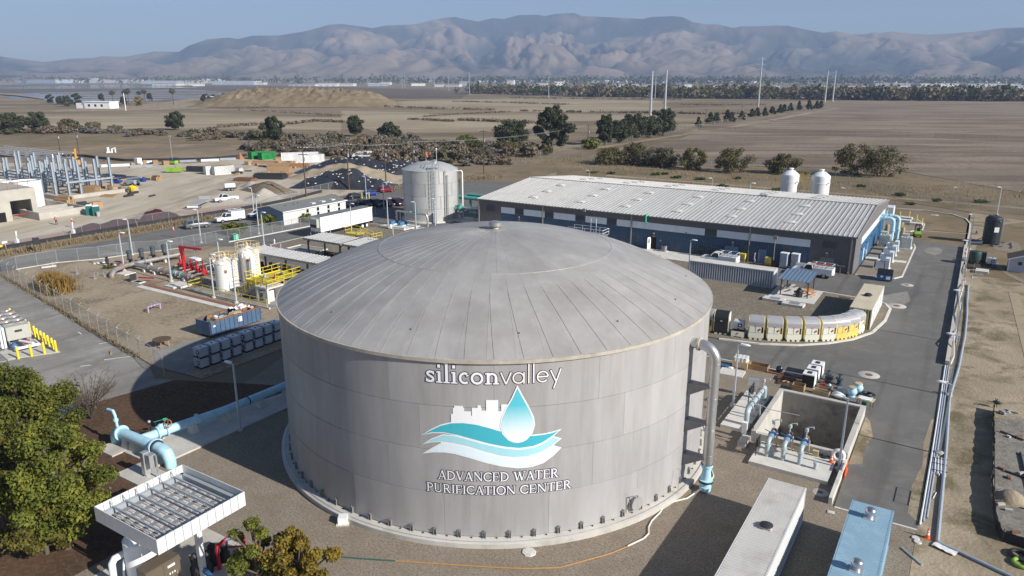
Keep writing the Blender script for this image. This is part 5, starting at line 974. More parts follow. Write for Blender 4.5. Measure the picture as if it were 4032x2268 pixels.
# ------------------------------------------------------------------ vehicles
def wheel(par,x,y,r=.34,w=.22,rim='chrome'):
    s=1 if y>0 else -1
    o=MB().cyl((x,y-s*w,r),(x,y,r),r,16).build('wheel','tyre',par); MB().cyl((x,y-.01,r),(x,y+s*.012,r),r*.6,12).build('rim',rim,o); return o
def loft(mb,st):
    n=len(st[0]); o=len(mb.v)
    for r_ in st: mb.v+=r_
    for i in range(len(st)-1):
        for j in range(n): mb.f.append((o+i*n+j,o+i*n+(j+1)%n,o+(i+1)*n+(j+1)%n,o+(i+1)*n+j))
    mb.f.append(tuple(range(o,o+n))[::-1]); mb.f.append(tuple(range(o+(len(st)-1)*n,o+len(st)*n))); return mb
def bodyring(x,w,zb,zt): return [(x,-w*.9,zb),(x,w*.9,zb),(x,w,zb+.15),(x,w,zb+(zt-zb)*.7),(x,w*.93,zt),(x,-w*.93,zt),(x,-w,zb+(zt-zb)*.7),(x,-w,zb+.15)]
def carshape(t,kind,paint,L=4.5,W=.9):
    h=L/2
    if kind=='suv': top=[(-h,.95),(-h+.1,1.02),(-h*.3,1.05),(h*.28,1.02),(h*.75,.92),(h-.1,.80),(h,.62)]; cab=[(-h+.08,1.0,1.02),(-h+.35,1.0,1.58),(-.3,1.0,1.68),(.35,1.0,1.62),(h*.52,1.0,1.02)]; r=.36
    elif kind=='car': top=[(-h,.78),(-h+.1,.88),(-h*.4,.92),(h*.3,.90),(h*.75,.80),(h-.1,.70),(h,.55)]; cab=[(-h+.25,1.0,.90),(-h+.75,1.0,1.34),(-.1,1.0,1.44),(.35,1.0,1.40),(h*.55,1.0,.90)]; r=.32
    else: top=[(-h,1.0),(-h+.1,1.08),(-.2,1.08),(h*.35,1.10),(h*.8,1.02),(h-.08,.95),(h,.75)]; cab=[(-.35 if kind=='pickup' else -.1,1.0,1.06),(-.25 if kind=='pickup' else 0,1.0,1.72),(.35,1.0,1.80),(h*.30,1.0,1.76),(h*.46,1.0,1.08)]; r=.40
    zb=.28 if kind in('car','suv') else .42
    loft(MB(),[bodyring(x,W*(.93 if i in(0,len(top)-1) else 1),zb,z) for i,(x,z) in enumerate(top)]).build('body',paint,t,40)
    def cring(x,z,base,w0,w1): f=(z-base)/.75; return [(x,-w0,base-.02),(x,w0,base-.02),(x,w0-(w0-w1)*f,z),(x,-(w0-(w0-w1)*f),z)]
    base=cab[0][2]; loft(MB(),[cring(x,z,base,W*.92,W*.74) for x,_,z in cab]).build('window','glass_dark',t,None)
    rf=MB(); tops=cab[1:-1]; rf.v=[];
    for x,_,z in tops: rf.v+=[(x,-W*.78,z+.005),(x,W*.78,z+.005),(x,W*.74,z+.05),(x,-W*.74,z+.05)]
    n=4
    for i in range(len(tops)-1):
        for j in range(n): rf.f.append((i*n+j,i*n+(j+1)%n,(i+1)*n+(j+1)%n,(i+1)*n+j))
    rf.f+=[(3,2,1,0),tuple(range((len(tops)-1)*n,len(tops)*n))]; rf.build('roof',paint,t,40)
    for s in (-1,1):
        for (xa,_,za),(xb,_,zb_) in ((cab[0],cab[1]),(cab[-1],cab[-2])): MB().bar((xa,s*W*.92,za),(xb,s*W*.77,zb_+.02),.09).build('pillar',paint,t,None)
        if kind in('suv','car','crew'): xm=(cab[1][0]+cab[-2][0])/2-.1; MB().bar((xm,s*W*.92,base),(xm,s*W*.77,cab[2][2]),.09).build('pillar',paint,t,None)
    for x in (h*.62,-h*.60):
        for s in (-1,1): wheel(t,x,s*(W+.01),r)
    for s in (-1,1):
        MB().box(h-.12,h-.0,s*W*.72-.16,s*W*.72+.16,top[-1][1]-.02,top[-1][1]+.12).build('headlight','lamp_white',t,None); MB().box(-h-.01,-h+.05,s*W*.78-.1,s*W*.78+.1,top[0][1]-.22,top[0][1]-.02).build('tail_light','red_lens',t,None)
    MB().box(h-.08,h+.03,-W*.5,W*.5,.45,.68).build('grille','dark_metal',t,None)
    for x in (h-.1,-h-.06): MB().box(x,x+.16,-W*.9,W*.9,zb,zb+.18).build('bumper','dark_metal' if kind in('car','suv') else 'chrome',t,None)
def car(p,rz,label,kind='suv',paint='car_white',L=4.5,W=.9,group=None,name='parked_car'):
    t=thing(name,label,'truck' if kind in('pickup','utility') else 'car',(*p,.03),rz,group); carshape(t,kind,paint,L,W); return t
def utility(p,rz,label,rack=True,red=False,boxy=False):
    t=car(p,rz,label,'utility','car_white',5.9,.98,None,'utility_truck')
    MB().box(-2.9,-.15,-1.0,1.0,.62,1.45 if not boxy else 2.1).build('service_body','car_white',t,None)
    for s in (-1,1):
        for x in (-2.85,-1.9,-.95): MB().box(x+.03,x+.9,s*1.0-.012,s*1.0+.012,.72,1.40 if not boxy else 2.02).build('locker_door','white_paint',t,None)
    MB().box(-2.85,-.2,-.52,.52,1.452 if not boxy else 2.102,1.46 if not boxy else 2.11).build('bed_floor','grey_plastic',t,None)
    if rack:
        zr=2.0 if not boxy else 2.4
        rk=MB()
        for s in (-.92,.92):
            rk.bar((-2.85,s,zr),(.4,s,zr),.05)
            for x in (-2.8,-1.5,-.25): rk.bar((x,s,1.4 if not boxy else 2.1),(x,s,zr),.05)
        for x in (-2.8,-1.5,-.25): rk.bar((x,-.92,zr),(x,.92,zr),.05)
        rk.build('ladder_rack','white_paint',t,None)
        if red:
            ld=MB()
            for s in (-.2,.2): ld.bar((-2.6,.5+s,zr+.06),(.3,.5+s,zr+.06),.05)
            for i in range(9): ld.bar((-2.5+i*.33,.3,zr+.06),(-2.5+i*.33,.7,zr+.06),.03)
            ld.build('ladder','safety_orange',t,None)
    MB().box(-3.15,-2.9,-.95,.95,.45,.62).build('rear_step','chrome',t,None)
    for s in (-1,1): MB().box(2.9*.42,2.9*.42+.12,s*1.0,s*1.25,1.2,1.45).build('mirror','dark_metal',t,None)
    return t
utility((-18.55,114.9),R(180-3),'white utility truck with red ladder parked beside the building corner',True,True); utility((-32.7,114.9),R(178),'white utility truck half hidden behind the long pale container')
one('culvert_pipe',MB().lathe([(.55,-1.3),(.6,-1.3)]+[(.6+.03*(i%2),-1.3+i*.13) for i in range(21)]+[(.6,1.3),(.55,1.3)],18),'galvanised','corrugated metal drum lying behind the utility truck','drum',(-20.2,117.2,.65)).rotation_euler=(0,R(90),0)
for p,lab,h in (((-23.35,117.6),'tall pale grey cabinet, left of the pair by the wall',2.3),((-21.75,117.9),'tall pale grey cabinet, right of the pair by the wall',2.3)):
    t=thing('equipment_cabinet',lab,'cabinet',(*p,.05),R(-4)); MB().box(-.55,.55,-.5,.5,.1,h).build('body','cont_grey',t,None); MB().box(-.6,.6,-.55,.55,h,h+.08).build('top','white_paint',t,None); MB().box(-.5,.5,-.53,-.5,.2,h-.1).build('door','cont_grey',t,None); MB().box(-.45,-.4,-.57,-.53,1.0,1.3).build('handle','dark_metal',t,None)
for p,lab in (((-29.9,118.0),'yellow equipment box against the blue wall, left one'),((-25.75,117.5),'yellow equipment box against the blue wall, right one')):
    t=thing('eyewash_box',lab,'box',(*p,.05)); MB().box(-.45,.45,-.4,.35,.5,1.35).bar((-.4,-.35,0),(-.4,-.35,.5),.06).bar((.4,-.35,0),(.4,-.35,.5),.06).box(-.45,.45,.25,.35,0,.5).build('housing','yellow_paint',t,None); MB().box(-.3,.3,-.41,-.4,.6,1.15).build('label_plate','grey_plastic',t,None)
t=thing('pipe_rack','rack of long dark pipes against the blue wall','pipe rack',(-35.9,117.9,.13)); rk=MB()
for x in (-1.5,.2,1.6): rk.bar((x,-.3,0),(x,-.3,1.7),.08).bar((x,.4,0),(x,.4,1.7),.08); [rk.bar((x,-.35,z),(x,.4,z),.06) for z in (.3,.7,1.1,1.5)]
rk.build('frame','dark_metal',t,None)
for k,z in enumerate((.35,.42,.75,.82,1.15,1.22,1.55,1.62)): MB().cyl((-2.0-.3*(k%3),-.25+.18*(k%4),z),(2.0+.25*((k*3)%4),-.2+.18*((k+1)%4),z),.06,8).build('pipe','black_plastic',t)
t=thing('ac_condenser','round cornered grey air conditioner outside the open door','air conditioner',(-43.2,117.9,.13)); MB().box(-.55,.55,-.5,.5,0,.08).build('pad','concrete_light',t,None); MB().prism([(.42*math.copysign(abs(math.cos(R(a)))**.5,math.cos(R(a))),.42*math.copysign(abs(math.sin(R(a)))**.5,math.sin(R(a)))) for a in range(5,365,15)],.08,.95).build('case','grey_siding_light',t); MB().lathe([(.34,.96),(.34,1.0),(0,1.03)],16).build('fan_guard','dark_metal',t)
one('riser_pipe',MB().tube([(0,.2,1.5),(0,-.2,1.5),(0,-.25,1.2),(0,-.25,.6),(.15,-.25,.4),(0,-.25,0)],.09,8).cyl((-.15,-.25,.55),(.15,-.25,.55),.12,8),'lilac_paint','lilac riser pipe at the blue wall between doors','pipe',(-28.1,118.5,.05))
one('cable_spool',MB().lathe([(0,0),(.6,0),(.6,.08),(.3,.1),(.3,.3),(.6,.32),(.6,.4),(0,.4)],16),'rust_metal','brown low reel at the wall between yellow box and cabinets','reel',(-24.8,117.9,.05))
one('guard_post',MB().bar((0,0,0),(0,0,1.3),.12).bar((-.5,0,1.25),(.6,0,1.25),.12),'grey_siding_light','grey T shaped bracket post behind the utility truck','post',(-15.2,117.9,.05))
# ------------------------------------------------------------------ machines beside the gable wall
_ac=None
mat('ac_white',(.62,.67,.70),.5,0,.04,1.5)
AP=[((-10.3,124.9),'first pale air conditioner from the dumpster'),((-10.3,130.0),'second pale air conditioner from the dumpster'),((-10.35,135.1),'third pale air conditioner from the dumpster'),((-10.4,139.3),'fourth pale air conditioner from the dumpster')]
for p,lab in AP:
    if _ac is None:
        _ac=thing('air_conditioner',lab,'air conditioner',(*p,.13),0,'air conditioners beside the gable wall'); MB().box(-1.1,1.3,-.9,.9,0,.1).build('pad','concrete_light',_ac,None); MB().box(.55,1.15,-.8,.8,.1,1.75).build('tall_unit','ac_white',_ac,None)
        b=MB().box(-.75,.45,-.7,.7,.1,1.1).build('low_unit','ac_white',_ac,None); MB().box(-.6,-.1,-.55,.55,1.1,1.3).box(.0,.4,-.3,.3,1.1,1.22).build('top_duct','ac_white',b,None); MB().box(-.95,-.75,-.5,.5,.2,.95).build('rear_coil','dark_metal',_ac,None); MB().box(.6,1.1,-.83,-.8,.3,1.5).build('access_panel','cont_grey',_ac,None)
    else: dup(_ac,(*p,.13),0,lab)
mat('hvac_grey',(.45,.50,.46),.5,0,.05,1.5)
for p,lab in (((-11.75,142.8),'large grey green air handler nearer the wall'),((-8.4,142.5),'large grey green air handler nearer the road')):
    t=thing('air_handler',lab,'air handler',(*p,.13)); MB().box(-1.0,1.0,-1.1,1.1,0,.15).build('skid','white_paint',t,None); MB().box(-.85,.85,-1.0,1.0,.15,2.0).build('case','hvac_grey',t,None); MB().box(-.75,.3,-.2,.8,2.0,2.5).build('hood','hvac_grey',t,None)
    for x in (-.45,.4): MB().lathe([(.3,2.0),(.34,2.08),(.28,2.12)],16,c=(x,-.5,0)).build('fan_ring','galvanised',t)
    MB().box(-.6,.2,-1.02,-1.0,.4,.9).box(-.6,.2,-1.02,-1.0,1.05,1.6).build('access_panel','galvanised',t,None)
t=thing('dumpster','blue steel dumpster with black ribbed lids','dumpster',(-9.05,117.8,.03),R(4)); mat('dumpster_blue',(.06,.16,.36),.5,.1,.12,1.5,dirt=((.14,.10,.08),2.5,.62,.75))
MB().add([(-1.0,-.85,.15),(1.0,-.85,.15),(1.0,.8,.15),(-1.0,.8,.15),(-1.05,-1.0,1.05),(1.05,-1.0,1.05),(1.05,.95,1.45),(-1.05,.95,1.45)],[(3,2,1,0),(0,1,5,4),(1,2,6,5),(2,3,7,6),(3,0,4,7)]).box(-1.1,1.1,-.25,-.05,.55,.75).build('bin','dumpster_blue',t,None)
for k in (0,1):
    mb=MB(); x0=-1.05+k*1.06; mb.add([(x0,-1.03,1.07),(x0+1.03,-1.03,1.07),(x0+1.03,.97,1.48),(x0,.97,1.48)],[(0,1,2,3)])
    for i in range(5): mb.bar((x0+.12+i*.2,-1.0,1.11),(x0+.12+i*.2,.95,1.51),.06)
    mb.build('lid','black_plastic',t,None)
MB().box(.2,.75,-.965,-.955,.35,.85).box(-.55,-.2,-.97,-.955,.6,.95).build('label_sheet','white_plastic',t,None)
for x in (-.8,.8): MB().cyl((x-.04,-.7,.09),(x+.04,-.7,.09),.09,10).build('caster','tyre',t)
t=thing('cooling_pipes','pair of thick light blue pipes bending down beside the gable wall','pipe',(0,0,0))
for x,y,s in ((-11.2,148.0,0),(-10.5,150.0,1)):
    zt=4.2+.1*s; MB().tube([(-13.6,y,zt),(x-.7,y,zt)]+[(x-.7+.7*math.sin(R(a)),y,zt-.7+.7*math.cos(R(a))) for a in (22,45,67,90)]+[(x,y,.2)],.33,16).build('pipe','blue_pipe',t); MB().cyl((x-1.6,y,zt),(x-1.45,y,zt),.42,16).cyl((x,y,1.9),(x,y,2.05),.42,16).build('flange','blue_pipe',t)
MB().tube([(-12.6,149,4.2),(-12.6,149,5.4),(-12.4,149,5.6)],.12,8).build('air_vent','blue_pipe',t)
for p,lab in (((-12.3,150.8),'tan cylinder left of the blue pipes'),((-9.6,149.3),'tan cylinder right of the blue pipes')): one('pressure_vessel',MB().lathe([(0,0),(.3,0),(.36,.15),(.36,2.2),(.25,2.45),(.1,2.5),(.1,2.7),(0,2.7)],16),mat('vessel_tan',(.40,.25,.13),.5,0,.08,2),lab,'vessel',(*p,.1))
# forklift
t=thing('forklift','lime green forklift parked on the loop road seen from behind','forklift',(-7.5,155.2,.02),R(100))
MB().add([(-1.1,-.55,.35),(.7,-.55,.35),(.7,.55,.35),(-1.1,.55,.35),(-1.2,-.55,.75),(.7,-.5,1.0),(.7,.5,1.0),(-1.2,.55,.75),(-.9,-.5,1.15),(-.9,.5,1.15),(.1,-.5,1.15),(.1,.5,1.15)],[(3,2,1,0),(0,1,5,10,8,4),(2,3,7,9,11,6),(3,0,4,7),(4,8,9,7),(8,10,11,9),(10,5,6,11),(1,2,6,5)]).build('body','lime_green',t,None)
for x in (-.75,.75):
    for s in (-1,1): wheel(t,x,s*.6,.27 if x<0 else .33,.2,'dark_metal')
g=MB()
for x,y in ((-.75,-.5),(-.75,.5),(.6,-.5),(.6,.5)): g.bar((x,y,1.0),(x*.8,y*.9,2.2),.07)
g.box(-.65,.55,-.48,.48,2.18,2.24); g.build('overhead_guard','dark_metal',t,None)
MB().box(-.5,0,-.28,.28,1.1,1.25).box(-.6,-.45,-.28,.28,1.2,1.75).build('seat','black_plastic',t,None); MB().bar((.95,-.3,.1),(.95,-.3,2.3),.1).bar((.95,.3,.1),(.95,.3,2.3),.1).bar((.95,-.3,2.2),(.95,.3,2.2),.1).build('mast','dark_metal',t,None)
for s in (-.25,.25): MB().box(1.0,2.0,s-.06,s+.06,.06,.11).build('fork','dark_metal',t,None)
MB().lathe([(.05,0),(.05,.12),(0,.13)],8,c=(0,0,2.24)).build('beacon','safety_orange',t)
_b=None
def bollard(p,label,h=1.1,r=.09,group='yellow bollards'):
    global _b
    if _b is None:
        _b=thing('bollard',label,'bollard',(*p,.0),0,group); MB().lathe([(r,0),(r,h-.06),(r*.7,h),(0,h+.02)],14).build('post','yellow_paint',_b); MB().lathe([(r*.72,h),(r*.4,h+.02),(0,h+.03)],12).build('cap','white_paint',_b); return _b
    o=dup(_b,(*p,0),0,label,group); o.scale=(r/.09,r/.09,h/1.1); return o
for p,lab in (((-12.27,175.75),'yellow bollard at the far left of the slab island'),((-10.48,175.4),'yellow bollard second from left on the slab island'),((-8.83,171.8),'yellow bollard third from left on the slab island'),((-7.6,168.2),'yellow bollard at the right tip of the slab island'),((-10.55,161.3),'yellow bollard nearest the blue pipes on the slab island')): bollard(p,lab,1.25)
for p,lab in (((-10.9,173.4),'long pale concrete slab farthest on the bollard island'),((-10.9,170.0),'long pale concrete slab in the middle of the bollard island'),((-8.6,167.4),'pale concrete slab nearest the forklift')): one('concrete_slab',MB().box(-1.15,1.15,-.8,.8,0,.45),'concrete_light',lab,'slab',(*p,.1),R(-3))
# two white silos beyond the building
t0=None
for p,lab,r in (((-35.2,174.5),'white round silo behind the roof, left of the pair',1.95),((-28.9,175.6),'white round silo behind the roof, right of the pair',2.0)):
    t=thing('white_silo',lab,'silo',(*p,0),0,'white silos behind the building'); H_=7.75
    MB().lathe([(r*.98,0),(r*.98,H_-.8),(r,H_-.4),(r*.98,H_),(r*.45,H_+.85),(.42,H_+.95),(.42,H_+1.15)],36).build('shell','car_white',t); MB().lathe([(.55,H_+1.15),(.58,H_+1.3),(.5,H_+1.42),(0,H_+1.45)],20).build('hatch','white_paint',t); MB().cyl((r-.2,-1.0,6.3),(r+.2,-1.3,6.3),.12,8).build('nozzle','white_paint',t)
    MB().lathe([(r*.985,H_-1.6),(r+.02,H_-1.58),(r+.02,H_-1.5),(r*.985,H_-1.48)],36).build('band','white_paint',t)
t=thing('access_ladder','yellow caged ladders between the two white silos','ladder',(-32.2,174.5,0))
for x in (-.6,.7):
    g=MB();
    for s in (-.25,.25): g.bar((x+s,0,0),(x+s,0,8.6),.05)
    for z in np.arange(.3,8.6,.35): g.bar((x-.25,0,z),(x+.25,0,z),.03)
    for z in np.arange(2.4,8.6,.7): g.tube([(x+.38*math.cos(R(a)),-.05-.6*abs(math.sin(R(a))),z) for a in range(0,181,45)],.02,4)
    g.build('ladder','yellow_paint',t)
MB().bar((-1.3,0,8.2),(1.4,0,8.2),.06).bar((-1.3,0,7.7),(1.4,0,7.7),.06).build('walkway_rail','yellow_paint',t)
lightpole((-49.5,163.5),R(200),'light pole behind the middle of the white roof',7.0); lightpole((-41.0,163.0),R(20),'light pole behind the roof left of the silos',6.6); lightpole((-21.9,163.5),R(180),'light pole behind the roof right of the silos',6.9); lightpole((-80,163.0),R(180),'light pole behind the left end of the white roof',6.8)
# hydrant cluster, access gallery behind the tank dome
t=thing('access_platform','grey steel platform with handrails behind the tank dome','platform',(-55.2,112.2,.5));
MB().box(-3.0,3.6,-1.2,1.2,2.4,2.5).build('deck','galvanised',t,None)
g=MB()
for y in (-1.2,1.2):
    for z in (3.0,3.5): g.bar((-3,y,z),(3.6,y,z),.05)
    for x in (-3,-1.4,.2,1.9,3.6): g.bar((x,y,2.5),(x,y,3.5),.05)
for z in (3.0,3.5): g.bar((3.6,-1.2,z),(3.6,1.2,z),.05)
for x in (.2,1.2): g.bar((x,1.2,2.5),(x,1.2,4.9),.07)
g.build('handrail','white_paint',t)
for x in (-2.8,3.4):
    for y in (-1,1): MB().bar((x,y,0),(x,y,2.4),.12).build('leg','galvanised',t,None)
# ------------------------------------------------------------------ fences
def fabmat():
    m=bpy.data.materials.new('chain_link'); m.use_nodes=True; n=m.node_tree.nodes; l=m.node_tree.links; b=n['Principled BSDF']; b.inputs['Base Color'].default_value=(.34,.35,.35,1); b.inputs['Roughness'].default_value=.5; b.inputs['Metallic'].default_value=.3
    tr=n.new('ShaderNodeBsdfTransparent'); ms=n.new('ShaderNodeMixShader'); ms.inputs[0].default_value=.20; l.new(tr.outputs[0],ms.inputs[1]); l.new(b.outputs[0],ms.inputs[2]); l.new(ms.outputs[0],n['Material Output'].inputs[0]); MATS['chain_link']=m
    m2=m.copy(); m2.name='chain_link_dense'; m2.node_tree.nodes['Mix Shader'].inputs[0].default_value=.30; m2.node_tree.nodes['Principled BSDF'].inputs['Base Color'].default_value=(.24,.20,.16,1); MATS['chain_link_dense']=m2
fabmat()
def fence(pts,label,h=2.1,sp=3.0,arms=None,fab='chain_link',cat='fence',post='galvanised'):
    t=thing('chain_link_fence',label,cat,(*pts[0],0)); o=Vector((*pts[0],0)); pm=MB().cyl((0,0,0),(0,0,h),.035,6).mesh('post',post); am=None
    if arms: am=MB().bar((0,0,h),(arms[0]*.35,arms[1]*.35,h+.35),.05).mesh('arm','galvanised')
    for a,b in zip(pts,pts[1:]):
        L=math.dist(a,b); n=max(1,round(L/sp))
        for i in range(n+1 if b==pts[-1] else n):
            p=(a[0]+(b[0]-a[0])*i/n-o.x,a[1]+(b[1]-a[1])*i/n-o.y,0); q=put('post',pm,t,loc=p)
            if am: put('arm',am,q)
        A=Vector((*a,0))-o; B=Vector((*b,0))-o
        MB().add([A+Vector((0,0,.05)),B+Vector((0,0,.05)),B+Vector((0,0,h-.03)),A+Vector((0,0,h-.03))],[(0,1,2,3)]).build('mesh_panel',fab,t,None)
        MB().bar(A+Vector((0,0,h)),B+Vector((0,0,h)),.045).build('top_rail',post,t,None)
    return t
fence([(-122.6,50.2),(-102.4,46.7),(-87.1,43.75),(-78.2,42.0),(-72.8,41.15)],'chain link fence with angled arms between dry lot and left yard',2.1,3.0,(.4,1))
fence([(-72.8,41.15),(-69.6,40.6),(-65.8,39.4)],'chain link gate section in the tank shadow beside the totes',2.1,3.2)
fence([(-122.6,50.2),(-124.3,53),(-123.4,58.6),(-120.1,63.6),(-118.6,68.9),(-116.2,71.6)],'chain link fence along the public road at the dry lot',2.1,2.9)
fence([(-116.2,71.6),(-115.4,78),(-114.6,84.3)],'long sliding chain link gate of the plant',2.0,2.4,cat='gate')
fence([(-114.4,84.3),(-113.2,91),(-112.2,97.5),(-111.6,101.4),(-110.2,110),(-108.6,117.5)],'chain link fence in front of the site office and hedges',2.0,2.2)
fence([(-143,40),(-142.6,59),(-142.3,80),(-141,105),(-140.3,112),(-141.5,122),(-146,146),(-150,168)],'chain link fence between public road and building site',1.9,3.5)
fence([(-128.5,36),(-130.5,44),(-132,52),(-137,53.5)],'chain link fence with warning signs at the far left road corner',1.9,2.6)
for p,z,m,lab in (((-136.9,56.4),1.35,'yellow_paint','yellow warning sign on the fence at the left edge'),((-137.8,57.6),1.7,'white_plastic','small white notice on the fence at the left edge'),((-137.9,56.2),1.7,'yellow_paint','small yellow sign on the fence at the left edge')): one('warning_sign',MB().box(-.02,.02,-.45,.45,0,.35),m,lab,'sign',(*p,z),R(8))
fence([(-104,190),(-100,168),(-95,160),(-90,157)],'chain link fence round the rear asphalt lot',2.0,2.6)
fence([(-165,235),(-100,246),(-60,256),(-30,228),(-10,200),(20,190),(60,187)],'chain link fence running behind the long building',2.1,5.5)
# silt fence (black) on the building site edge
t=thing('silt_fence','black silt fence along the road side of the building site','silt fence',(0,0,0)); fp=[(-141.6,40),(-141,59),(-140.9,70),(-140.8,83),(-139.6,97),(-138.8,112),(-139.8,122),(-143,135)]
for a,b in zip(fp,fp[1:]): MB().grid(8,1,lambda s,q:(a[0]+(b[0]-a[0])*s,a[1]+(b[1]-a[1])*s+.08*math.sin(s*20),q*.75)).build('fabric','tarp_black',t); MB().bar((*a,0),(*a,1.0),.06).build('post','wood_pale',t,None)
# ------------------------------------------------------------------ light poles on the left
for p,rz,lab in (((-109.1,61.25),20,'light pole at the head of the grey pipes'),((-97.4,61.4),20,'light pole in front of the red jib crane'),((-85.1,59.5),10,'light pole in front of the white chemical tank'),((-80.5,59.5),10,'light pole in front of the yellow stair'),((-105.0,84.6),10,'light pole at the corner of the ribbed canopy'),((-114.1,91.0),0,'tall light pole between gate and white trailer'),((-96.8,108.2),10,'light pole beside the blue pump skid'),((-116.6,80.2),200,'light pole by the sliding gate'),((-118.3,68.2),200,'light pole behind the vertical pump motors'),((-92.4,66.2),10,'light pole behind the white chemical tank'),((-49.65,35.75),180,'light pole standing in the tank shadow beside the blue pipe'),((-89.0,107.3),180,'light pole right of the white framed pump skid'),((-88.3,112.4),180,'light pole between pump skid and building'),((-112.8,125.0),10,'light pole among the parked cars'),((-123.0,130.2),180,'white light pole at the yellow bollards'),((-98.5,99.8),0,'slim light pole behind the yellow stair'),((-76.2,86.2),180,'light pole at the end of the rear canopy'),((-130.2,103),180,'light pole at the left end of the site office')):
    lightpole(p,R(rz),lab,7.4 if 'tall' in lab else 6.0)
# ------------------------------------------------------------------ pump header yard
mat('insulated_pipe',(.42,.40,.37),.4,.5,.1,1.5,dirt=((.26,.23,.20),1.2,.5,.75)); mat('motor_grey',(.085,.10,.115),.5,.2,.12,2); mat('rust_orange',(.33,.15,.07),.75,.1,.25,3); mat('purple_paint',(.16,.06,.20),.5,0,.15,2)
for i,(p,lab) in enumerate((((-112.1,64.1),'dark vertical pump motor nearest the purple valve'),((-111.9,66.0),'dark vertical pump motor, second from the purple valve'),((-111.8,67.9),'dark vertical pump motor, third from the purple valve'),((-111.5,69.7),'dark vertical pump motor farthest from the purple valve'))):
    t=thing('vertical_pump',lab,'pump',(*p,0),0,'vertical pumps in the dry lot'); MB().box(-.55,.55,-.55,.55,0,.2).build('base','concrete',t,None); MB().lathe([(.36,.2),(.36,.3),(.25,.35),(.22,.9),(.32,.95),(.32,1.05)],14).build('discharge_head','dark_metal',t); MB().lathe([(.36,1.05),(.36,1.95),(.42,2.0),(.42,2.25),(.28,2.38),(0,2.42)],16).build('motor','motor_grey',t)
    MB().cyl((.2,0,.55),(1.6,-.1,.55),.14,10).build('discharge_pipe','rust_orange',t); MB().cyl((.75,-.05,.55),(.95,-.05,.55),.3,12).cyl((1.3,-.08,.55),(1.4,-.08,.55),.26,12).box(.65,1.05,-.2,.15,.7,1.1).build('valve','insulated_pipe' if i%2 else 'rust_orange',t); MB().lathe([(.18,0),(.22,.03),(.18,.06)],10,c=(1.15,-.05,1.0)).bar((1.15,-.05,.6),(1.15,-.05,1.05),.04).build('hand_wheel','insulated_pipe',t)
t=thing('header_pipe','thick grey insulated header pipes on low saddles in the dry lot','pipe',(0,0,0))
MB().tube([(-107.1,58.1,.0),(-107.1,58.1,.35),(-107.4,58.6,.75),(-108.0,59.3,.85),(-109.0,61.4,.85),(-109.1,64,.85),(-108.7,71,.85)],.33,12).build('pipe','insulated_pipe',t); MB().tube([(-109,63,.75),(-104,62.95,.75),(-94.6,63.1,.75)],.36,12).build('pipe','insulated_pipe',t)
MB().cyl((-108.7,60.3,.85),(-108.95,61.0,.85),.48,12).cyl((-107.1,58.1,0),(-107.1,58.1,.12),.42,12).cyl((-101.2,63,.75),(-100.9,63,.75),.46,12).build('flange','rust_orange',t)
for u in (-106,-103.4,-99.2,-96.2): MB().box(u-.2,u+.2,62.4,63.6,0,.4).build('saddle','concrete_light',t,None); MB().cyl((u+.9,63,.75),(u+1.0,63,.75),.45,12).build('flange','insulated_pipe',t)
for u in (-98.5,-97.0): MB().cyl((u-.3,63,.75),(u-.15,63,.75),.45,12).build('teal_band','teal_pipe',t)
for v in (64.5,67,69.5): MB().cyl((-108.9,v,.85),(-108.9,v+.12,.85),.42,12).build('flange','insulated_pipe',t); MB().box(-109.1,-108.6,v+.8,v+1.1,0,.5).build('saddle','concrete_light',t,None)
one('concrete_slab',MB().box(-1.0,1.0,-.95,.95,0,.15),'concrete_light','flat concrete slab under the pipe elbow in the dry lot','slab',(-107.4,60.5,.01),R(5))
one('concrete_slab',MB().box(-1.5,1.4,-.9,.9,0,.3).box(-1.5,.6,-1.5,-.9,0,.2),'concrete_light','stepped concrete slab before the lower yellow rail','slab',(-94.3,60.7,.01))
for i,(u,v,lab) in enumerate(((-103.2,66.9,'tall red valve stand at the left end of the red row'),(-101.2,66.4,'tall red valve stand, second in the red row'),(-99.4,66.2,'tall red valve stand, third in the red row'),(-97.9,66.1,'tall red valve stand, fourth in the red row'),(-95.9,65.8,'bulky red valve at the right end of the red row'))):
    t=thing('red_valve',lab,'valve',(u,v,0),0,'red valve row'); k=1.35 if i==4 else 1
    MB().cyl((0,-1.6,.6),(0,1.2,.6),.16,10).build('pipe','insulated_pipe',t); MB().lathe([(.24*k,.3),(.30*k,.6),(.30*k,.9),(.16*k,1.0),(.16,1.25),(.22,1.3),(.1,1.4),(.09,2.2),(.0,2.25)],12).cyl((0,-.4,.6),(0,-.28,.6),.34,12).cyl((0,.28,.6),(0,.4,.6),.34,12).build('body','red_paint',t); MB().lathe([(.28,1.6),(.32,1.64),(.28,1.68)],14).bar((-.28,0,1.64),(.28,0,1.64),.04).build('hand_wheel','red_paint',t)
t=thing('jib_crane','bright red jib crane with a horizontal beam and hook','crane',(-99.4,65.0,0),R(8)); MB().cyl((0,0,0),(0,0,3.0),.24,12).build('mast','red_paint',t); MB().add([(-.2,-.14,2.4),(.28,-.14,2.4),(.28,-.14,4.4),(-.55,-.14,4.4),(-.2,.14,2.4),(.28,.14,2.4),(.28,.14,4.4),(-.55,.14,4.4)],[(0,1,2,3),(7,6,5,4),(1,5,6,2),(0,3,7,4),(2,6,7,3),(0,4,5,1)]).build('bracket','red_paint',t,None); MB().box(-.5,4.0,-.13,.13,4.15,4.45).build('beam','red_paint',t,None); MB().box(2.4,2.7,-.12,.12,3.8,4.1).bar((2.55,0,3.8),(2.55,0,3.0),.03).build('hoist','grey_plastic',t,None)
t=thing('piping_skid','cluttered skid of grey pipes behind the red valves','pipes',(-98.5,67.6,0))
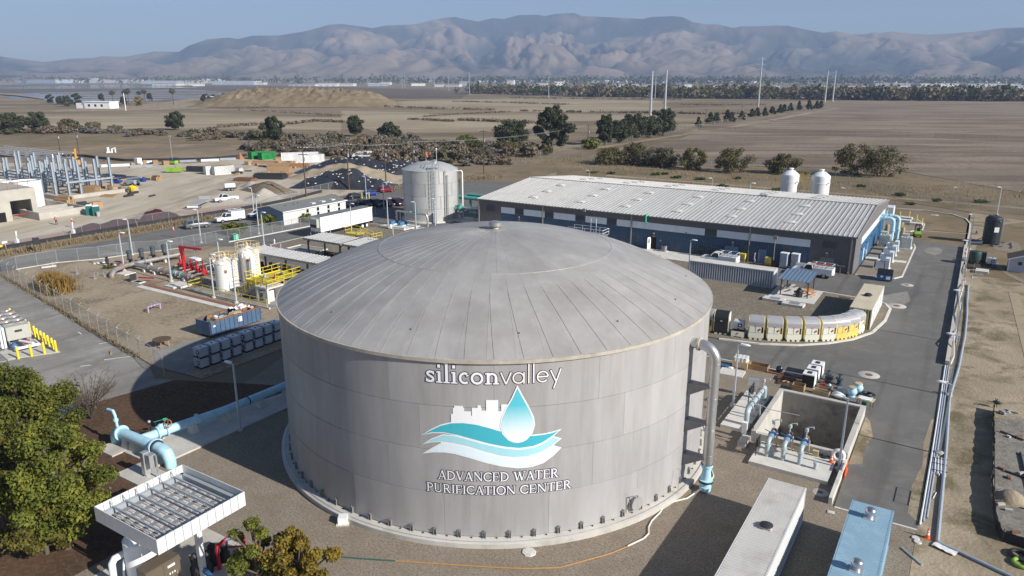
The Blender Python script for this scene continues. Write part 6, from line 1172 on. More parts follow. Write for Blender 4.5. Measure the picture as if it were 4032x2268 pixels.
for k in range(7): MB().tube([(-3.6+k*1.1,-.8,.3),(-3.6+k*1.1,-.8,1.1+.1*(k%3)),(-3.6+k*1.1,.9,1.1+.1*(k%3)),(-3.6+k*1.1,.9,.3)],.10,8).build('loop_pipe','insulated_pipe' if k%2 else 'dark_metal',t)
MB().tube([(-4.2,.4,.7),(4.0,.4,.7)],.16,10).tube([(-4.2,-.5,.45),(4.0,-.5,.45)],.14,10).build('manifold','insulated_pipe',t); MB().box(-4.4,-2.6,.6,1.6,.9,1.5).build('white_cabinet','white_paint',t,None); MB().box(.2,1.1,1.0,1.5,.5,1.9).build('panel','white_paint',t,None)
t=thing('purple_valve','dark purple valve on a small pad in the dry lot','valve',(-115.2,62.1,0)); MB().box(-.3,1.6,-.6,.5,0,.2).build('pad','concrete_light',t,None); MB().lathe([(0,.2),(.3,.2),(.2,.4),(.3,.7),(.3,.9),(.1,1.0),(.3,1.3),(0,1.35)],12).build('body','dark_metal',t); MB().cyl((-.4,0,.5),(.5,0,.5),.12,8).build('pipe','purple_paint',t)
one('purple_pipe',MB().tube([(-.9,-.3,.0),(-.9,-.3,.6),(.8,.3,.6),(.8,.3,0)],.12,8).cyl((-.3,-.1,.6),(-.1,0,.6),.22,10).cyl((.2,.1,.6),(.4,.15,.6),.22,10),'purple_paint','low purple pipe behind the pipe elbow','pipe',(-111.4,62.4,0))
t=thing('backflow_pipe','lilac pipe bench with two hand wheels alone in the dry lot','pipe',(-86.7,51.8,0),R(100)); MB().tube([(-.95,0,0),(-.95,0,.68),(.95,0,.68),(.95,0,0)],.1,8).cyl((-.6,0,.68),(-.5,0,.68),.18,10).cyl((.5,0,.68),(.6,0,.68),.18,10).cyl((-.1,0,.68),(.1,0,.68),.16,10).build('pipe','lilac_paint',t)
for x in (-.35,.35): MB().bar((x,0,.68),(x,0,1.0),.04).lathe([(.14,.98),(.18,1.0),(.14,1.02)],10,c=(x,0,0)).build('hand_wheel','lilac_paint',t)
for p,lab,h in (((-113.5,56.4),'thin white standpipe in the dry lot near the cattails',1.2),((-108.5,56.3),'goose-neck standpipe in the dry lot, nearer one',.9),((-108.6,57.8),'goose-neck standpipe in the dry lot, farther one',.8)): one('standpipe',MB().tube([(0,0,0),(0,0,h),(.15,.1,h+.05),(.5,.3,h),(.5,.3,h-.25)],.06,7).box(-.2,.2,-.2,.2,0,.1),'galvanised',lab,'pipe',(*p,.01))
t=thing('floor_hatch','open dark hatch with red safety bar in the dry lot','hatch',(-101.3,58.6,.01),R(3)); MB().box(-1.0,1.0,-.5,.6,0,.12).build('frame','concrete_light',t,None); MB().box(-.6,.7,-.35,.45,.12,.13).build('opening','black_void',t,None); MB().box(-1.0,-.95,-.5,.5,.1,1.15).build('door','dark_metal',t,None); MB().bar((-.6,.6,.5),(1.9,1.3,.55),.08,.2).build('safety_bar','red_paint',t,None)
for p,lab in (((-117.4,62.2),'low concrete kerb block with a post near the road fence'),((-121.7,56.4),'low concrete kerb block near the left road fence')): t=thing('kerb_block',lab,'block',(*p,0),R(70)); MB().box(-1.0,1.0,-.3,.3,0,.18).build('block','concrete_light',t,None); MB().box(.5,.62,-.06,.06,.18,.75).build('post','galvanised',t,None)
# ------------------------------------------------------------------ chemical area with yellow rails
mat('chem_white',(.82,.81,.77),.4,0,.03,1.2,dirt=((.70,.66,.58),1.0,.6,.8)); mat('cream_rail',(.70,.55,.30),.5,0,.1,2); mat('grating_yellow',(.50,.42,.05),.6,0,.15,3,stretch=(6,6,1)); mat('dark_pit',(.06,.06,.055),.9,0,.2,1)
struct('containment_floor',MB().box(-91.5,-74.5,60.1,70.5,.0,.06),'concrete_dark'); struct('containment_kerb',MB().box(-91.6,-74.5,59.85,60.1,0,.25),'concrete')
for p,lab,r,h in (((-87.2,63.4),'nearer white chemical tank with railed top',1.55,4.0),((-90.2,69.6),'farther white chemical tank with railed top',1.6,4.0)):
    t=thing('chemical_tank',lab,'tank',(*p,.05),0,'white chemical tanks'); pr=[(0,0),(r,0)]
    for i in range(12): z=.05+i*.31; pr+=[(r,z),(r+.02,z+.06),(r,z+.12)]
    pr+=[(r,h-.1),(r-.08,h),(r*.5,h+.35),(.35,h+.42),(.35,h+.55),(0,h+.56)]
    MB().lathe(pr,32).build('shell','chem_white',t); MB().lathe([(r+.03,h-.25),(r+.05,h-.22),(r+.03,h-.19)],32).build('rim_band','cream_rail',t)
    g=MB()
    for z in (h+.55,h+1.05): g.tube([((r+.1)*math.cos(R(a)),(r+.1)*math.sin(R(a)),z) for a in range(-10,331,20)],.04,5)
    for a in range(-10,331,34): g.bar(((r+.1)*math.cos(R(a)),(r+.1)*math.sin(R(a)),h-.1),((r+.1)*math.cos(R(a)),(r+.1)*math.sin(R(a)),h+1.05),.05)
    g.build('handrail','cream_rail',t); MB().tube([(0,0,h+.5),(0,0,h+1.0),(-.15,0,h+1.15),(-.35,0,h+1.1),(-.38,0,h+.95)],.1,8).build('vent_hook','cream_rail',t)
    a=R(-40); MB().add([((r+.025)*math.cos(a+q),(r+.025)*math.sin(a+q),z) for q in (-.12,.12) for z in (2.6,3.05)],[(0,2,3,1)]).build('placard','rust_orange',t,None)
    ld=MB();
    for y in (-.25,.25): ld.bar((r+.25,y,0),(r+.25,y,h+1.0),.05)
    for z in np.arange(.3,h+1,.35): ld.bar((r+.25,-.25,z),(r+.25,.25,z),.035)
    for z in np.arange(2.2,h+1,.5): ld.tube([(r+.25+.5*math.sin(R(q)),.38*math.cos(R(q)),z) for q in range(0,181,45)],.02,4)
    ld.build('ladder','cream_rail',t)
one('scrubber_column',MB().lathe([(0,0),(.45,0),(.45,3.6),(.2,3.9),(.12,4.4),(0,4.4)],18),'insulated_pipe','slim grey column between the two white chemical tanks','column',(-88.2,67.0,.06)); one('scrubber_column',MB().lathe([(0,0),(.4,0)]+[(.4+.02*(i%2),.2*i) for i in range(1,18)]+[(.1,3.8),(0,3.8)],18),'chem_white','slim white ribbed column between the chemical tanks','column',(-87.6,68.2,.06))
def rail(mb,a,b,z,h=1.05,sp=1.5,w=.06):
    a=Vector(a);b=Vector(b);n=max(1,round((b-a).length/sp))
    za,zb=(z,z) if not isinstance(z,tuple) else z
    for i in range(n+1): p=a+(b-a)*i/n; q=za+(zb-za)*i/n; mb.bar((p.x,p.y,q),(p.x,p.y,q+h),w)
    for k in (.5,1.): mb.bar((a.x,a.y,za+h*k),(b.x,b.y,zb+h*k),w)
    return mb
t=thing('yellow_railing','yellow guard rail along the chemical containment kerb','railing',(0,0,0)); rail(MB(),(-91.4,60.0),(-75.0,60.0),.25,1.0,1.6).build('rail','yellow_paint',t,None); rail(MB(),(-91.4,60.0),(-91.4,62.2),.25,1.0).build('rail','yellow_paint',t,None)
t=thing('yellow_platform','bright yellow grated platform with yellow handrails','platform',(0,0,0)); ZD=2.3
MB().box(-82.1,-78.0,62.5,68.6,ZD-.08,ZD).build('deck','grating_yellow',t,None); g=MB(); rail(g,(-82.1,62.5),(-82.1,68.6),ZD); rail(g,(-82.1,68.6),(-78,68.6),ZD); rail(g,(-78,68.6),(-78,64.2),ZD); rail(g,(-82.1,62.5),(-78.6,62.5),ZD); g.build('handrail','yellow_paint',t,None)
MB().box(-82.1,-78,62.46,62.5,ZD-.3,ZD+.1).box(-82.14,-82.1,62.5,68.6,ZD-.3,ZD+.1).build('toe_board','yellow_paint',t,None)
for u in (-81.9,-78.2):
    for v in (62.7,65.6,68.4): MB().box(u-.08,u+.08,v-.08,v+.08,0,ZD-.08).build('leg','dark_metal',t,None)
for p,m in (((-80.6,64.6),'grey_pipe'),((-79.6,66.6),'motor_grey'),((-79.0,65.0),'red_paint')): MB().lathe([(.2,0),(.25,.1),(.12,.3),(.2,.5),(.05,.7),(0,.7)],10).cyl((-.4,0,.15),(.4,0,.15),.09,8).build('valve',m,t,loc=(*p,ZD))
t=thing('concrete_stair','raised concrete stand with stair and yellow rails beside the tank','stair',(0,0,0)); ZS=2.15
MB().box(-78.6,-76.4,61.3,64.2,ZS-.2,ZS).build('landing','concrete_light',t,None)
for u in (-78.45,-76.55):
    for v in (61.45,64.05): MB().box(u-.18,u+.18,v-.15,v+.15,0,ZS-.2).build('leg','concrete_light',t,None)
st=MB()
for i in range(10): st.box(-82.6+i*.4,-82.2+i*.4,61.4,62.5,.0+i*.215,.215*(i+1)-.003)
st.build('steps','concrete',t,None); g=MB(); rail(g,(-82.4,61.4),(-78.6,61.4),(.25,ZS),1.0,.9); rail(g,(-82.4,62.5),(-78.6,62.5),(.25,ZS),1.0,.9); rail(g,(-78.6,61.3),(-76.4,61.3),ZS,1.0,1.1); rail(g,(-76.4,61.3),(-76.4,64.2),ZS,1.0,1.1); g.build('handrail','yellow_paint',t,None); MB().box(-78.0,-77.0,61.9,62.9,0,1.5).build('storage_box','chem_white',t,None)
t=thing('yellow_stair','yellow stair and rails going down behind the rear canopy','stair',(-96.2,98.6,0)); g=MB(); rail(g,(-1.8,-1.2),(1.2,-1.2),0.9); rail(g,(-1.8,1.0),(0,1.0),.9); rail(g,(1.2,-1.2),(4.2,-.6),(.9,.1)); rail(g,(4.2,-.6),(4.4,2.2),.1); rail(g,(-1.8,-1.2),(-1.8,1.0),.9); rail(g,(.2,1.0),(2.8,1.6),(.9,.1)); g.build('handrail','yellow_paint',t,None); MB().box(-1.8,1.2,-1.2,1.0,.78,.9).build('deck','grating_yellow',t,None); MB().box(-1.2,.8,-1.22,-1.18,.1,.8).build('panel','yellow_paint',t,None)
def canopy(u0,u1,v0,v1,z,label,posts,back=.12,legs='grey_siding'):
    t=thing('ribbed_canopy',label,'canopy',(u0,v0,0)); W_=u1-u0; D=v1-v0; n=round(W_/.62); q=W_/n
    mb=MB(); mb.add([(0,0,0),(.06,0,.07),(.16,0,.07),(.22,0,0),(q-.004,0,0)]+[(x,D,zz+back) for x,zz in ((0,0),(.06,.07),(.16,.07),(.22,0),(q-.004,0))],[(0,1,6,5),(1,2,7,6),(2,3,8,7),(3,4,9,8)]); me=mb.mesh('roof_sheet','roof_white')
    for i in range(n): put('roof_sheet',me,t,loc=(i*q,0,z))
    MB().box(-.05,W_+.05,-.08,-.01,z-.28,z+.02).box(W_+.0,W_+.07,0,D,z-.26,z+.05).box(-.07,0,0,D,z-.26,z+.05).build('fascia','grey_siding_light',t,None)
    for x,y in posts: MB().box(x-u0-.11,x-u0+.11,y-v0-.11,y-v0+.11,0,z-.1).build('post',legs,t,None); MB().bar((x-u0,y-v0,z-.9),(x-u0+.7,y-v0,z-.15),.12).build('brace',legs,t,None)
    for y in (.35,D-.35): MB().box(0,W_,y-.08,y+.08,z-.25,z-.05+back*y/D).build('beam',legs,t,None)
    return t
canopy(-92.3,-76.2,70.7,74.2,3.5,'long narrow canopy with ribbed white roof beside the chemical tanks',[(-91.6,73.8),(-87,73.8),(-82.3,73.8),(-77.2,73.8),(-91.6,71.2),(-77.2,71.2)])
canopy(-91.6,-83.3,81.8,86.3,3.5,'open canopy with ribbed roof over dark machinery, left of two',[(-91.2,82.3),(-84,82.3),(-91.2,85.9),(-84,85.9)],.15)
canopy(-83.0,-78.3,82.0,87.4,3.45,'open canopy with ribbed roof touching the dome outline, right of two',[(-82.4,82.6),(-79,82.6),(-82.4,87),(-79,87)],.15)
t=thing('canopy_machinery','dark pumps and orange valves under the rear canopy','machinery',(-88,84,0))
for i in range(7): MB().lathe([(.3,0),(.34,.5),(.2,.7),(.25,1.0),(0,1.05)],10,c=(-2.6+i*.85,.3*((i*3)%4)-.4,0)).build('pump','dark_metal' if i%3 else 'rust_orange',t)
MB().box(1.6,3.4,-.6,.6,0,1.3).build('cabinet','motor_grey',t,None); MB().tube([(-3,-1.0,.6),(3,-1.0,.6)],.12,8).tube([(-3,.9,.8),(3.2,.9,.8)],.1,8).build('manifold','dark_metal',t)
t=thing('canopy_machinery','dark tanks and pumps under the long canopy','machinery',(-84,72.6,0))
for i in range(9): MB().lathe([(.36,0),(.4,.8),(.25,1.1),(.28,1.5),(0,1.55)],10,c=(-7+i*1.5,.4*(i%2),0)).build('pump','dark_metal' if i%2 else 'black_plastic',t)
struct('sunken_basin',MB().box(-99.4,-93.2,84.9,88.0,.0,.16),'old_asphalt'); kerb([(-99.5,84.8),(-93,84.8),(-93,88.1),(-99.5,88.1)],.2,.3,True)
hydrant((-100.6,84.5),'lilac hydrant beside the sunken basin','lilac_paint',1.0); hydrant((-105.1,87.0),'white hydrant at the kerb behind the canopy','car_white',.8)
# ------------------------------------------------------------------ roll-off bin, totes, table
mat('bin_blue',(.075,.13,.22),.6,.1,.15,1.2,dirt=((.19,.11,.07),1.6,.58,.70))
t=thing('rolloff_dumpster','blue rusty open roll-off dumpster heaped with scrap','dumpster',(-72.5,52.4,.02),R(0)); w,h=1.25,3.5; zb,zt=.3,1.95
MB().box(-w,w,-h,h,zb,zb+.08).build('floor','bin_blue',t,None)
for s in (-1,1):
    o=MB().box(s*w-.05,s*w+.05,-h,h,zb,zt).build('side_wall','bin_blue',t,None); mb=MB()
    for i in range(12): y=-h+.05+i*(2*h-.1)/11; mb.box(s*w+(.05 if s>0 else -.13),s*w+(.13 if s>0 else -.05),y-.05,y+.05,zb,zt-.06)
    mb.build('side_rib','bin_blue',o,None); MB().box(s*w-.1,s*w+.1,-h-.05,h+.05,zt-.06,zt+.06).build('top_rail','rust_metal',t,None)
for s in (-1,1): MB().box(-w+.05,w-.05,s*h-.05,s*h+.05,zb,zt).build('end_wall','bin_blue',t,None)
MB().box(-.9,-.7,-h,h,.05,.3).box(.7,.9,-h,h,.05,.3).build('skid_rail','rust_metal',t,None); MB().box(1.36,1.37,.2,.75,1.0,1.6).box(1.36,1.365,-3.2,-2.9,1.3,1.5).build('label_sheet','white_plastic',t,None)
for i in range(46):
    m=['cardboard','wood','white_plastic','rust_orange','wood_pale','grey_plastic','hose_green','wood_dark'][i%8]; x=(RNG.random()-.5)*2.0; y=(RNG.random()-.5)*6.4; z=1.75+.25*RNG.random()*(1+.8*(y>1)); MB().obox((0,0,0),(.35+.6*RNG.random(),.25+.4*RNG.random(),.10+.2*RNG.random()),RNG.random()*3,RNG.random()*.8-.4,RNG.random()*.8-.4).build('scrap',m,t,None,loc=(x,y,z))
MB().grid(8,8,lambda a,b:((a-.5)*1.6,1.6+(b-.5)*1.8,2.25+.35*noise.noise((a*4,b*4,7)))).build('plastic_sheet','white_paint',t); MB().box(-1.18,1.18,-3.4,3.4,.4,1.6).build('fill','wood_dark',t,None)
rows=[(-64.75,42.95+i*1.33) for i in range(8)]
for i,(u,v) in enumerate(rows):
    v+=.25*(i>=4); o='nearest the camera' if i==0 else ORD[i]+' from the camera'
    ibc((u,v),0,f'caged white tote on the ground in the shaded double row, {o}',.02,'totes stacked in the tank shadow'); ibc((u+.03,v+.04),R(2),f'caged white tote stacked on top in the shaded double row, {o}',1.16,'totes stacked in the tank shadow')
t=thing('round_table','round brown wooden table on four legs near the fence','table',(-73.7,44.4,.0)); MB().lathe([(0,.86),(1.0,.86),(1.0,.93),(0,.93)],10).build('table_top','wood_dark',t)
for a in range(45,405,90): MB().bar((.7*math.cos(R(a)),.7*math.sin(R(a)),0),(.6*math.cos(R(a)),.6*math.sin(R(a)),.86),.12).build('leg','wood',t,None)
# ------------------------------------------------------------------ chiller and bollards in the left yard
BP=[(-83.25,34.0),(-82.8,35.1),(-82.35,36.2),(-81.9,37.2),(-83.0,37.4),(-84.3,37.63),(-85.5,37.85),(-86.55,38.0),(-87.8,38.2),(-88.95,38.45),(-91.0,38.9),(-92.3,39.15),(-97.2,40.1),(-98.5,40.3)]
BL=['at the near left corner of the chiller pad','second along the near side of the chiller pad','third along the near side of the chiller pad','at the near right corner of the chiller pad']+[f'{ORD[i]} along the right side of the chiller pad after the corner' for i in range(6)]+['behind the chiller, nearer of two low ones','behind the chiller, farther of two low ones','beside the white cabinet, nearer one','beside the white cabinet, farther one']
for p,l_ in zip(BP,BL): bollard(p,'thick yellow bollard '+l_,1.2,.13)
struct('chiller_pad',MB().prism([(-84,33.2),(-81.5,37.4),(-99,40.6),(-101,36.4)],0,.08),'concrete')
t=thing('air_chiller','pale grey air cooled chiller with eight rusty roof fans','chiller',(-90.8,36.9,.08),R(-12)); mat('chiller_grey',(.42,.42,.37),.5,0,.05,1.2)
MB().box(-3.6,3.6,-1.15,1.15,.75,2.3).build('case','chiller_grey',t,None); MB().add([(-3.6,-1.15,.75),(3.6,-1.15,.75),(3.6,-.75,0.1),(-3.6,-.75,.1)],[(0,1,2,3)]).box(-3.3,3.3,-.7,.7,.1,.75).build('coil','dark_metal',t,None)
for i in range(4):
    for y in (-.55,.55):
        o=MB().lathe([(.52,2.3),(.56,2.42),(.48,2.44)],20,c=(-2.7+i*1.6,y,0)).build('fan_ring','galvanised',t); MB().lathe([(0,2.36),(.47,2.36)],16,c=(-2.7+i*1.6,y,0)).build('fan','rust_orange',o)
MB().box(3.6,3.62,-.35,.35,1.6,1.85).build('name_plate','dark_metal',t,None)
for x in (-3.4,3.4):
    for y in (-1,1): MB().bar((x,y,0),(x,y,.8),.12).build('leg','galvanised',t,None)
g=MB()
for k,y in enumerate((-1.6,-1.9)): g.tube([(-4,y,2.6+.15*k),(4.6,y,2.6+.15*k),(4.7,y,2.4),(4.7,y,.4)],.12,8)
g.tube([(3.8,-.9,.5),(6.2,-.9,.5),(6.2,1.2,.5),(4.2,1.2,.5)],.12,8); g.tube([(4.4,-.2,.8),(6.4,.6,.8)],.14,8); g.build('pipe','pvc_white',t); MB().ball((5.0,.3,.7),.3,10,6).build('red_valve','red_paint',t); MB().cyl((4.8,-.9,.6),(5.3,-.9,.6),.28,10).build('blue_pump','valve_blue',t)
one('white_cabinet',MB().box(-1.6,1.6,-1.0,1.0,0,2.4).box(-1.65,1.65,-1.05,1.05,2.4,2.5),'white_paint','white box cabinet at the left picture edge behind the chiller','cabinet',(-97.2,37.0,.08),R(-12))
one('parking_block',MB().obox((0,0,.08),(1.0,.18,.16)),'wood','loose brown block on the left yard near the gate','block',(-76.6,40.2,.0),R(-30))
def stripe(a,b,w=.1): struct('painted_line',MB().bar((*a,.02),(*b,.02),w,.006),'white_paint')
stripe((-80.59,41.11),(-80.03,42.14)); stripe((-75.31,38.69),(-73.80,40.85)); stripe((-86.60,42.05),(-85.49,41.86)); stripe((-83.92,32.49),(-83.46,33.77)); stripe((-75.59,36.36),(-74.98,37.12))
# ------------------------------------------------------------------ blue transfer pipe and the square canopy by the trees
struct('pipe_pad',MB().prism([(-54.2,28.2),(-49.9,28.2),(-49.4,44),(-51.8,46),(-54.0,33.5)],0,.14),'concrete'); struct('pipe_pad',MB().box(-51.5,-47.6,25.9,28.1,0,.12),'concrete'); struct('pipe_pad',MB().box(-56.6,-54.3,27.3,29.4,0,.14),'concrete')
t=thing('blue_transfer_pipe','thick light blue transfer pipe with tee on concrete saddles','pipe',(0,0,0))
MB().tube([(-56.3,28.9,-.1),(-56.3,28.9,.7),(-55.9,28.85,1.15),(-55.4,28.8,1.25),(-50.0,28.9,1.25),(-49.4,28.9,1.1),(-49.1,28.9,.6),(-49.1,28.9,-.1)],.42,16).build('header','blue_pipe',t)
MB().tube([(-53.0,28.9,1.2),(-52.6,32,1.15),(-52.0,36,1.1),(-51.6,45,1.1)],.36,16).build('branch','blue_pipe',t); MB().tube([(-51.6,45,1.1),(-51.4,47,1.1),(-49.5,48,1.1)],.36,14).build('branch','blue_pipe',t)
for p,q,r in (((-55.3,28.8,1.25),(-55.15,28.8,1.25),.62),((-50.9,28.9,1.25),(-50.75,28.9,1.25),.62),((-52.85,30.3,1.2),(-52.83,30.45,1.2),.54),((-52.75,31.0,1.2),(-52.73,31.15,1.2),.54),((-52.35,33.6,1.15),(-52.33,33.72,1.15),.5)): MB().cyl(p,q,r,18).build('flange','blue_pipe',t)
MB().cyl((-50.7,28.9,1.25),(-50.55,28.9,1.25),.55,18).cyl((-51.9,38.4,1.1),(-51.9,38.5,1.1),.4,14).build('clamp_band','dark_metal',t)
o=MB().lathe([(.3,1.4),(.34,1.7),(.2,1.85),(.1,1.9)],14,c=(-52.8,30.75,0)).build('gate_valve','blue_pipe',t); oo=MB().lathe([(.3,0),(.36,.04),(.3,.08)],16,c=(0,0,0)).bar((-.3,0,.04),(.3,0,.04),.04).bar((0,-.3,.04),(0,.3,.04),.04).build('hand_wheel','rust_orange',o,loc=(-52.25,31.0,1.9)); oo.rotation_euler=(R(60),0,R(30))
MB().tube([(-55.7,28.8,1.6),(-55.9,28.85,2.6),(-56.2,28.9,2.9),(-56.9,28.9,2.85),(-57.0,28.9,2.6)],.11,8).cyl((-55.85,28.83,2.1),(-55.87,28.84,2.3),.2,10).build('air_vent','blue_pipe',t)
for u,v in ((-54.6,28.8),(-53.6,28.8),(-52.4,33.2),(-52.0,36.2),(-51.75,39.6),(-51.6,42.6)): MB().add([(u-.45,v-.3,.1),(u+.45,v-.3,.1),(u+.45,v+.3,.1),(u-.45,v+.3,.1),(u-.3,v-.22,.95),(u+.3,v-.22,.95),(u+.3,v+.22,.95),(u-.3,v+.22,.95)],[(3,2,1,0),(4,5,6,7),(0,1,5,4),(1,2,6,5),(2,3,7,6),(3,0,4,7)]).build('saddle','concrete_light',t,None)
t=thing('sampling_station','small instrument stand with pink valve beside the blue pipe','instrument',(-54.3,30.7,.1)); MB().bar((0,0,0),(0,0,1.4),.06).bar((.3,.3,0),(.3,.3,1.5),.06).bar((-.3,0,.6),(.5,.2,.6),.06).build('frame','dark_metal',t); MB().ball((-.1,0,1.55),.13,8,6).build('pink_valve','lilac_paint',t); MB().box(-.6,.8,-.5,.6,0,.12).build('base','concrete_light',t,None); MB().bar((.2,.2,1.5),(.9,.7,1.75),.04).lathe([(0,.0),(.22,.0),(.22,.04)],12,c=(1.0,.75,1.72)).build('lamp_arm','green_pipe',t)
t=thing('control_panels','pair of grey electrical cabinets behind the square canopy','cabinet',(-48.9,27.1,.1)); MB().box(-.5,-.1,-.3,.2,.2,2.0).box(-.45,-.15,-.2,.1,0,.2).build('tall_cabinet','galvanised',t,None); MB().box(.05,.5,-.2,.35,.9,1.9).build('box_cabinet','galvanised',t,None); MB().cyl((.75,.2,0),(.75,.2,1.9),.06,8).build('post','galvanised',t)
fr=[(-41.0,19.1),(-34.85,19.1),(-34.85,24.9),(-41.0,24.9)]; ZC=4.55
t=thing('equipment_canopy','square open-topped metal canopy frame over pumps at the trees','canopy',(0,0,0)); mat('canopy_white',(.66,.66,.65),.5,.1,.05,1.2); mat('canopy_inner',(.36,.40,.43),.5,.2,.05,1.2)
for (a,b),inn in zip(zip(fr,fr[1:]+fr[:1]),((0,1),(-1,0),(0,-1),(1,0))):
    n=11; A=Vector(a);B=Vector(b)
    for i in range(n):
        p=A+(B-A)*i/n; q=A+(B-A)*(i+1)/n; d=(B-A).normalized()*.012; p=p+d; q=q-d; e=Vector(inn)*.05
        MB().add([(p.x,p.y,ZC-.95),(q.x,q.y,ZC-.95),(q.x,q.y,ZC),(p.x,p.y,ZC),(p.x+e.x,p.y+e.y,ZC-.95),(q.x+e.x,q.y+e.y,ZC-.95),(q.x+e.x,q.y+e.y,ZC),(p.x+e.x,p.y+e.y,ZC)],[(0,1,2,3),(7,6,5,4),(3,2,6,7),(1,0,4,5),(0,3,7,4),(2,1,5,6)]).build('fascia_panel','canopy_white',t,None)
fr2=MB()
for y in (19.35,24.65): fr2.box(-40.8,-35.05,y-.12,y+.12,ZC-.85,ZC-.45)
for x in (-40.7,-35.15): fr2.box(x-.12,x+.12,19.3,24.7,ZC-.85,ZC-.45)
fr2.build('ring_beam','canopy_inner',t,None)
for i in range(6): y=20.0+i*.8; MB().bar((-40.6,y,ZC-.35),(-35.2,y,ZC-.35),.10).bar((-35.6,y,ZC-.35),(-34.95,y,ZC-.05),.06).bar((-34.95,y,ZC-.35),(-34.95,y,ZC-.05),.06).bar((-40.6,y,ZC-.35),(-40.9,y,ZC-.05),.06).build('purlin','canopy_inner',t,None)
for i in range(6):
    x=-40.2+i*.92; MB().box(x-.22,x+.14,19.8,24.3,ZC-.78,ZC-.70).build('skylight_strip','grey_siding_light',t,None)
    MB().box(x+.16,x+.68,19.8,24.3,ZC-.80,ZC-.74).build('roof_strip','canopy_white',t,None); mb=MB()
    for k in range(14): mb.box(x+.16,x+.68,19.85+k*.32,19.99+k*.32,ZC-.74,ZC-.66)
    mb.build('roof_rib','roof_white',t,None)
for x,y in ((-35.6,22.0),(-40.3,22.0)): MB().box(x-.16,x+.16,y-.16,y+.16,0,ZC-.8).build('post','canopy_white',t,None)
struct('equipment_pad',MB().box(-41.2,-34.2,15,25.2,0,.1),'concrete')
one('white_vessel',MB().lathe([(0,0),(.95,0),(.95,2.6),(.7,2.9),(0,3.0)],28),'white_paint','white cylindrical vessel under the square canopy','vessel',(-38.6,20.2,.1))
t=thing('brown_cabinet','large brown metal control cabinet with two doors','cabinet',(-36.6,19.9,.1),R(0)); mat('cabinet_brown',(.15,.12,.085),.4,.2,.06,1.5)
MB().box(-.45,.45,-1.0,1.1,.1,1.9).build('case','cabinet_brown',t,None)
for k in (0,1):
    o=MB().box(.45,.48,-.97+k*1.03,.02+k*1.03,.2,1.82).build('door','cabinet_brown',t,None); MB().box(.49,.53,.9*k-.12,.9*k-.04,.8,1.05).build('handle','chrome',o,None)
MB().box(.485,.5,-.7,-.4,1.15,1.4).build('meter','black_plastic',t,None); MB().box(.485,.5,.3,.75,1.45,1.6).box(.485,.51,.35,.42,1.0,1.1).box(.485,.51,.5,.57,1.0,1.1).box(.485,.51,.65,.72,1.0,1.1).build('switch','white_plastic',t,None)
one('white_elbow_pipe',MB().tube([(-38.9,20.9,1.75),(-39.3,19.6,1.75),(-39.4,19.0,1.7),(-39.42,18.8,1.45),(-39.42,18.75,0)],.2,14).tube([(-39.0,19.3,1.6),(-38.9,19.0,0)],.06,7),'pvc_white','white plastic pipe bending down left of the vessel','pipe',smooth=50)
t=thing('pump_cluster','dark pumps and red pipes under the right side of the canopy','pump',(-35.6,22.6,.1))
for i in range(4): MB().lathe([(.28,0),(.32,.6),(.2,.8),(.26,1.3),(.1,1.5),(0,1.5)],12,c=(-.4+.35*(i%2),-.8+.6*i,0)).build('pump','black_plastic',t)
MB().tube([(.3,.3,0),(.3,.3,1.6),(.5,1.0,1.9),(.8,1.8,1.5),(.8,1.8,.2)],.11,8).tube([(0,1.2,.9),(1.6,2.4,.95)],.06,6).build('red_pipe','red_paint',t); MB().tube([(.45,.8,1.85),(.75,1.6,1.75)],.12,8).cyl((.2,-.6,.5),(1.4,-.9,.5),.16,10).build('blue_pipe_piece','valve_blue',t); MB().cyl((.6,-1.8,.6),(1.2,-1.9,.6),.2,10).build('clear_filter','grey_plastic',t)
fence([(-49.5,8),(-46.0,14.0),(-43.2,12.8)],'chain link fence corner at the lower left of the picture',2.0,2.6)
# ------------------------------------------------------------------ steel tank, pump skid and green pipes left of the building
SR,SH=5.75,10.55; t=thing('steel_tank','pale round steel tank with ladder and roof platform left of the building','tank',(-96.4,121.5,0)); mat('tank2_steel',(.50,.50,.485),.45,.25,.05,.6,rnd=.03,dirt=((.42,.41,.39),.3,.5,.75),stretch=(1,1,.5))
MB().lathe([(0,0),(SR+.5,0),(SR+.5,.3),(0,.3)],48).build('foundation_ring','concrete_light',t)
for ci in range(4):
    z0=.3+ci*(SH-.3)/4; z1=z0+(SH-.3)/4; me=MB().lathe([(SR-.02,z0+.01),(SR+.004*(4-ci),z0+.02),(SR+.004*(4-ci),z1-.02),(SR-.02,z1-.01)],8,a0=.01,a1=PI/3-.004).mesh('wall_plate','tank2_steel',30)
    for k in range(6): put('wall_plate',me,t,rz=k*PI/3+ci*.5)
RS2=(SR**2+1.55**2)/(2*1.55); dz2=lambda r:SH+math.sqrt(RS2**2-r*r)-math.sqrt(RS2**2-SR**2)
me=MB().lathe([(r,dz2(r)) for r in (.3,1.5,3,4.5,SR)],3,a0=0,a1=PI/8-.004).mesh('roof_panel','tank2_steel',30)
for k in range(16): put('roof_panel',me,t,rz=k*PI/8)
MB().lathe([(0,SH+1.0),(SR-.1,SH-.03)],32).build('roof_backing','seam_steel',t); MB().lathe([(SR+.0,SH-.1),(SR+.06,SH-.08),(SR+.06,SH+.02),(SR-.05,SH+.03)],48).build('rim_band','tank2_steel',t)
a=R(-45); d=Vector((math.cos(a),math.sin(a),0)); x=Vector((-d.y,d.x,0)); ld=MB(); U=Vector((0,0,1))
for s in (-.3,.3): ld.bar(d*(SR+.25)+x*s+U*2.2,d*(SR+.25)+x*s+U*(SH+1.2),.06)
for z in np.arange(2.3,SH+1,.4): ld.bar(d*(SR+.25)-x*.3+U*z,d*(SR+.25)+x*.3+U*z,.04)
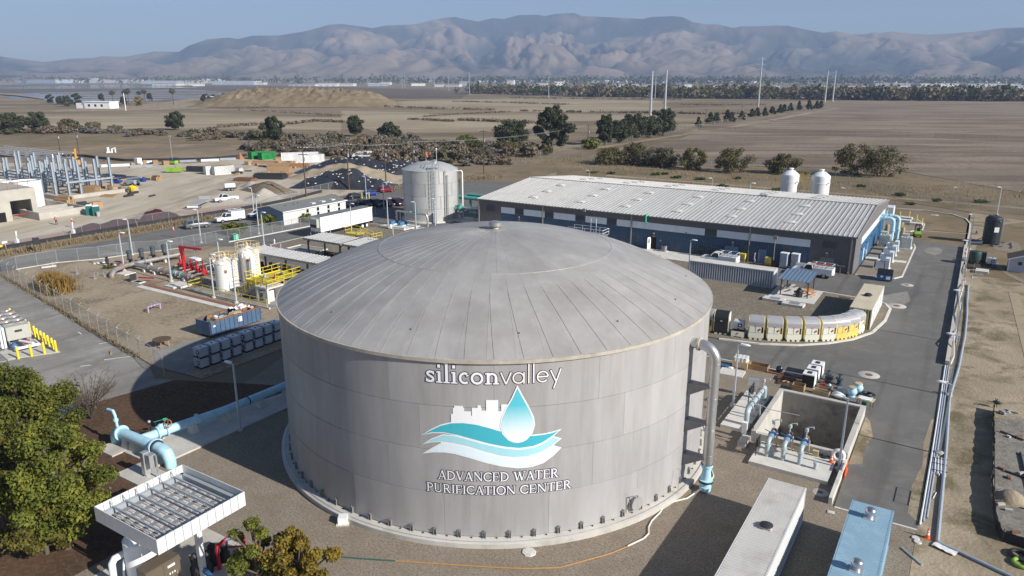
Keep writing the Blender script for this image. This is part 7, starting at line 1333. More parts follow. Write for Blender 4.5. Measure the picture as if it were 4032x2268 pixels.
for z in np.arange(3.2,SH+1.2,.9): ld.tube([d*(SR+.25+.75*math.sin(R(q)))+x*(.45*math.cos(R(q)))+U*z for q in range(0,181,30)],.03,4)
for q in (30,60,90,120,150): ld.bar(d*(SR+.25+.75*math.sin(R(q)))+x*(.45*math.cos(R(q)))+U*3.2,d*(SR+.25+.75*math.sin(R(q)))+x*(.45*math.cos(R(q)))+U*(SH+1.1),.03)
ld.build('caged_ladder','galvanised',t); MB().obox(d*(SR+.4)+U*1.2,(.9,.7,2.0),a).build('ladder_guard','galvanised',t,None)
g=MB(); C0=d*(SR-1.6)
for s in (-1.1,1.1):
    for z in (SH+1.2,SH+1.75): g.bar(C0-d*1.1+x*s+U*z,C0+d*1.1+x*s+U*z,.06)
for e in (-1.1,1.1):
    for z in (SH+1.2,SH+1.75): g.bar(C0+d*e-x*1.1+U*z,C0+d*e+x*1.1+U*z,.06)
    for s in (-1.1,0,1.1): g.bar(C0+d*e+x*s+U*(SH-.2),C0+d*e+x*s+U*(SH+1.75),.06)
g.build('platform_rail','galvanised',t); MB().obox(C0+U*(SH+.65),(2.2,2.2,.08),a).build('platform_deck','galvanised',t,None); MB().lathe([(.5,0),(.5,.5),(.6,.55),(.3,.75),(0,.8)],16,c=tuple(d*1.5+x*.8+U*(SH+1.2))).build('roof_vent','galvanised',t)
for aa_,zz in ((-22,SH-.1),(-17,SH-1.0)): b_=R(aa_); e=Vector((math.cos(b_),math.sin(b_),0)); MB().tube([e*(SR)+U*zz,e*(SR+.35)+U*(zz+.1),e*(SR+.35)+U*.4],.09,8).build('down_pipe','insulated_pipe',t)
b_=R(20); e=Vector((math.cos(b_),math.sin(b_),0)); MB().tube([e*SR+U*(SH-.4),e*(SR+1.0)+U*(SH-.3),e*(SR+1.2)+U*(SH-.6),e*(SR+1.2)+U*.3],.14,8).build('overflow_pipe','white_paint',t)
o=MB().cyl(C0-x*1.1-d*1.1+U*(SH+1.7),C0-x*1.1-d*1.1+U*(SH+3.6),.035,6).build('wind_sock_pole','white_paint',t); MB().cyl(C0-x*1.1-d*1.1+U*(SH+3.5),C0-x*.8-d*.7+U*(SH+2.6),.16,8,.08).build('wind_sock','safety_orange',o)
MB().cyl(C0+x*.9+U*(SH+1.7),C0+x*.9+U*(SH+4.2),.04,6).ball(tuple(C0+x*.9+U*(SH+4.3)),.18,8,6).build('sensor_mast','white_paint',t)
t=thing('pump_skid','pump skid with two bright blue motors beside the steel tank','pump',(-95.5,110.3,0)); MB().box(-3.0,3.0,-2.4,2.6,0,.3).build('pad','concrete_light',t,None); MB().box(-2.9,-.6,-2.7,-1.4,.3,.6).box(-.4,2.9,-2.2,-1.8,.3,.55).build('plinth','concrete_light',t,None)
for px,py in ((-2.2,.6),(.2,.6)):
    MB().cyl((px-.3,py-.6,.75),(px,py+.3,.75),.28,14).build('motor','valve_blue',t); MB().ball((px+.2,py+.8,.75),.38,12,8).build('pump_volute','valve_blue',t,60); MB().box(px-.4,px+.5,py-.7,py+1.1,.3,.5).build('base_plate','blue_pipe',t,None); MB().tube([(px+.2,py+.8,.9),(px+.2,py+.8,2.7)],.16,10).cyl((px+.2,py+.8,1.6),(px+.2,py+.8,2.0),.24,10).build('riser','insulated_pipe',t)
MB().tube([(-2.0,1.4,2.2),(-2.0,1.4,2.9),(-1.7,1.4,3.0),(5.5,1.0,3.0),(6.0,.9,2.9),(6.3,.9,2.4),(6.3,.9,0)],.2,12).build('header','insulated_pipe',t); MB().cyl((1.6,1.2,3.0),(1.9,1.2,3.0),.32,12).cyl((3.2,1.1,3.0),(3.5,1.1,3.0),.3,12).build('valve','teal_pipe',t); MB().cyl((3.9,1.0,3.1),(3.9,1.0,3.9),.06,8).ball((3.9,1.0,3.9),.16,8,6).build('actuator','teal_pipe',t)
for q in (-1.0,3.0): MB().cyl((q,1.3,0),(q,1.3,2.9),.07,8).build('support','galvanised',t)
MB().box(4.0,6.0,-.4,1.6,0,.25).build('pad','concrete_light',t,None); MB().box(-.5,-.1,-2.9,-2.3,.2,1.0).build('white_panel','white_paint',t,None)
t=thing('green_process_pipes','thick teal green process pipes between steel tank and building','pipe',(0,0,0))
MB().tube([(-96.5,129.5,3.6),(-82.6,129.8,3.6)],.42,14).tube([(-95.4,133.5,3.6),(-82.6,133.8,3.6)],.32,14).build('pipe','teal_pipe',t); MB().tube([(-90.9,122.6,2.6),(-89.5,122.6,2.6),(-86.5,123.5,2.7),(-82.6,125,3.2)],.35,14).build('silver_pipe','brushed_steel',t); MB().ball((-89.6,122.6,2.6),.6,12,8,(1,1,1.1)).cyl((-90.5,122.5,2.6),(-90.3,122.5,2.6),.6,14).cyl((-88.9,122.6,2.6),(-88.7,122.7,2.6),.55,14).cyl((-89.6,122.6,2.9),(-89.6,122.6,3.6),.4,12).build('green_valve','teal_pipe',t,50)
for u,v,z in ((-89.5,122.0,2.2),(-89.4,123.2,2.2),(-86.5,123.5,2.5),(-92,129.6,3.2),(-87,129.6,3.2)): MB().cyl((u,v,0),(u,v,z),.09,8).build('support','galvanised',t)
MB().tube([(-89,125,1.4),(-83,126,1.4)],.25,10).tube([(-92,129.6,3.3),(-92,129.6,1.5),(-86,129.6,1.5)],.28,10).build('pipe','teal_pipe',t); MB().box(-90.5,-86,121.3,126,0,.2).build('pad','concrete',t,None); MB().box(-86,-83,124.5,126.5,.6,1.2).build('cable_tray','white_paint',t,None)
one('yellow_post',MB().bar((0,0,.2),(1.2,1.0,.5),.2),'yellow_paint','yellow barrier bar at the left corner of the building','barrier',(-84.6,115.6,.0))
t=thing('blue_valve_station','blue and green valve station behind the left roof corner','valve',(-92.5,146.0,0)); MB().box(-2.2,2.2,-.4,.4,1.2,1.6).box(-1.8,-1.2,-.3,.3,0,1.2).box(1.2,1.8,-.3,.3,0,1.2).build('frame','car_blue',t,None); MB().cyl((-1.6,0,1.9),(.6,0,1.9),.3,12).build('valve','teal_pipe',t)
# ------------------------------------------------------------------ office, trailer, parked vehicles
mat('office_wall',(.62,.62,.60),.6,0,.04,1,dirt=((.52,.51,.48),.5,.55,.8)); mat('office_gable',(.22,.28,.36),.6,0,.05,1); mat('office_roof',(.16,.17,.17),.9,0,.12,3)
ou0,ou1,ov0,ov1,oz,orz=-124.5,-116.6,99.3,116.8,2.85,3.65; t=thing('site_office','pale modular office with grey roof and three skylights','building',(0,0,0)); um=(ou0+ou1)/2
n=14
for i in range(n):
    z0=i*oz/n; MB().box(ou1-.02,ou1+.03,ov0,ov1,z0,z0+oz/n-.02).build('siding_board','office_wall',t,None)
for i in range(n): z0=i*oz/n; MB().box(ou0,ou1,ov0-.03,ov0+.02,z0,z0+oz/n-.02).build('siding_board','office_gable',t,None)
MB().add([(ou0,ov0,0),(ou1,ov0,0),(ou1,ov1,0),(ou0,ov1,0),(ou0,ov0,oz),(ou1,ov0,oz),(ou1,ov1,oz),(ou0,ov1,oz),(um,ov0,orz),(um,ov1,orz)],[(0,1,5,8,4),(1,2,6,5),(2,3,7,9,6),(3,0,4,7)]).build('wall','office_gable',t,None)
MB().add([(ou0-.3,ov0-.3,oz-.05),(um,ov0-.3,orz+.05),(um,ov1+.3,orz+.05),(ou0-.3,ov1+.3,oz-.05),(ou1+.3,ov0-.3,oz-.05),(ou1+.3,ov1+.3,oz-.05)],[(0,1,2,3),(1,4,5,2)]).build('roof','office_roof',t,None)
MB().box(ou1+.26,ou1+.34,ov0-.3,ov1+.3,oz-.18,oz-.02).build('gutter','white_paint',t,None)
for v in (108.5,111.3,114.2): MB().box(ou1-2.0,ou1-.9,v-.5,v+.5,3.02,3.28).build('skylight','skylight_dome',t,None)
for v in (105.7,108.6,111.6,114.7):
    for z in (.75,1.7):
        o=MB().box(ou1+.03,ou1+.06,v-.35,v+.35,z-.0,z+.75).build('window','glass_dark',t,None); MB().box(ou1+.03,ou1+.08,v-.43,v-.35,z-.08,z+.83).box(ou1+.03,ou1+.08,v+.35,v+.43,z-.08,z+.83).box(ou1+.03,ou1+.08,v-.35,v+.35,z+.75,z+.83).build('window_frame','white_paint',o,None)
for v in (102,104.2,105.4): MB().cyl((um+1.6,v,3.3),(um+1.6,v,3.75),.05,6).build('roof_pipe','dark_metal',t)
MB().box(ou0+3.2,ou0+3.8,ov0-.3,ov0-.03,.9,1.8).build('meter_box','white_paint',t,None)
t=thing('semi_trailer','white box semi trailer with cooling unit parked by the gate lane','trailer',(-102.25,101.4,.02)); MB().box(-1.3,1.3,-7.0,7.0,1.2,3.95).build('box','car_white',t,None); MB().box(-1.28,1.28,-6.98,6.98,3.95,3.99).build('roof','office_roof',t,None); mb=MB()
for i in range(13): mb.box(1.3,1.315,-7+i*1.16-.02,-7+i*1.16+.02,1.25,3.9)
mb.box(1.3,1.33,-7,7,1.2,1.32).box(1.3,1.33,-7,7,3.82,3.95); mb.build('side_seam','white_paint',t,None); MB().box(-.9,.9,-7.55,-7.0,2.0,3.6).build('cooling_unit','chiller_grey',t,None); MB().box(-.75,.75,-7.57,-7.55,2.05,2.6).build('grille','dark_metal',t,None)
for y in (4.0,5.25):
    for s in (-1,1):
        o=MB().cyl((s*.95,y,.52),(s*1.3,y,.52),.52,18).build('wheel','tyre',t); MB().cyl((s*1.29,y,.52),(s*1.32,y,.52),.3,14).build('rim','white_paint',o)
MB().box(-.6,.6,2.8,6.6,.6,1.2).box(-1.2,1.2,6.6,7.05,.7,1.2).build('bogie','dark_metal',t,None)
for s in (-.8,.8): MB().bar((s,-4.2,0),(s,-4.2,1.2),.14).build('landing_leg','galvanised',t,None)
for s in (-1,1): MB().bar((s,-7.4,0),(s,-7.4,1.2),.08).bar((s,-6.2,0),(s,-6.2,1.2),.08).build('stand','galvanised',t,None)
for p,lab in (((-101.2,100.9),'orange axle stand under the front half of the trailer'),((-101.5,107.6),'orange axle stand at the rear of the trailer')): one('axle_stand',MB().bar((-.35,-.3,0),(0,0,.9),.08).bar((.35,-.3,0),(0,0,.9),.08).bar((0,.4,0),(0,0,.9),.08).cyl((0,0,.7),(0,0,1.15),.08,8).box(-.3,.3,-.3,-.22,.1,.16),'rust_orange',lab,'stand',(*p,.02))
one('green_motor_box',MB().box(-.6,.6,-.45,.45,0,1.0),mat('pale_green',(.20,.50,.36),.5,0,.05,1),'pale green gate motor box at the end of the sliding gate','box',(-113.7,85.2,.1),R(-10))
one('street_sign',MB().bar((-.4,0,0),(-.4,0,2.6),.09).bar((.4,.3,0),(.4,.3,2.6),.09).box(-.5,.5,.05,.12,1.4,2.6),'dark_metal','dark site sign board at the public road','sign',(-133.6,60.6,0),R(60))
for p,lab in (((-143.6,62.0),'white pipe marker left of two at the red soil strip'),((-143.8,72.0),'white pipe marker right of two at the red soil strip')): one('pipe_marker',MB().cyl((0,0,0),(.1,.1,2.4),.13,8).obox((.1,0,.5),(.5,.5,.9),.3),'white_paint',lab,'marker',(*p,0))
car((-129.4,88.6),R(72),'grey SUV parked on the public road in front of the bush','suv','car_grey',4.7,.93); cone((-131.3,84.6),'white and orange cone in front of the grey SUV'); utility((-129.6,96.4),R(74+180),'white utility truck with roof rack parked beside the fence',True,False,True); car((-128.6,103.2),R(74+180),'white SUV parked at the left end of the site office','suv','car_white',4.7,.93)
car((-128.6,132.2),R(75),'black hatchback parked left of the yellow bollards','car','car_black',4.0,.85); car((-128.6,137.8),R(75),'bright blue hatchback parked behind the yellow bollards','car','car_blue',4.0,.85); car((-129.2,144.2),R(75),'dark red crossover parked at the far fence','suv','car_red',4.3,.9); car((-131.0,127.2),R(75),'red car almost hidden by the office roof','car','car_red',4.2,.85)
for p,lab,m,k in (((-120.0,122.2),'dark blue car behind the office corner','car_navy','car'),((-118.4,124.6),'dark SUV second in the shaded parking row','car_black','suv'),((-116.6,126.6),'black SUV third in the shaded parking row','car_navy','suv'),((-114.9,128.4),'maroon car in the shaded parking row','car_maroon','car'),((-113.4,130.2),'dark red SUV in the shaded parking row','car_maroon','suv'),((-112.2,132.4),'lilac white sedan beside the steel tank','car_white','car'),((-113.5,135.6),'white SUV farthest in the parking row','car_white','suv')): car(p,R(-15),lab,k,m,4.4,.88)
for p,lab in (((-123.6,129.4),'tall yellow bollard at the parking light, left'),((-122.7,130.9),'tall yellow bollard at the parking light, right')): bollard(p,lab,2.0,.1)
# ------------------------------------------------------------------ building site beyond the public road
mat('steel_primer',(.34,.39,.44),.5,.2,.08,1.5); mat('fresh_concrete',(.42,.395,.345),.85,0,.1,.5,dirt=((.33,.30,.26),.3,.5,.75)); mat('tarp_maroon',(.05,.011,.015),.4,0,.25,1.2,.03,bscale=2); mat('cont_green',(.02,.27,.06),.5,0,.08,1,dirt=((.02,.10,.03),.8,.5,.7)); mat('toilet_green',(.015,.13,.12),.5,0,.06,1.5); mat('excavator_yellow',(.55,.27,.03),.5,0,.12,1.5); mat('soil_brown',(.17,.13,.085),.95,0,.2,1,.06); mat('sand_pale',(.40,.36,.30),.95,0,.1,1,.05); mat('site_soil',(.33,.27,.19),.95,0,.15,.4,.06)
t=thing('steel_skeleton','half built grey steel frame of tall columns','steel frame',(0,0,0))
def col_(u,v,h): MB().box(u-.26,u+.26,v-.28,v-.22,0,h).box(u-.26,u+.26,v+.22,v+.28,0,h).box(u-.05,u+.05,v-.22,v+.22,0,h).build('column','steel_primer',t,None)
CU=[-193.5,-199,-205,-211,-218,-225,-232]; CV=[94.4,97.4,100.6,104.6,108.8]
for i,u in enumerate(CU):
    for j,v in enumerate(CV): col_(u+.5*(j%2),v,8.6-.8*((i*2+j)%3)*(i>1))
for i,u in enumerate(CU): MB().box(u-.2,u+.7,96.8,108.8,3.1,3.5).build('beam','steel_primer',t,None)
for j,v in enumerate(CV): MB().box(-232,-193.2,v-.15,v+.15,3.4,3.75).build('beam','steel_primer',t,None)
for u,v,h in ((-240,97,6.6),(-246,99,6.4),(-252,98,6.6),(-238,104,6.5)): col_(u,v,h)
t=thing('roof_trusses','row of white steel roof trusses at the left edge','truss',(-250,112,0),R(0)); g=MB()
for k in range(3):
    y=k*3.0; g.bar((-20,y,5.6),(22,y,5.6),.22).bar((-20,y,7.2),(22,y,7.2),.22)
    for i in range(14): g.bar((-20+i*3,y,5.6 if i%2 else 7.2),(-17+i*3,y,7.2 if i%2 else 5.6),.14)
for x in (-20,0,22): g.bar((x,0,0),(x,0,7.2),.3)
g.build('truss','white_paint',t,None)
t=thing('concrete_building','unfinished concrete building with dark gateway at the left edge','building',(0,0,0)); W_='fresh_concrete'; a0=69.0
MB().box(-169,-168.4,60,72.8,0,6.4).box(-169,-168.4,76.9,78.0,0,6.4).box(-169,-168.4,72.8,76.9,4.1,6.4).build('wall',W_,t,None); MB().box(-190,-169,77.4,78.0,0,6.4).build('wall',W_,t,None); MB().box(-190,-169,60,77.4,6.0,6.38).build('roof_slab',W_,t,None); MB().box(-168.42,-168.36,70.0,71.6,0,2.0).build('doorway','black_void',t,None); MB().box(-189,-170,61,77,0,.02).box(-189.6,-189,60,77.4,0,6).build('inner_wall','concrete_dark',t,None)
for i in range(9): MB().bar((-168.7,61+i*2,6.4),(-168.7,61+i*2,8.0),.08).build('rebar_post','rust_orange',t,None)
MB().bar((-168.7,60,7.9),(-168.7,77.5,7.9),.06).bar((-168.7,60,7.2),(-168.7,77.5,7.2),.06).build('guard_rail','rust_orange',t,None); MB().bar((-168.5,73,.9),(-168.5,76.5,1.3),.12).build('red_bar','red_paint',t,None)
for i in range(6): MB().obox((0,0,0),(1.5,.8,.5),i).build('lumber','wood',t,None,loc=(-172-i*2.3,63+2*i,6.7))
t=thing('concrete_walls','row of low concrete walls and slab beside the unfinished building','wall',(0,0,0)); MB().box(-181,-164,75.9,86.0,0,.15).build('slab',W_,t,None)
for q in ((-164.4,-164,75.9,85.8),(-172,-164.4,75.9,76.3),(-181,-164.4,85.6,86.0),(-172,-171.6,76.3,85.6)): MB().box(*q,.1,1.6).build('wall',W_,t,None)
for i in range(3): MB().box(-171.6+i*2.4,-171.2+i*2.4,76.4,85.5,.15,1.5-.2*i).build('wall',W_,t,None)
MB().box(-206,-186,92,93,0,1.0).box(-188,-187,93,112,0,.9).build('wall',W_,t,None)
for (u,v,r),lab in (((-181.5,82.5,3.0),'white round tank in front of the steel frame'),((-187,78.5,3.2),'white round tank behind the unfinished wall')):
    t=thing('white_tank',lab,'tank',(u,v,0)); MB().lathe([(r,0),(r,6.2),(r+.06,6.25),(r+.06,6.4),(r-.1,6.4)],32).build('shell','white_paint',t); MB().lathe([(0,6.0),(r-.1,6.0)],24).build('inner_deck','grey_plastic',t)
for p,lab in (((-161.5,85.0),'green portable toilet, left of two'),((-159.6,85.4),'green portable toilet, right of two')):
    t=thing('portable_toilet',lab,'toilet',(*p,0),R(-40)); MB().box(-.58,.58,-.58,.58,0,2.1).build('cabin','toilet_green',t,None); MB().add([(-.62,-.62,2.1),(.62,-.62,2.1),(.62,.62,2.1),(-.62,.62,2.1),(0,-.4,2.35),(0,.4,2.35)],[(0,1,4),(1,2,5,4),(2,3,5),(3,0,4,5)]).build('roof','white_paint',t,None); MB().box(-.45,.45,-.62,-.58,.1,1.95).build('door','toilet_green',t,None); MB().box(-.2,.25,-.64,-.62,1.45,1.7).build('label_sheet','white_plastic',t,None)
one('waste_bin',MB().lathe([(0,0),(.35,0),(.42,1.0),(0,1.0)],12),'grey_plastic','grey bin beside the portable toilets','bin',(-158.6,85.2,0))
def lump(name,label,cat,c,L,W,h,rz,m,seed=0,nx=26,ny=14,rough=.3,flat=1.6):
    def f(a,b):
        x=(a-.5);y=(b-.5); e=max(0,1-(abs(2*x)**flat)*.98)*max(0,1-(abs(2*y)**1.8)*.98)
        n=noise.fractal((x*L*.22+seed,y*W*.22,seed),1.0,2.0,4); return (x*L,y*W,-.05+h*e*(1+rough*n))
    return one(name,MB().grid(nx,ny,f),m,label,cat,(*c,0),rz,smooth=70)
lump('tarp_pile','long low pile under a maroon plastic tarp','tarp pile',(-144.6,79.5),15,3.2,1.2,R(80),'tarp_maroon',3,50,16,.55,6); lump('tarp_pile','taller pile under a dark and maroon tarp','tarp pile',(-143.6,89.8),8.5,4.0,2.1,R(82),'tarp_maroon',8,30,16,.6,3)
lump('soil_mound','dark brown soil mound in the middle of the site','mound',(-157,129.5),17,9,2.6,R(-10),'soil_brown',1); lump('gravel_mound','grey gravel spread beside the brown mound','mound',(-166,132),9,5,1.6,R(-10),'sand_pale',5); lump('sand_mound','pointed pale sand heap beside the road fence','mound',(-145.8,118.8),10,7,3.0,R(20),'sand_pale',6,rough=.1,flat=1.1); lump('sand_mound','low pale heap in front of the white pickup','mound',(-151,113.5),7,4,.9,R(20),'sand_pale',7)
lump('soil_mound','long tan soil bank behind the tarps','mound',(-159,160),34,15,3.9,R(20),'site_soil',2,40,20)
for c,L,W,h,rz,lab,sd in (((-146.3,146.5),28,13,4.6,25,'steep mound under black plastic nearest the road',4),((-168,173),36,16,4.4,30,'broad mound under black plastic at the back',9),((-153,178),22,12,3.8,60,'mound under black plastic beside the rear power pole',12)):
    o=lump('tarped_mound',lab+' with white sandbags','mound',c,L,W,h,R(rz),'tarp_black',sd,50,26,.35); bm=MB().ball((0,0,.08),.32,7,5,(1.3,.8,.45)).mesh('sandbag','concrete_light',60)
    V=[v.co for v in o.data.vertices if v.co.z>.5]
    for i in RNG.choice(len(V),min(len(V),48),replace=False): q=put('sandbag',bm,o,loc=tuple(V[i])); q.rotation_euler[2]=i
container('shipping_container','white open container in the middle of the building site',6.06,(-197.0,146.0),R(-16),'cont_white','wood'); container('shipping_container','second white container standing just left of the open one',6.06,(-199.8,145.0),R(-16),'cont_white','wood_pale')
container('shipping_container','bright green container at the back of the site',6.06,(-219.6,182.0),R(-5),'cont_green'); container('shipping_container','dark green container beside the bright green one',6.06,(-224.5,181.5),R(-5),'cont_green')
container('shipping_container','long white box trailer right of the green containers',13,(-208.5,187.5),R(-40),'car_white','car_white',roofcorr=False); container('shipping_container','white box trailer in front of the longer one',11,(-199.8,183.4),R(-42),'car_white','car_white',roofcorr=False)
t=thing('open_shed','flat white roofed open shed behind the tarped mounds','shed',(-186,196,0),R(-50)); MB().box(-9,9,-3,3,2.6,2.75).build('roof','white_paint',t,None); MB().box(-9,-6,-3,3,0,2.6).build('store_box','white_paint',t,None)
for x in (-2,3,8.6): MB().bar((x,-2.8,0),(x,-2.8,2.6),.15).build('post','galvanised',t,None)
car((-152.1,112.6),R(75+180),'white pickup truck on the building site','pickup','car_white',5.8,.98,name='pickup_truck')
t=thing('water_trailer','small trailer with a white water tank','trailer',(-166,124.6,0),R(60)); MB().cyl((-1.3,0,1.3),(1.3,0,1.3),.65,14).build('tank','white_paint',t); MB().box(-1.6,1.6,-.7,.7,.5,.7).build('chassis','dark_metal',t,None)
for x in (-.5,.4):
    for s in (-1,1): wheel(t,x,s*.95,.38)
t=thing('flatbed_trailer','grey flatbed trailer with sloping deck','trailer',(-151.5,104.8,0),R(128)); MB().obox((0,0,.95),(9.5,2.5,.18),0,.03).obox((4.6,0,1.35),(.15,2.5,.8)).build('deck','grey_plastic',t,None); MB().box(-4.7,-4.5,-1.2,1.2,.4,.9).build('tail_board','white_plastic',t,None)
for x in (-3.4,-2.4):
    for s in (-1,1): wheel(t,x,s*1.2,.42)
t=thing('excavator','yellow excavator behind the steel columns','excavator',(-255.4,133,0),R(150)); MB().box(-1.8,1.8,-1.5,-.9,0,.9).box(-1.8,1.8,.9,1.5,0,.9).build('track','dark_metal',t,None); MB().box(-2.2,1.3,-1.3,1.3,1.0,2.3).build('house','excavator_yellow',t,None); MB().box(-.2,1.2,-1.3,-.2,1.6,3.0).build('cab','glass_dark',t,None); MB().bar((1.2,.3,1.8),(4.6,.3,5.4),.5).bar((4.6,.3,5.4),(7.0,.3,2.6),.35).build('boom','excavator_yellow',t,None); MB().ball((7.0,.3,2.2),.7,8,6,(.8,1,.9)).build('bucket','excavator_yellow',t)
t=thing('boom_lift','grey and blue boom lift beside the timber','lift',(-197,116.2,0),R(20)); MB().box(-1.6,1.6,-1.0,1.0,.6,1.6).build('chassis','steel_primer',t,None); MB().bar((-1.4,0,1.9),(3.4,0,2.4),.4).build('boom','steel_primer',t,None); MB().box(3.2,4.4,-.6,.6,1.2,2.2).build('basket','car_blue',t,None)
for x in (-1.2,1.2):
    for s in (-1,1): wheel(t,x,s*1.2,.5)
t=thing('boom_lift','blue scissor lift parked among the steel bundles','lift',(-204.5,116.6,0),R(20)); MB().box(-1.2,1.2,-.7,.7,.3,.9).build('chassis','car_blue',t,None); MB().box(-1.3,1.3,-.75,.75,1.6,1.7).bar((-1.2,-.7,.9),(1.2,-.7,1.6),.1).bar((1.2,-.7,.9),(-1.2,-.7,1.6),.1).build('platform','car_blue',t,None)
t=thing('light_tower','lime green trailer light tower with raised mast','light tower',(-233.5,153.4,0),R(15)); MB().box(-1.6,1.6,-.9,.9,.5,1.4).build('trailer','lime_green',t,None); MB().bar((0,0,1.4),(0,0,9.5),.16).box(-.5,.5,-.15,.15,9.3,9.8).build('mast','galvanised',t,None); MB().obox((0,.2,1.9),(3.4,2.2,.08),0,0,.3).build('solar_panel','car_navy',t,None)
one('lime_skip',MB().add([(-2.2,-1.0,.3),(2.2,-1.0,.3),(2.2,1.0,.3),(-2.2,1.0,.3),(-2.6,-1.1,1.5),(2.6,-1.1,1.5),(2.6,1.1,1.5),(-2.6,1.1,1.5)],[(3,2,1,0),(0,1,5,4),(1,2,6,5),(2,3,7,6),(3,0,4,7)]).bar((-2.2,0,1.2),(-3.6,0,2.2),.2),'lime_green','lime green machine body left of the white containers','machine',(-213.5,140.4,0),R(40))
one('black_liner_roll',MB().cyl((-5,0,.9),(5,0,.9),.9,10).box(-5,5,-.9,.9,0,.8),'tarp_black','black wrapped roll left of the open white container','roll',(-207.5,146,0),R(20))
one('concrete_hopper',MB().lathe([(.25,.3),(1.0,1.3),(1.0,1.7),(.9,1.7)],14).bar((-.8,-.8,0),(-.8,-.8,1.4),.1).bar((.8,-.8,0),(.8,-.8,1.4),.1).bar((.8,.8,0),(.8,.8,1.4),.1).bar((-.8,.8,0),(-.8,.8,1.4),.1),'yellow_paint','yellow concrete hopper near the lifts','hopper',(-184.9,109.2,0))
def stack(p,d,m,label,rz=0,n=5,cat='stack',name='timber_stack'):
    t=thing(name,label,cat,(*p,0),rz)
    for i in range(n): MB().box(-d[0]/2,d[0]/2,-d[1]/2+i*d[1]/n,-d[1]/2+(i+.86)*d[1]/n,.05,d[2]*(.75+.25*((i*3)%2))).build('bundle',m,t,None)
for a in (((-219,124),(7,3,.8),'car_navy','dark blue steel bundle near the columns',R(10)),((-208,123.4),(8,3,.9),'motor_grey','dark grey steel bundle beside the lifts',R(10)),((-201,126.4),(2.4,2,1.4),'cardboard','brown crate alone in the middle of the yard',R(0)),((-183,102),(4,2.4,.5),'wood','low timber bundle at the yard edge',R(20)),((-177.5,88.2),(5,2.2,2.4),'wood','tall brown formwork beside the low walls',R(5)),((-194,103),(4.5,3,1.8),'wood','heap of brown formwork under the columns',R(30)),((-190,110.5),(6,2,.5),'wood_dark','flat dark timber behind the yellow hopper',R(10)),((-178.5,139.5),(6,3,.9),'rust_metal','rusty steel bundle beside the gravel mound',R(15)),((-176,146.5),(9,4,1.6),'dark_metal','dark steel mesh stack behind the brown mound',R(25)),((-184,157),(7,3.5,2.0),'wood','timber stack left of the tarped mound',R(30)),((-196,168),(9,3,1.4),'wood','timber and steel stack before the white trailers',R(35)),((-208,171.5),(8,3,1.1),'cardboard','brown crates before the green containers',R(30)),((-190.5,171),(6,3,1.2),'rust_orange','orange brown formwork by the white trailer',R(35)),((-198,152.8),(1.6,1.6,1.3),'concrete_light','pale concrete blocks right of the open container',R(0)),((-180.5,169),(7,3,.9),'valve_blue','blue wrapped bundle before the tarped mound',R(30))): stack(a[0],a[1],a[2],a[3],a[4])
for i,(u,v,L,lab) in enumerate(((-245,140,14,'pale pipe stack at the back fence, leftmost'),(-236,143.5,11,'pale pipe stack at the back fence, second from left'),(-246,152,10,'white pipe stack left of the light tower'),(-236,161,9,'white pipe stack right of the light tower'),(-232,167,10,'white wrapped stack near the orange frame'),(-230,173,9,'white wrapped stack left of the green containers'))): stack((u,v),(L*.6,2.4,.7),'galvanised' if i%2 else 'pvc_white',lab,R(55),4)
one('crate_box',MB().box(-1.0,1.0,-.8,.8,0,2.2),'white_paint','white upright box at the back of the site','box',(-244,147.4,0)); one('orange_frame',MB().add([(-1.2,-1,0),(1.2,-1,0),(1.2,1,0),(-1.2,1,0),(0,0,2.6)],[(0,1,4),(1,2,4),(2,3,4),(3,0,4)]),'rust_orange','orange brown pyramid frame left of the green containers','frame',(-229,177.5,0))
t=thing('back_silt_fence','black silt fence along the far side of the building site','silt fence',(0,0,0)); fp=[(-312.57,132.70),(-298.05,141.81),(-283.84,150.73),(-272.22,149.80),(-256.60,149.87),(-244.61,159.29),(-235.42,168.92),(-233.95,182.02),(-235.21,185.49)]
for a,b in zip(fp,fp[1:]): MB().grid(6,1,lambda s,q:(a[0]+(b[0]-a[0])*s,a[1]+(b[1]-a[1])*s,q*1.0)).build('fabric','tarp_black',t)
one('white_well_head',MB().tube([(-2,0,.3),(0,0,.3),(0,0,1.6),(1.2,0,2.0),(1.2,0,.2)],.3,8).cyl((-1.4,.4,0),(-1.4,.4,2.2),.5,10),'white_paint','white bent pipe head in the dry grass behind the site','pipe',(-290,165,0),R(50))
cm=MB().box(-.6,.6,-.45,.45,0,.8).mesh('clutter_crate','wood'); cn=MB().box(-1.4,1.4,-.3,.3,0,.5).mesh('clutter_crate','dark_metal'); cq=MB().box(-.7,.7,-.6,.6,0,.9).mesh('clutter_crate','cardboard')
for i in range(84):
    c,w=[((-197,169),7),((-208,122),6),((-188,108),6),((-240,148),9),((-182,150),6),((-175,86),4),((-205,176),6)][i%7]; q=put('clutter_crate',(cm,cn,cq)[i%3],None,(c[0]+RNG.normal()*w,c[1]+RNG.normal()*w*.6,0),i*.9); q.scale=[.6+RNG.random()]*3; tag(q,'small loose crate or bundle in the clutter of the building site','crate','loose crates on the building site')
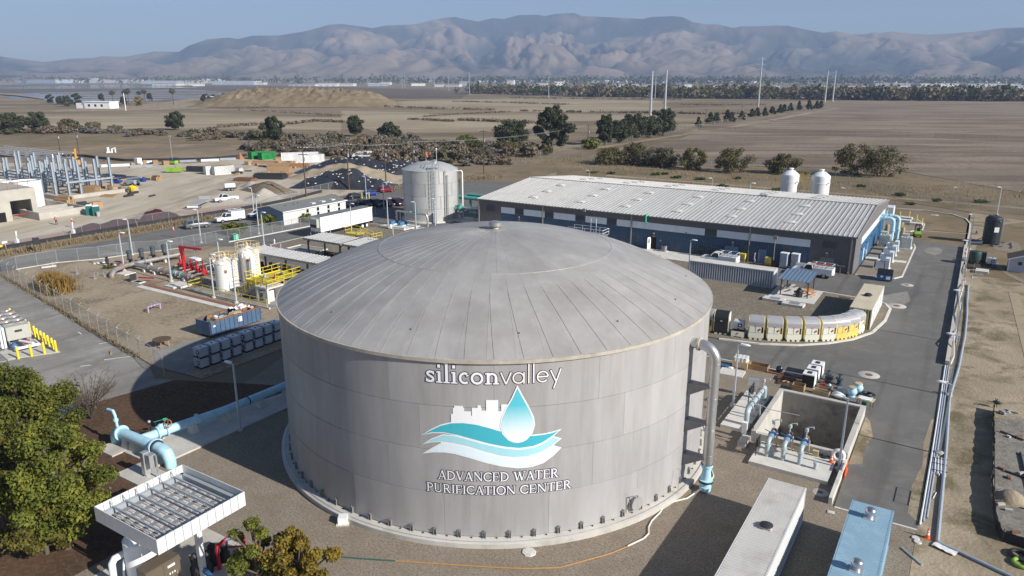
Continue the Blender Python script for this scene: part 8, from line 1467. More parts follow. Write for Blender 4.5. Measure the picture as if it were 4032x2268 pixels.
# two site workers
mat('vest_orange',(.80,.18,.04),.7,0,.1,2); mat('jeans',(.05,.065,.10),.8,0,.15,2); mat('hat_white',(.75,.72,.55),.4,0,.05,2); mat('skin',(.36,.22,.15),.6,0,.05,2)
def person(p,rz,label,lean=0.):
    t=thing('person',label,'person',(*p,0),rz); V=[(0,0,.92),(0+.35*lean,0,1.2),(.5*lean,0,1.42),(.58*lean,0,1.52),(.66*lean,0,1.66),(.0,.10,.9),(.1,.12,.48),(.0,.13,.06),(.15,.13,.04),(0,-.10,.9),(-.05,-.12,.48),(-.12,-.13,.06),(.04,-.13,.04),(.48*lean,.2,1.40),(.3+.4*lean,.26,1.12),(.5+.4*lean,.2,1.0),(.48*lean,-.2,1.40),(.3+.4*lean,-.26,1.12),(.5+.4*lean,-.2,1.0)]
    E=[(0,1),(1,2),(2,3),(3,4),(0,5),(5,6),(6,7),(7,8),(0,9),(9,10),(10,11),(11,12),(2,13),(13,14),(14,15),(2,16),(16,17),(17,18)]; Rr=[.15,.14,.16,.06,.10,.1,.075,.05,.04,.1,.075,.05,.04,.07,.05,.04,.07,.05,.04]
    me=bpy.data.meshes.new('body'); me.from_pydata(V,E,[]); me.materials.append(MATS['jeans']); o=put('body',me,t); md=o.modifiers.new('skin','SKIN'); sv=me.skin_vertices[0].data
    for i,r in enumerate(Rr): sv[i].radius=(r,r)
    sv[0].use_root=True; o.modifiers.new('sub','SUBSURF').render_levels=1
    MB().lathe([(.2,.0),(.21,.25),(.19,.5),(.1,.56)],12,c=(.3*lean,0,.95)).build('vest','vest_orange',t,60); MB().ball((.68*lean,0,1.74),.14,10,6,(1.1,1,.8)).lathe([(.1,1.7),(.19,1.69)],12,c=(.68*lean,0,0)).build('hard_hat','hat_white',t,60)
person((-150.7,75.6),R(40),'worker in orange vest walking beside the maroon tarp'); person((-156.2,75.3),R(160),'worker in orange vest bending beside the low concrete wall',.9)
# ------------------------------------------------------------------ trees and shrubs
leafmat('leaf_green',(.03,.055,.01),(.25,.25,.04)); leafmat('leaf_olive',(.08,.075,.015),(.19,.16,.035)); leafmat('leaf_gold',(.10,.085,.015),(.38,.26,.04)); leafmat('leaf_dark',(.03,.042,.02),(.09,.098,.042)); leafmat('leaf_dull',(.09,.082,.045),(.18,.165,.09)); leafmat('leaf_brown',(.15,.112,.072),(.27,.21,.15)); leafmat('leaf_autumn',(.06,.058,.02),(.17,.15,.05)); leafmat('reed',(.20,.11,.03),(.42,.28,.09)); leafmat('dry_straw',(.20,.155,.095),(.32,.25,.155)); leafmat('weed',(.035,.07,.012),(.09,.14,.03)); leafmat('scrub_grey',(.15,.13,.10),(.28,.245,.20))
mat('bark',(.11,.085,.065),.9,0,.25,4,.01); mat('bark_pale',(.22,.18,.14),.9,0,.25,4,.01)
def leaves(cl,n,s,up=.25,rng=RNG,asp=.55):
    C=np.array(cl); w=(C[:,3]*C[:,4]*C[:,5])**(2/3); k=rng.choice(len(C),n,p=w/w.sum()); d=rng.normal(size=(n,3)); d/=np.linalg.norm(d,axis=1)[:,None]
    r=rng.random(n)**.4; P=C[k,:3]+d*C[k,3:6]*(r*(1+.12*rng.normal(size=n)))[:,None]; P[:,2]=np.maximum(P[:,2],.03)
    nrm=d+rng.normal(size=(n,3))*.7; nrm[:,2]+=up; nrm/=np.linalg.norm(nrm,axis=1)[:,None]; a=rng.normal(size=(n,3)); x=np.cross(nrm,a); x/=np.linalg.norm(x,axis=1)[:,None]; y=np.cross(nrm,x); S_=s*(.6+.8*rng.random(n))[:,None]
    V=np.stack([P-x*S_,P-y*S_*asp,P+x*S_,P+y*S_*asp],1).reshape(-1,3); return V,np.arange(4*n).reshape(-1,4)
def clumps(h,r,n,lo=.35,seed=0,flat=.75,cone=False):
    g=np.random.default_rng(seed); out=[]
    for i in range(n):
        f=(i+.5)/n; z=h*(lo+(1-lo)*f*.93); prof=math.sin(PI*min(1,.12+.80*f))**.7 if not cone else (1-f)*.95+.12
        a=i*2.4+g.random()*.8; q=r*prof*(.30+.70*g.random()); s=r*(.20+.20*g.random())*(prof*.6+.4); out.append((q*math.cos(a),q*math.sin(a),min(z,h-s*flat*.8),s,s,s*flat))
    return out
def tree(name,label,p,h,r,lm,n=2500,s=.35,nc=22,lo=.35,seed=1,bark='bark',cone=False,group=None,cat='tree',trunk=.03,multi=1,flat=.75,z=0.):
    t=thing(name,label,cat,(*p,z),0,group); cl=clumps(h,r,nc,lo,seed,flat,cone); tb=MB(); g=random.Random(seed)
    for m in range(multi):
        ox=(g.random()-.5)*.5*(multi>1); top=(ox*3,(g.random()-.5)*.8*(multi>1),h*.62); tb.tube([(ox,0,-.1),(ox*1.5,.02,h*.2),(ox*2+.1*r*(g.random()-.5),.1*r*(g.random()-.5),h*.42),top],max(.04,h*trunk),7)
    for c in cl[::max(1,len(cl)//14)]:
        z0=max(h*.12,min(h*.5,c[2]*.55)); tb.tube([(0,0,z0),(c[0]*.5,c[1]*.5,(z0+c[2])/2),(c[0]*.95,c[1]*.95,c[2])],max(.02,h*trunk*.35),5)
    tb.build('trunk',bark,t,60); V,F=leaves(cl,n,s); put('crown',npmesh('crown',V,F,lm),t); return t
tree('leafy_tree','large green leafy tree nearest the square canopy',(-45.4,19.2),9.0,3.3,'leaf_green',26000,.115,40,.16,3); tree('leafy_tree','large green leafy tree at the upper left behind the first',(-58.4,23.6),8.3,3.6,'leaf_green',26000,.115,40,.14,5); tree('leafy_tree','olive leafy tree cut by the left picture edge',(-50.6,18.0),7.2,2.3,'leaf_olive',13000,.11,22,.2,8); tree('leafy_tree','olive leafed low branches hanging below the nearest tree',(-45.9,18.2),5.0,2.5,'leaf_olive',11000,.11,20,.15,15)
tree('young_tree','small green tree at the bottom in front of the gravel',(-30.9,22.4),5.6,1.5,'leaf_green',5200,.10,16,.3,9); tree('young_tree','small golden autumn tree at the bottom edge',(-28.9,23.5),4.7,1.9,'leaf_gold',11000,.10,28,.15,11)
def bare(p,h,r,label,seed,n=60,m='bark'):
    t=thing('bare_shrub',label,'shrub',(*p,0)); g=random.Random(seed); mb=MB()
    for i in range(n):
        a=g.random()*6.28; q=r*(.4+.6*g.random()); e=(q*math.cos(a),q*math.sin(a),h*(.5+.5*g.random())); mid=(e[0]*.35,e[1]*.35,e[2]*.55); mb.tube([(0,0,0),mid,e],.022,4)
        for k in range(4): f=.4+.6*g.random(); b=[mid[j]+(e[j]-mid[j])*f for j in range(3)]; mb.tube([b,(b[0]+(g.random()-.5)*1.2,b[1]+(g.random()-.5)*1.2,b[2]+g.random()*.7)],.012,3)
    mb.build('branches',m,t,None); V,F=leaves([(0,0,h*.6,r*.8,r*.8,h*.35)],500,.06); put('buds',npmesh('buds',V,F,'leaf_brown'),t,kind='stuff')
bare((-62.5,30.2),3.8,2.9,'bare brown branched shrub beside the left yard',4,80); bare((-66,28.5),3.2,2.2,'smaller bare shrub behind the green trees',6,50)
t=thing('cattails','clump of tall golden cattail reeds inside the fence','reeds',(-107.6,50.3,0)); mb=[]; g=np.random.default_rng(3); n=1700; bx_=np.concatenate([g.normal(-1.6,1.0,n//2),g.normal(1.6,.9,n-n//2)]); by_=g.normal(0,.75,n)+bx_*-.1; hh=1.2+1.1*g.random(n); ln=g.normal(0,.35,(n,2)); w=.05; B=np.stack([bx_,by_,0*bx_],1); T=np.stack([bx_+ln[:,0],by_+ln[:,1],hh],1); a=g.random(n)*6.28; wx=np.stack([np.cos(a)*w,np.sin(a)*w,0*a],1)
put('reeds',npmesh('reeds',np.stack([B-wx,B+wx,T+wx*.4,T-wx*.4],1).reshape(-1,3),np.arange(4*n).reshape(-1,4),'reed'),t)
def bushes(spec,lm,label,group,name='scrub_bush',seed=0,n=900,s=.16,protos=4,cat='bush',labels=None):
    P=[]
    for k in range(min(protos,len(spec))):
        cl=clumps(1.0,1.0,12,.12,seed+k,.65); V,F=leaves(cl,n,s); P.append(npmesh('crown',V,F,lm))
    for i,(p,r,h) in enumerate(spec): o=put(name,None,None,(*p,0),rz=i*1.7); tag(o,labels[i] if labels else label,cat,group if (group and not labels) else None); c=put('crown',P[i%len(P)],o); c.scale=(r,r,h)
bushes([((-120.2,98),2.4,1.9),((-116.0,104.6),2.0,1.7),((-119.0,89.5),3.0,2.0),((-113.8,105.5),1.6,1.3)],'leaf_green','',None,'hedge',20,2600,.10,labels=['clipped green hedge at the gable of the site office','clipped green hedge between office wall and trailer','loose green bush behind the sliding gate','low green hedge behind the chain link fence'],cat='hedge'); bushes([((-113,61.2),1.0,.7),((-105,48.7),.9,.5)],'leaf_green','',None,'green_weed',26,600,.12,labels=['small green bush beside the purple valve','green weeds at the foot of the cattails'],cat='bush')
# eucalyptus and oaks in the middle distance, named by where they stand
TS=[('dark spreading tree at the left edge of the scrub',(-441,199),10.5,7.5,'leaf_dark'),('dark round tree just right of the left edge',(-432,208),11,6.5,'leaf_dark'),('low umbrella shaped tree with pale branches',(-420,217),7.2,6.0,'leaf_dull'),('round grey green bush tree right of the umbrella tree',(-408,224),5.5,4.5,'leaf_dull'),('tall airy eucalyptus left of the power poles',(-389,260),10.5,5.5,'leaf_dark'),('dark double tree in the centre left scrub',(-284,240),11.5,5.5,'leaf_dark'),('round dark tree standing alone above the scrub',(-269,279),10.5,5.0,'leaf_dark'),('low dark double tree right of the lone round one',(-238,269),8.5,5.0,'leaf_dark'),('bright green domed bush before the pale field',(-186,261),5.0,4.8,'leaf_green'),('dark spreading tree left of the tallest eucalyptus',(-178,284),10.5,8.5,'leaf_dark'),('tallest dark eucalyptus in the middle distance',(-148,266),18.5,8.0,'leaf_dark'),('dark green bush at the foot of the tallest eucalyptus',(-138,281),4.2,4.5,'leaf_green'),('slim tree between tall eucalyptus and pylon',(-140,300),14,5.0,'leaf_dark'),('dark tree left of the steel pylons',(-143,337),12.5,7.0,'leaf_dark'),('dark tree right of the steel pylons',(-139.5,369),14,7.0,'leaf_dark'),('bushy tree between the pylons along the track',(-141,352),10.5,7.0,'leaf_dark'),('feathery tree in front of the pylon track',(-140.5,316),10.0,6.5,'leaf_dark')]
for i,(lab,p,h,r,lm) in enumerate(TS): tree('field_tree',lab,p,h,r,lm,9000 if h>15 else 4600,.46,30,.14 if h>9 else .08,40+i,trunk=.022,flat=.7,multi=2 if i in(2,4) else 1)
c0=None; HP=[(-144.9,441,6.4,2.6),(-148,474,7.6,3.0),(-146,481,7.4,2.8),(-145.3,502,8.2,3.0),(-144.5,509,6.4,2.5),(-144.4,533,6.2,2.6),(-149,578,6.2,2.6),(-147.5,588,6.8,2.8),(-144.8,600,6.6,2.6),(-147,632,6.2,3.0),(-146,655,7.2,2.6),(-145.5,668,7.0,2.8),(-147,700,7.2,2.6),(-145.3,726,8.4,2.6),(-138.6,735,9.4,3.0),(-137,764,7.6,3.0),(-135,775,7.4,3.0)]
for i,(u,v,h,r) in enumerate(HP):
    lab='dark conical cypress in the row along the far track, '+('nearest the camera' if i==0 else ORD[i]+' from the camera' if i<12 else ['thirteenth','fourteenth','fifteenth','sixteenth','farthest'][i-12]+(' from the camera' if i<16 else ' away'))
    if c0 is None: c0=tree('cypress_tree',lab,(u,v),6.4,2.6,'leaf_dark',1300,.5,16,.08,77,cone=True,group='cypress row along the far track')
    else: dup(c0,(u,v,0),i*1.3,lab,sc=(r/2.0,r/2.0,h/6.2))
RS_=[('leafy willow shrub left of the far roof end',(-107,234),5.2,4.6,'leaf_autumn'),('tall thin shrub behind the roof, second of the group',(-100,238),6.8,4.0,'leaf_autumn'),('thin brown shrub behind the roof, third of the group',(-93,238),5.4,4.2,'leaf_dull'),('round shrub behind the roof, right end of the group',(-88,236),6.0,3.8,'leaf_dull'),('yellow green shrub alone behind the roof centre',(-78.3,234),6.2,3.6,'leaf_autumn'),('grey green wispy shrub behind the roof',(-65,234),6.8,4.4,'leaf_autumn'),('brown green shrub left of the white silos',(-51,239),5.6,3.8,'leaf_autumn'),('open brown tree right of the white silos',(-32,244),8.8,4.6,'leaf_autumn'),('wide green brown tree right of the white silos',(-24,247),8.2,5.6,'leaf_autumn')]
for i,(lab,p,h,r,lm) in enumerate(RS_): tree('willow_shrub',lab,p,h*1.12,r*1.35,lm,3200,.28,22,.05,90+i,trunk=.016,multi=3,cat='shrub')
g=np.random.default_rng(12); SB=[]
for a,b,n,w in (((-445,208),(-330,243),40,8),((-330,243),(-245,248),45,9),((-245,250),(-170,252),46,9),((-168,235),(-150,262),14,4),((-205,235),(-165,232),14,4),((-262,215),(-150,200),70,8),((-230,232),(-140,215),70,9)):
    for i in range(n): f=g.random(); SB.append(((a[0]+(b[0]-a[0])*f+g.normal()*w*.5,a[1]+(b[1]-a[1])*f+g.normal()*w),2.2+2.3*g.random(),1.8+2.4*g.random()))
bushes(SB[::3],'scrub_grey','grey brown scrub bush in the belt beyond the building site','grey scrub belt',seed=50,n=700,s=.14); bushes(SB[1::3],'leaf_brown','brown scrub bush in the belt beyond the building site','brown scrub belt',seed=60,n=700,s=.14); bushes(SB[2::3],'leaf_dull','olive scrub bush in the belt beyond the building site','olive scrub belt',seed=70,n=800,s=.14)
OL=[((-172+i*4.3+g.normal(),246+g.normal()*4),3.4,4.2) for i in range(8)]; bushes(OL,'leaf_autumn','olive brown willow bush in front of the tall eucalyptus','willow bushes below the eucalyptus',seed=80,n=1500,s=.12)
WD=[((-100+i*6.5+g.normal()*4,212+g.normal()*6),.9+g.random(),.5+.3*g.random()) for i in range(16)]; bushes(WD,'weed','low green weed patch on the verge behind the roof','green weeds behind the roof',seed=85,n=500,s=.2,cat='weeds')
def tufts(name,pts,hgt,w,m,n,kind='stuff'):
    A=np.array(pts); out=[]; q=g.random(n)*(len(A)-1); i=q.astype(int); f=(q-i)[:,None]; P=A[i]*(1-f)+A[i+1]*f+g.normal(size=(n,2))*w; h=hgt*(.5+g.random(n)); l=g.normal(0,.3,(n,2))*hgt; a=g.random(n)*6.28; bw=.06*hgt+.03; wx=np.stack([np.cos(a)*bw,np.sin(a)*bw,0*a],1); B=np.concatenate([P,np.zeros((n,1))],1); T=np.concatenate([P+l,h[:,None]],1)
    o=put(name,npmesh(name,np.stack([B-wx,B+wx,T+wx*.3,T-wx*.3],1).reshape(-1,3),np.arange(4*n).reshape(-1,4),m)); o['kind']='stuff'; return o
tufts('verge_grass',[(-137.5,50),(-136.8,66),(-136.6,83),(-137,97)],.55,1.0,'dry_straw',4000); tufts('verge_grass',[(-131,150),(-128,170),(-122,185)],.7,2.,'dry_straw',2000); tufts('field_grass',[(-168,225),(-120,236),(-90,222),(-60,214),(-20,215),(10,225)],.5,9,'dry_straw',5000); tufts('ditch_weeds',[(20,225),(50,212),(90,214)],1.2,5,'leaf_dull',5000); tufts('fence_weeds',[(-121,49.5),(-100,45.9),(-87,43.4),(-73,41)],.3,.2,'dry_straw',1200)
# ------------------------------------------------------------------ power poles, pylons, wires
mat('pole_wood',(.095,.06,.04),.9,0,.2,3); mat('wire_grey',(.30,.31,.32),.5,.3,.05,1)
TOPS={}
def woodpole(p,h,label,arm=0.,n=2):
    t=thing('power_pole',label,'power pole',(*p,0),R(arm)); MB().cyl((0,0,0),(0,0,h),.19,8,.12).build('pole','pole_wood',t)
    for k in range(n):
        z=h-.5-k*1.5; o=MB().box(-1.5,1.5,-.07,.07,z-.08,z+.08).build('cross_arm','pole_wood',t,None)
        for x in (-1.35,-.5,.5,1.35): MB().lathe([(.06,0),(.07,.15),(0,.25)],6,c=(x,0,z+.08)).build('insulator','galvanised',o)
    MB().cyl((.3,0,h-3.6),(.3,0,h-2.7),.26,8).build('transformer','galvanised',t); return t
WP=[((-141.0,127.8),12.5,'wooden power pole at the office roof'),((-140.3,142.2),12.3,'wooden power pole before the tarped mound'),((-141.0,157.6),11,'wooden power pole right of the tarped mounds'),((-146,176),10.2,'wooden power pole behind the steel tank'),((-129.4,189.8),13.3,'slim wooden pole right of the steel tank'),((-142.3,288),9.5,'wooden pole before the dark trees'),((-138.9,360),10.5,'slim wooden pole among the pylon trees'),((-145,455),10.3,'thin pole at the start of the cypress row'),((-146.7,542),9.6,'thin pole in the middle of the cypress row'),((-301,158),9.5,'wooden pole with white box in the dry grass'),((-313,157),8.8,'thin pole left of the one with the white box')]
for i,(p,h,lab) in enumerate(WP): woodpole(p,h,lab,10,2 if i<4 else 1)
def wire(a,b,sag,label,r=.03,n=10,ext=None):
    pts=[(a[0]+(b[0]-a[0])*i/n,a[1]+(b[1]-a[1])*i/n,a[2]+(b[2]-a[2])*i/n-4*sag*(i/n)*(1-i/n)) for i in range(n+1)]; return one('power_line',MB().tube(pts,r,4),'wire_grey',label,'wire')
L4=[WP[0],WP[1],WP[2],WP[3]]
for (a,ha,_),(b,hb,_),nm in zip(L4,L4[1:],('the first and second','the second and third','the third and fourth')):
    for k,dx in enumerate((-1.3,0,1.3)): wire((a[0]+dx,a[1],ha-.2),(b[0]+dx,b[1],hb-.2),.35,f'overhead wire between {nm} power poles, '+['left','middle','right'][k]+' strand',.025)
for k,dx in enumerate((-1.2,0,1.2)): wire((-141+dx,127.8,12.3),(-305+dx,160,9.4),1.2,'overhead wire crossing the building site, '+['upper','middle','lower'][k]+' strand',.025,16); wire((-146+dx,176,10),(-142.3+dx,288,9.3),1.6,'overhead wire running to the dark trees, '+['left','middle','right'][k]+' strand',.025,14)
def pylon(p,h,label,arms=0,r=.75):
    t=thing('pylon',label,'pylon',(*p,0),R(35)); MB().cyl((0,0,0),(0,0,h),r,10,r*.55).build('mast','galvanised',t)
    for k in range(arms): z=h-1.5-k*4.6; MB().bar((-4,0,z-.6),(0,0,z+.2),.3).bar((0,0,z+.2),(4,0,z-.6),.3).build('cross_arm','galvanised',t,None)
    return t
PY=[((-198.8,499.4),33,'thick bare steel pylon, left of the near pair',0,1.1),((-230.2,610),34.5,'thick bare steel pylon, right of the near pair',0,1.2),((-184.6,736),47,'tallest slender pylon with three cross arms',3,.9),((-166.6,977),36.5,'bare steel pylon, left of the far pair',0,1.1),((-160.5,993),36.5,'bare steel pylon, right of the far pair',0,1.1),((-771,1089),37.5,'slender pylon at the end of the levee',2,.6),((-543,966),30.5,'slender white pylon in the middle fields',3,.6),((-382,973),33,'slender pylon behind the thick pair',3,.6),((-995.38,1328.62),36,'thin far pylon left of the levee end',0,.6),((-1250.85,1607.18),38,'thin far pylon, second left of the levee end',0,.6),((-1324.01,1561.28),36,'thin far pylon, left one of a close pair',0,.6),((-1418.50,1684.45),38,'thin far pylon, right one of a close pair',0,.6)]
for a in PY: pylon(*a)
for k,z in enumerate((45,40.5,36)): wire((-184.6,736,z),(-382,973,31.5-4*k),6,'high voltage wire left of the tallest pylon, '+['top','middle','bottom'][k]+' strand',.06,14); wire((-184.6,736,z),(-160.5,993,35),6,'high voltage wire right of the tallest pylon, '+['top','middle','bottom'][k]+' strand',.06,14)
one('marker_post',MB().cyl((0,0,0),(0,0,15),.35,6),'white_paint','white slanting mast near the palms','mast',(*(-653.76,390.12),0))
# dark berms in the fields: one ragged hedge each
def berm(pts,h,w,lab,m='leaf_brown',n=900):
    t=thing('field_hedge',lab,'hedge',(0,0,0)); A=np.array(pts); q=g.random(n)*(len(A)-1); i=q.astype(int); f=(q-i)[:,None]; P=A[i]*(1-f)+A[i+1]*f; V,F=leaves([(x+g.normal()*w*.4,y+g.normal()*w*.4,h*.35,w*.6,w*.6,h*.5) for x,y in P[:n//12]],n,h*.42); put('foliage',npmesh('foliage',V,F,m),t)
B=[([(-567.08,588.32),(-477.88,570.27),(-376.66,573.70)],2.2,5,'dark hedge line left of the white marker mast'),([(-551.02,747.92),(-465.26,745.13),(-388.99,732.30)],2.0,6,'dark hedge line behind the middle field'),([(-359.62,447.30),(-360.24,495.85),(-350.00,549.75)],1.4,3,'thin brown hedge slanting across the pale fields'),([(-345.04,568.01),(-281.57,578.08),(-210.86,600.20)],2.0,4,'dark hedge line behind the dark trees'),([(-344.76,413.83),(-322.24,412.29),(-303.83,408.93)],1.6,3,'short dark hedge in the pale field'),([(-310.19,423.69),(-274.89,423.47),(-241.36,418.70)],2.2,3.4,'thick brown hedge left of the tallest eucalyptus'),([(-573.21,914.44),(-458.36,939.80),(-345.88,981.08)],2.4,7,'far dark hedge under the tree belt'),([(-579.73,452.95),(-497.95,442.35),(-422.26,424.37)],1.6,4,'brown hedge below the grassy mound'),([(-614.22,484.75),(-599.78,533.43),(-583.27,587.17)],1.6,4,'hedge at the foot of the grassy mound'),([(-388.40,288.00),(-385.05,312.54)],1.8,3,'short hedge right of the airy eucalyptus'),([(-372.73,328.17),(-384.31,363.96),(-359.88,361.31)],2.0,3,'brown hedge behind the double tree'),([(-281.55,799.69),(-238.89,803.20),(-205.53,847.38)],1.6,4,'hedge line left of the tallest pylon'),([(-210.84,600.21),(-194.11,600.06),(-166.22,622.84)],1.8,3,'hedge line behind the cypress row'),([(-2831.37,1261.06),(-2263.03,1617.58),(-1613.77,1629.08)],2.5,12,'dark marsh edge beyond the pond')]
for pts,h,w,lab in B: berm(pts,h,w,lab,n=1100)
fence([(-135.90,412.73),(-92.61,410.16),(-54.21,412.86),(-19.34,419.91),(18.22,416.53)],'long wire fence crossing the ploughed fields',2.6,12,post='wood_dark',fab='chain_link_dense')
fence([(-140.21,238.55),(-141.46,261.49),(-137.41,280.63),(-140.34,297.00),(-140.46,348.76),(-142.86,408.37),(-141.99,428.59),(-143.89,543.86)],'pale fence along the track of the dark trees',2.3,6,fab='chain_link_dense')
t=lump('grass_mound','long tan grassy mound in the far fields','mound',(-618,562),205,100,16,R(30),'weedy_earth',21,80,40,.35,5)
lump('grass_mound','low tan bank at the far left edge','mound',(-3351.28,1469.62),260,60,9,R(35),'grass_dry',23,40,16)
for p,h,lab in (((-794.15,411.51),11,'round dark tree right of three by the pond'),((-910.96,454.92),10,'round dark tree left of three by the pond'),((-858.15,437.99),9,'round dark tree in the middle of three by the pond'),((-803.19,427.02),13,'largest dark round tree by the pond'),((-959.18,541.76),9,'dark bush behind the pond house'),((-798.68,475.30),9,'grey tree left of the palms'),((-933.33,591.50),9,'dark tree right of the palms'),((-760.21,549.49),11,'dark tree left of the open barn'),((-792.96,584.36),9,'dark tree behind the open barn'),((-748.22,461.51),10,'golden willow below the palms')): tree('pond_tree',lab,p,h,h*.55,'leaf_gold' if 'golden' in lab else 'leaf_dark',900,1.0,12,.1,int(h*7),trunk=.03)
pal=None
for i,p in enumerate(((-788.96,458.14),(-796.84,476.45),(-793.78,478.37),(-823.73,509.64),(-818.58,512.87),(-752.45,504.29))):
    lab='fan palm by the pond, '+('leftmost' if i==0 else ORD[i]+' from the left')
    if pal is None:
        pal=thing('palm_tree',lab,'palm',(*p,0),0,'palms by the pond'); MB().cyl((0,0,0),(0,0,12),.5,7,.35).build('trunk','bark',pal); V,F=leaves([(0,0,13,2.8,2.8,2.2)],350,1.3,asp=.18); put('crown',npmesh('crown',V,F,'leaf_dull'),pal)
    else: dup(pal,(*p,0),i,lab,sc=.9+.1*(i%3))
t=thing('pond_house','white flat house beside the settling pond','house',(*(-720.81,406.65),0),R(20)); MB().box(-14,14,-6,6,0,6).build('wall','white_paint',t,None); MB().box(-14.6,14.6,-6.6,6.6,6,6.6).build('roof','white_paint',t,None); MB().box(-24,-14,-5,5,0,5).build('wing','white_paint',t,None)
for x in (-10,-3,4): MB().box(x,x+2.4,-6.05,-6,1.8,4).build('window','glass_dark',t,None)
t=thing('open_barn','white roofed open barn beside the far track','barn',(*(-768.89,571.03),0),R(20)); MB().box(-16,16,-6,6,6.5,7.2).build('roof','white_paint',t,None)
for x in (-14,-7,0,7,14): MB().box(x-.4,x+.4,-5.6,-4.9,0,6.5).build('post','dark_metal',t,None)
MB().box(-14,14,4,5,0,6).build('back_wall','dark_metal',t,None)
# ------------------------------------------------------------------ far town, tree belts, hills
mat('town_white',(.60,.58,.56),.6,0,.05,.05,rnd=.12); mat('town_grey',(.30,.34,.40),.6,0,.1,.05,rnd=.2); mat('town_roof',(.46,.42,.40),.8,0,.1,.05,rnd=.2)
HB=[((-4026.38,2001.54),260,90,12),((-5562.02,2688.81),140,60,14),((-4181.40,2228.48),120,50,9),((-4072.59,2296.74),60,50,16),((-3693.51,2210.35),330,90,12),((-3236.11,2126.80),210,80,10),((-2422.64,1611.23),150,60,9),((-2490.97,1720.38),170,50,8),((-3195.79,2329.44),220,70,12),((-3813.42,2833.40),130,60,13),((-2531.77,1983.70),260,90,13),((-2263.03,1617.58),60,40,8),((-2460.51,2028.40),90,50,8),((-1959.92,1807.73),180,50,7),((-1836.74,1796.66),120,60,11),((-7919.97,4305.56),120,60,12),((-8985.01,5104.43),140,70,12),((-27116.96,12198.86),70,40,14),((-20628.07,9765.47),80,40,16),((-1836.32,1885.26),90,50,9),((-1749.18,1939.92),130,50,10),((-2030.18,2298.34),60,40,10),((-1685.98,2073.34),90,40,9),((-1465.19,1906.43),60,40,8),((-1426.41,1930.76),90,50,9),((-1506.69,2092.04),50,30,16),((-1274.80,2025.86),45,40,26),((-1145.57,1922.79),80,50,10),((-1318.86,2303.64),60,40,10),((-1333.77,2446.29),60,40,14),((-4074.40,4475.89),120,60,9),((-946.90,2231.55),50,40,8),((-842.26,2113.05),120,50,9),((-851.88,1278.42),22,10,6),((-904.90,2073.76),160,50,10),((-338.93,1882.08),110,70,14),((-242.66,1782.11),150,70,16),((-207.62,1861.27),60,60,17),((-145.52,1806.70),220,80,16),((-62.49,1858.78),260,90,13),((46.22,2020.51),120,70,18),((-655.60,2230.14),60,40,9),((-685.27,2211.53),50,40,9),((-507.00,2161.68),70,40,9),((-774.74,2226.11),50,40,9),((-267.77,2657.57),200,60,11),((-147.90,2732.77),240,60,10),((-6.87,2821.24),260,60,9)]
for i,(p,w,d,h) in enumerate(HB):
    far='industrial strip below the hills'; o=thing('far_building','pale flat roofed building in the far '+far,'building',(*p,0),R(32+(i*37)%24-12),'far industrial buildings'); k=math.hypot(*p)/3500.
    w*=.7; MB().box(-w/2*k,w/2*k,-d/2*k,d/2*k,0,h*k*1.1).build('wall','town_white' if i%5 else 'town_grey',o,None); MB().box(-w/2*k-1,w/2*k+1,-d/2*k-1,d/2*k+1,h*k*1.1,h*k*1.1+1.2).build('roof','town_white' if i%3 else 'town_roof',o,None)
    if w>80:
        mb=MB(); n_=int(w*k/18)
        for q in range(n_): x=-w/2*k+(q+.3)*w*k/n_; mb.box(x,x+8,-d/2*k-.3,-d/2*k,1,4)
        mb.build('window_band','town_grey',o,None)
def crowns(name,pts,r,m,s=1.6,q=14,hz=.8):
    cl=[(x,y,r_*hz,r_,r_,r_*hz) for (x,y),r_ in zip(pts,r)]; V,F=leaves(cl,len(cl)*q,s); o=put(name,npmesh(name,V,F,m)); o['kind']='stuff'; return o
def scatter(a,b,n,w): a=np.array(a);b=np.array(b);f=g.random((n,1)); return a+(b-a)*f+g.normal(size=(n,2))*w
for seg,n,w,mm in ((((-808.74,1156.08),(-533.32,1093.17)),130,22,0),(((-522.20,1070.40),(-385.02,1091.61)),120,22,1),(((-377.49,1070.35),(-160.05,1112.11)),210,20,2),(((-158.11,1098.86),(56.58,1166.06)),230,16,1)):
    for j,m in enumerate(('leaf_dark','leaf_autumn','leaf_brown')): k=n//3+(n//6 if j==mm else 0); crowns('tree_belt',scatter(*seg,k,w),6+6*g.random(k)**1.5,m,2.6,26,.9)
for seg,n,w in ((((-11328.58,4900.18),(-8937.75,6399.94)),340,260),(((-8937.75,6399.94),(-3096.71,4428.75)),380,300),(((-2677.47,3829.08),(-1579.51,4517.84)),420,300),(((-1513.75,4275.98),(226.90,4993.80)),480,330),(((-4580.38,1978.21),(-1023.61,2929.76)),420,120),(((-1034.21,2923.11),(168.33,3677.46)),260,120)): crowns('town_trees',scatter(*seg,n,w),13+15*g.random(n),'leaf_dark',6,9,.75)
HS=[]
for seg,n,w in ((((-8635.72,3856.58),(-3505.24,4832.92)),210,240),(((-2903.34,4002.87),(-1579.51,4517.84)),180,240),(((-1513.75,4275.98),(166.44,4955.88)),160,240)): HS+=list(scatter(*seg,n,w))
mb=MB()
for x,y in HS[300:]: a=g.random()*3; L=10+14*g.random(); mb.obox((x,y,5),(L,9,8+4*g.random()),a)
o=mb.build('far_houses','town_white',None,None); o['kind']='stuff'
hm=MB().box(-9,9,-6,6,0,7).add([(-10,-7,7),(10,-7,7),(10,7,7),(-10,7,7),(-10,0,11),(10,0,11)],[(0,1,5,4),(2,3,4,5),(1,2,5),(3,0,4)]).mesh('far_house','town_white')
for i,(x,y) in enumerate(HS[:300]): tag(put('far_house',hm,None,(x,y,0),i*.7),'tiny pale house in the town at the foot of the hills','house','houses at the foot of the hills')
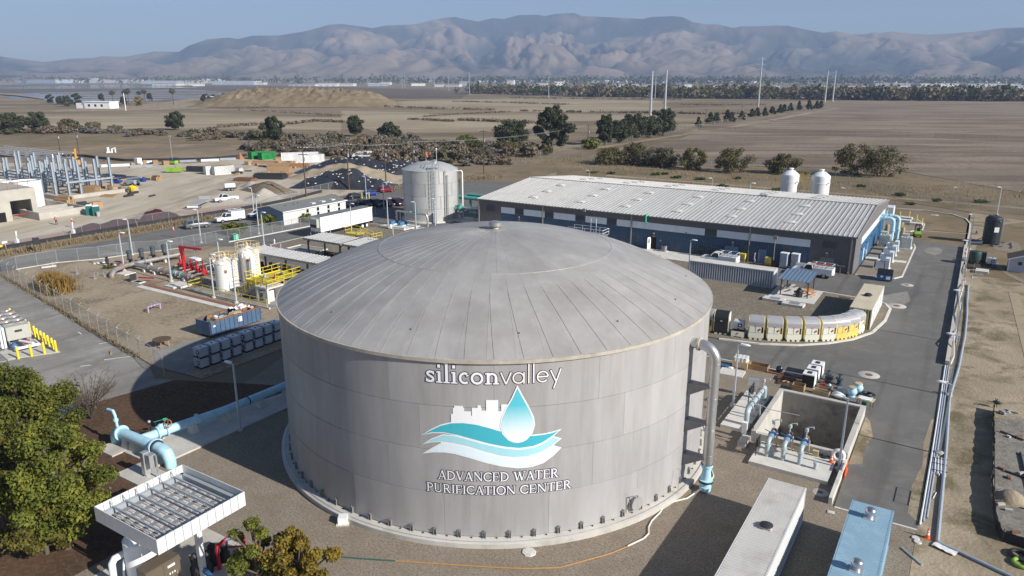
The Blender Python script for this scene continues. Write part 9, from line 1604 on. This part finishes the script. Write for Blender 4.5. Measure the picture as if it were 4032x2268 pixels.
SIL=[(0,425),(330,468),(560,440),(700,437),(770,424),(940,428),(1160,388),(1350,390),(1420,345),(1560,295),(1720,282),(1800,292),(1900,268),(2110,265),(2300,235),(2480,185),(2576,178),(2816,210),(2906,190),(3056,185),(3136,180),(3276,145),(3376,130),(3436,125),(3556,150),(3606,160),(3716,133),(3806,140),(3916,110),(4056,108),(4116,118),(4196,100),(4336,95),(4396,120),(4476,120),(4656,130),(4856,140),(4916,125),(5076,118),(5152,126),(5232,165),(5332,180),(5412,178),(5532,210),(5592,198),(5732,195),(5852,190),(5952,193),(6052,215),(6212,245),(6312,232),(6432,255),(6542,255),(6592,242),(6632,248),(6732,236),(6852,250),(7002,260),(7152,255),(7352,238),(7552,210),(7728,205)]
sx=np.array([q[0] for q in SIL])*.5217; sy=np.array([q[1] for q in SIL])*.5217; P_=R(16.0); uu=(sx-2016)/2894; vv=(sy-1134)/2894; fw=math.cos(P_)-vv*math.sin(P_); az=np.arctan2(uu,fw); tn=-(math.sin(P_)+vv*math.cos(P_))/np.hypot(uu,fw)
groundmat('hill_grass',[(.22,.165,.115),(.18,.135,.095),(.26,.20,.14),(.08,.075,.05)],[(.0006,.4,.65),(.003,.45,.7),(.0022,.56,.66)],0,1)
def hills():
    NA,NT=780,140; a0,a1=-.78,.78; V=np.zeros(((NA+1)*(NT+1),3)); Wd=np.zeros(len(V)); k=0; hd=R(32.1); N=noise.noise
    for i in range(NA+1):
        a=a0+(a1-a0)*i/NA; rid=7900+900*N((a*3,1.7,0)); tt=np.interp(a,az,tn); top=CAMH+rid*tt
        for j in range(NT+1):
            t=j/NT*1.2; d=4700+(rid-4700)*t; x,y=d*math.sin(a),d*math.cos(a); w=.55*N((x*.0007,y*.0007,4)); q=a*9.5+w; p=d*.00055+.5*N((x*.0005,y*.0005,9)); c=0; am=.55; fr=1.
            for o_ in range(5): c+=am*abs(N((q*fr,p*fr,3.3+o_)))*2; am*=.45; fr*=2.1
            c=1-min(1,c*1.3)        # gully depth: 1 in the ravines, 0 on the spurs
            tc=min(1,t); h=top*(tc**1.12)*(1-.74*c*(1-tc**5)**.8) if t<=1 else top*(1-(t-1)*1.8)
            h+=top*.05*N((x*.003,y*.003,6))*tc*(1-tc)*3; h=min(h,CAMH+d*tt*(1 if t>.98 else .995)) if t>.3 else h
            V[k]=(x*math.cos(hd)-y*math.sin(hd),x*math.sin(hd)+y*math.cos(hd),h-12*(t<.02)); Wd[k]=max(0,min(1,(c-.22)*2.4+.55*N((x*.004,y*.004,2))))*min(1,tc*3); k+=1
    I=np.arange((NA+1)*(NT+1)).reshape(NA+1,NT+1); F=np.stack([I[:-1,:-1],I[:-1,1:],I[1:,1:],I[1:,:-1]],-1).reshape(-1,4); me=npmesh('hills',V,F[:,::-1],'hill_grass'); me.polygons.foreach_set('use_smooth',[True]*len(me.polygons)); me.attributes.new('woodland','FLOAT','POINT').data.foreach_set('value',Wd.astype('f')); o=put('hills',me); o['kind']='structure'
nt=MATS['hill_grass'].node_tree; bs=nt.nodes['Principled BSDF']; at_=nt.nodes.new('ShaderNodeAttribute'); at_.attribute_name='woodland'; mx=nt.nodes.new('ShaderNodeMix'); mx.data_type='RGBA'; nt.links.new(at_.outputs['Fac'],mx.inputs[0]); nt.links.new(bs.inputs['Base Color'].links[0].from_socket,mx.inputs[6]); mx.inputs[7].default_value=(.035,.04,.028,1); nt.links.new(mx.outputs[2],bs.inputs['Base Color'])
hills()
# ------------------------------------------------------------------ haze in the air
m=bpy.data.materials.new('haze'); m.use_nodes=True; n=m.node_tree.nodes; n.clear(); o_=n.new('ShaderNodeOutputMaterial'); pv=n.new('ShaderNodeVolumePrincipled'); pv.inputs['Color'].default_value=(.50,.67,1.0,1); pv.inputs['Density'].default_value=.000115; pv.inputs['Anisotropy'].default_value=.0; m.node_tree.links.new(pv.outputs[0],o_.inputs['Volume'])
hz=MB().box(-11000,10000,-10000,12000,-6,900).build('haze',m,None,None); hz['kind']='stuff'; hz.rotation_euler[2]=0
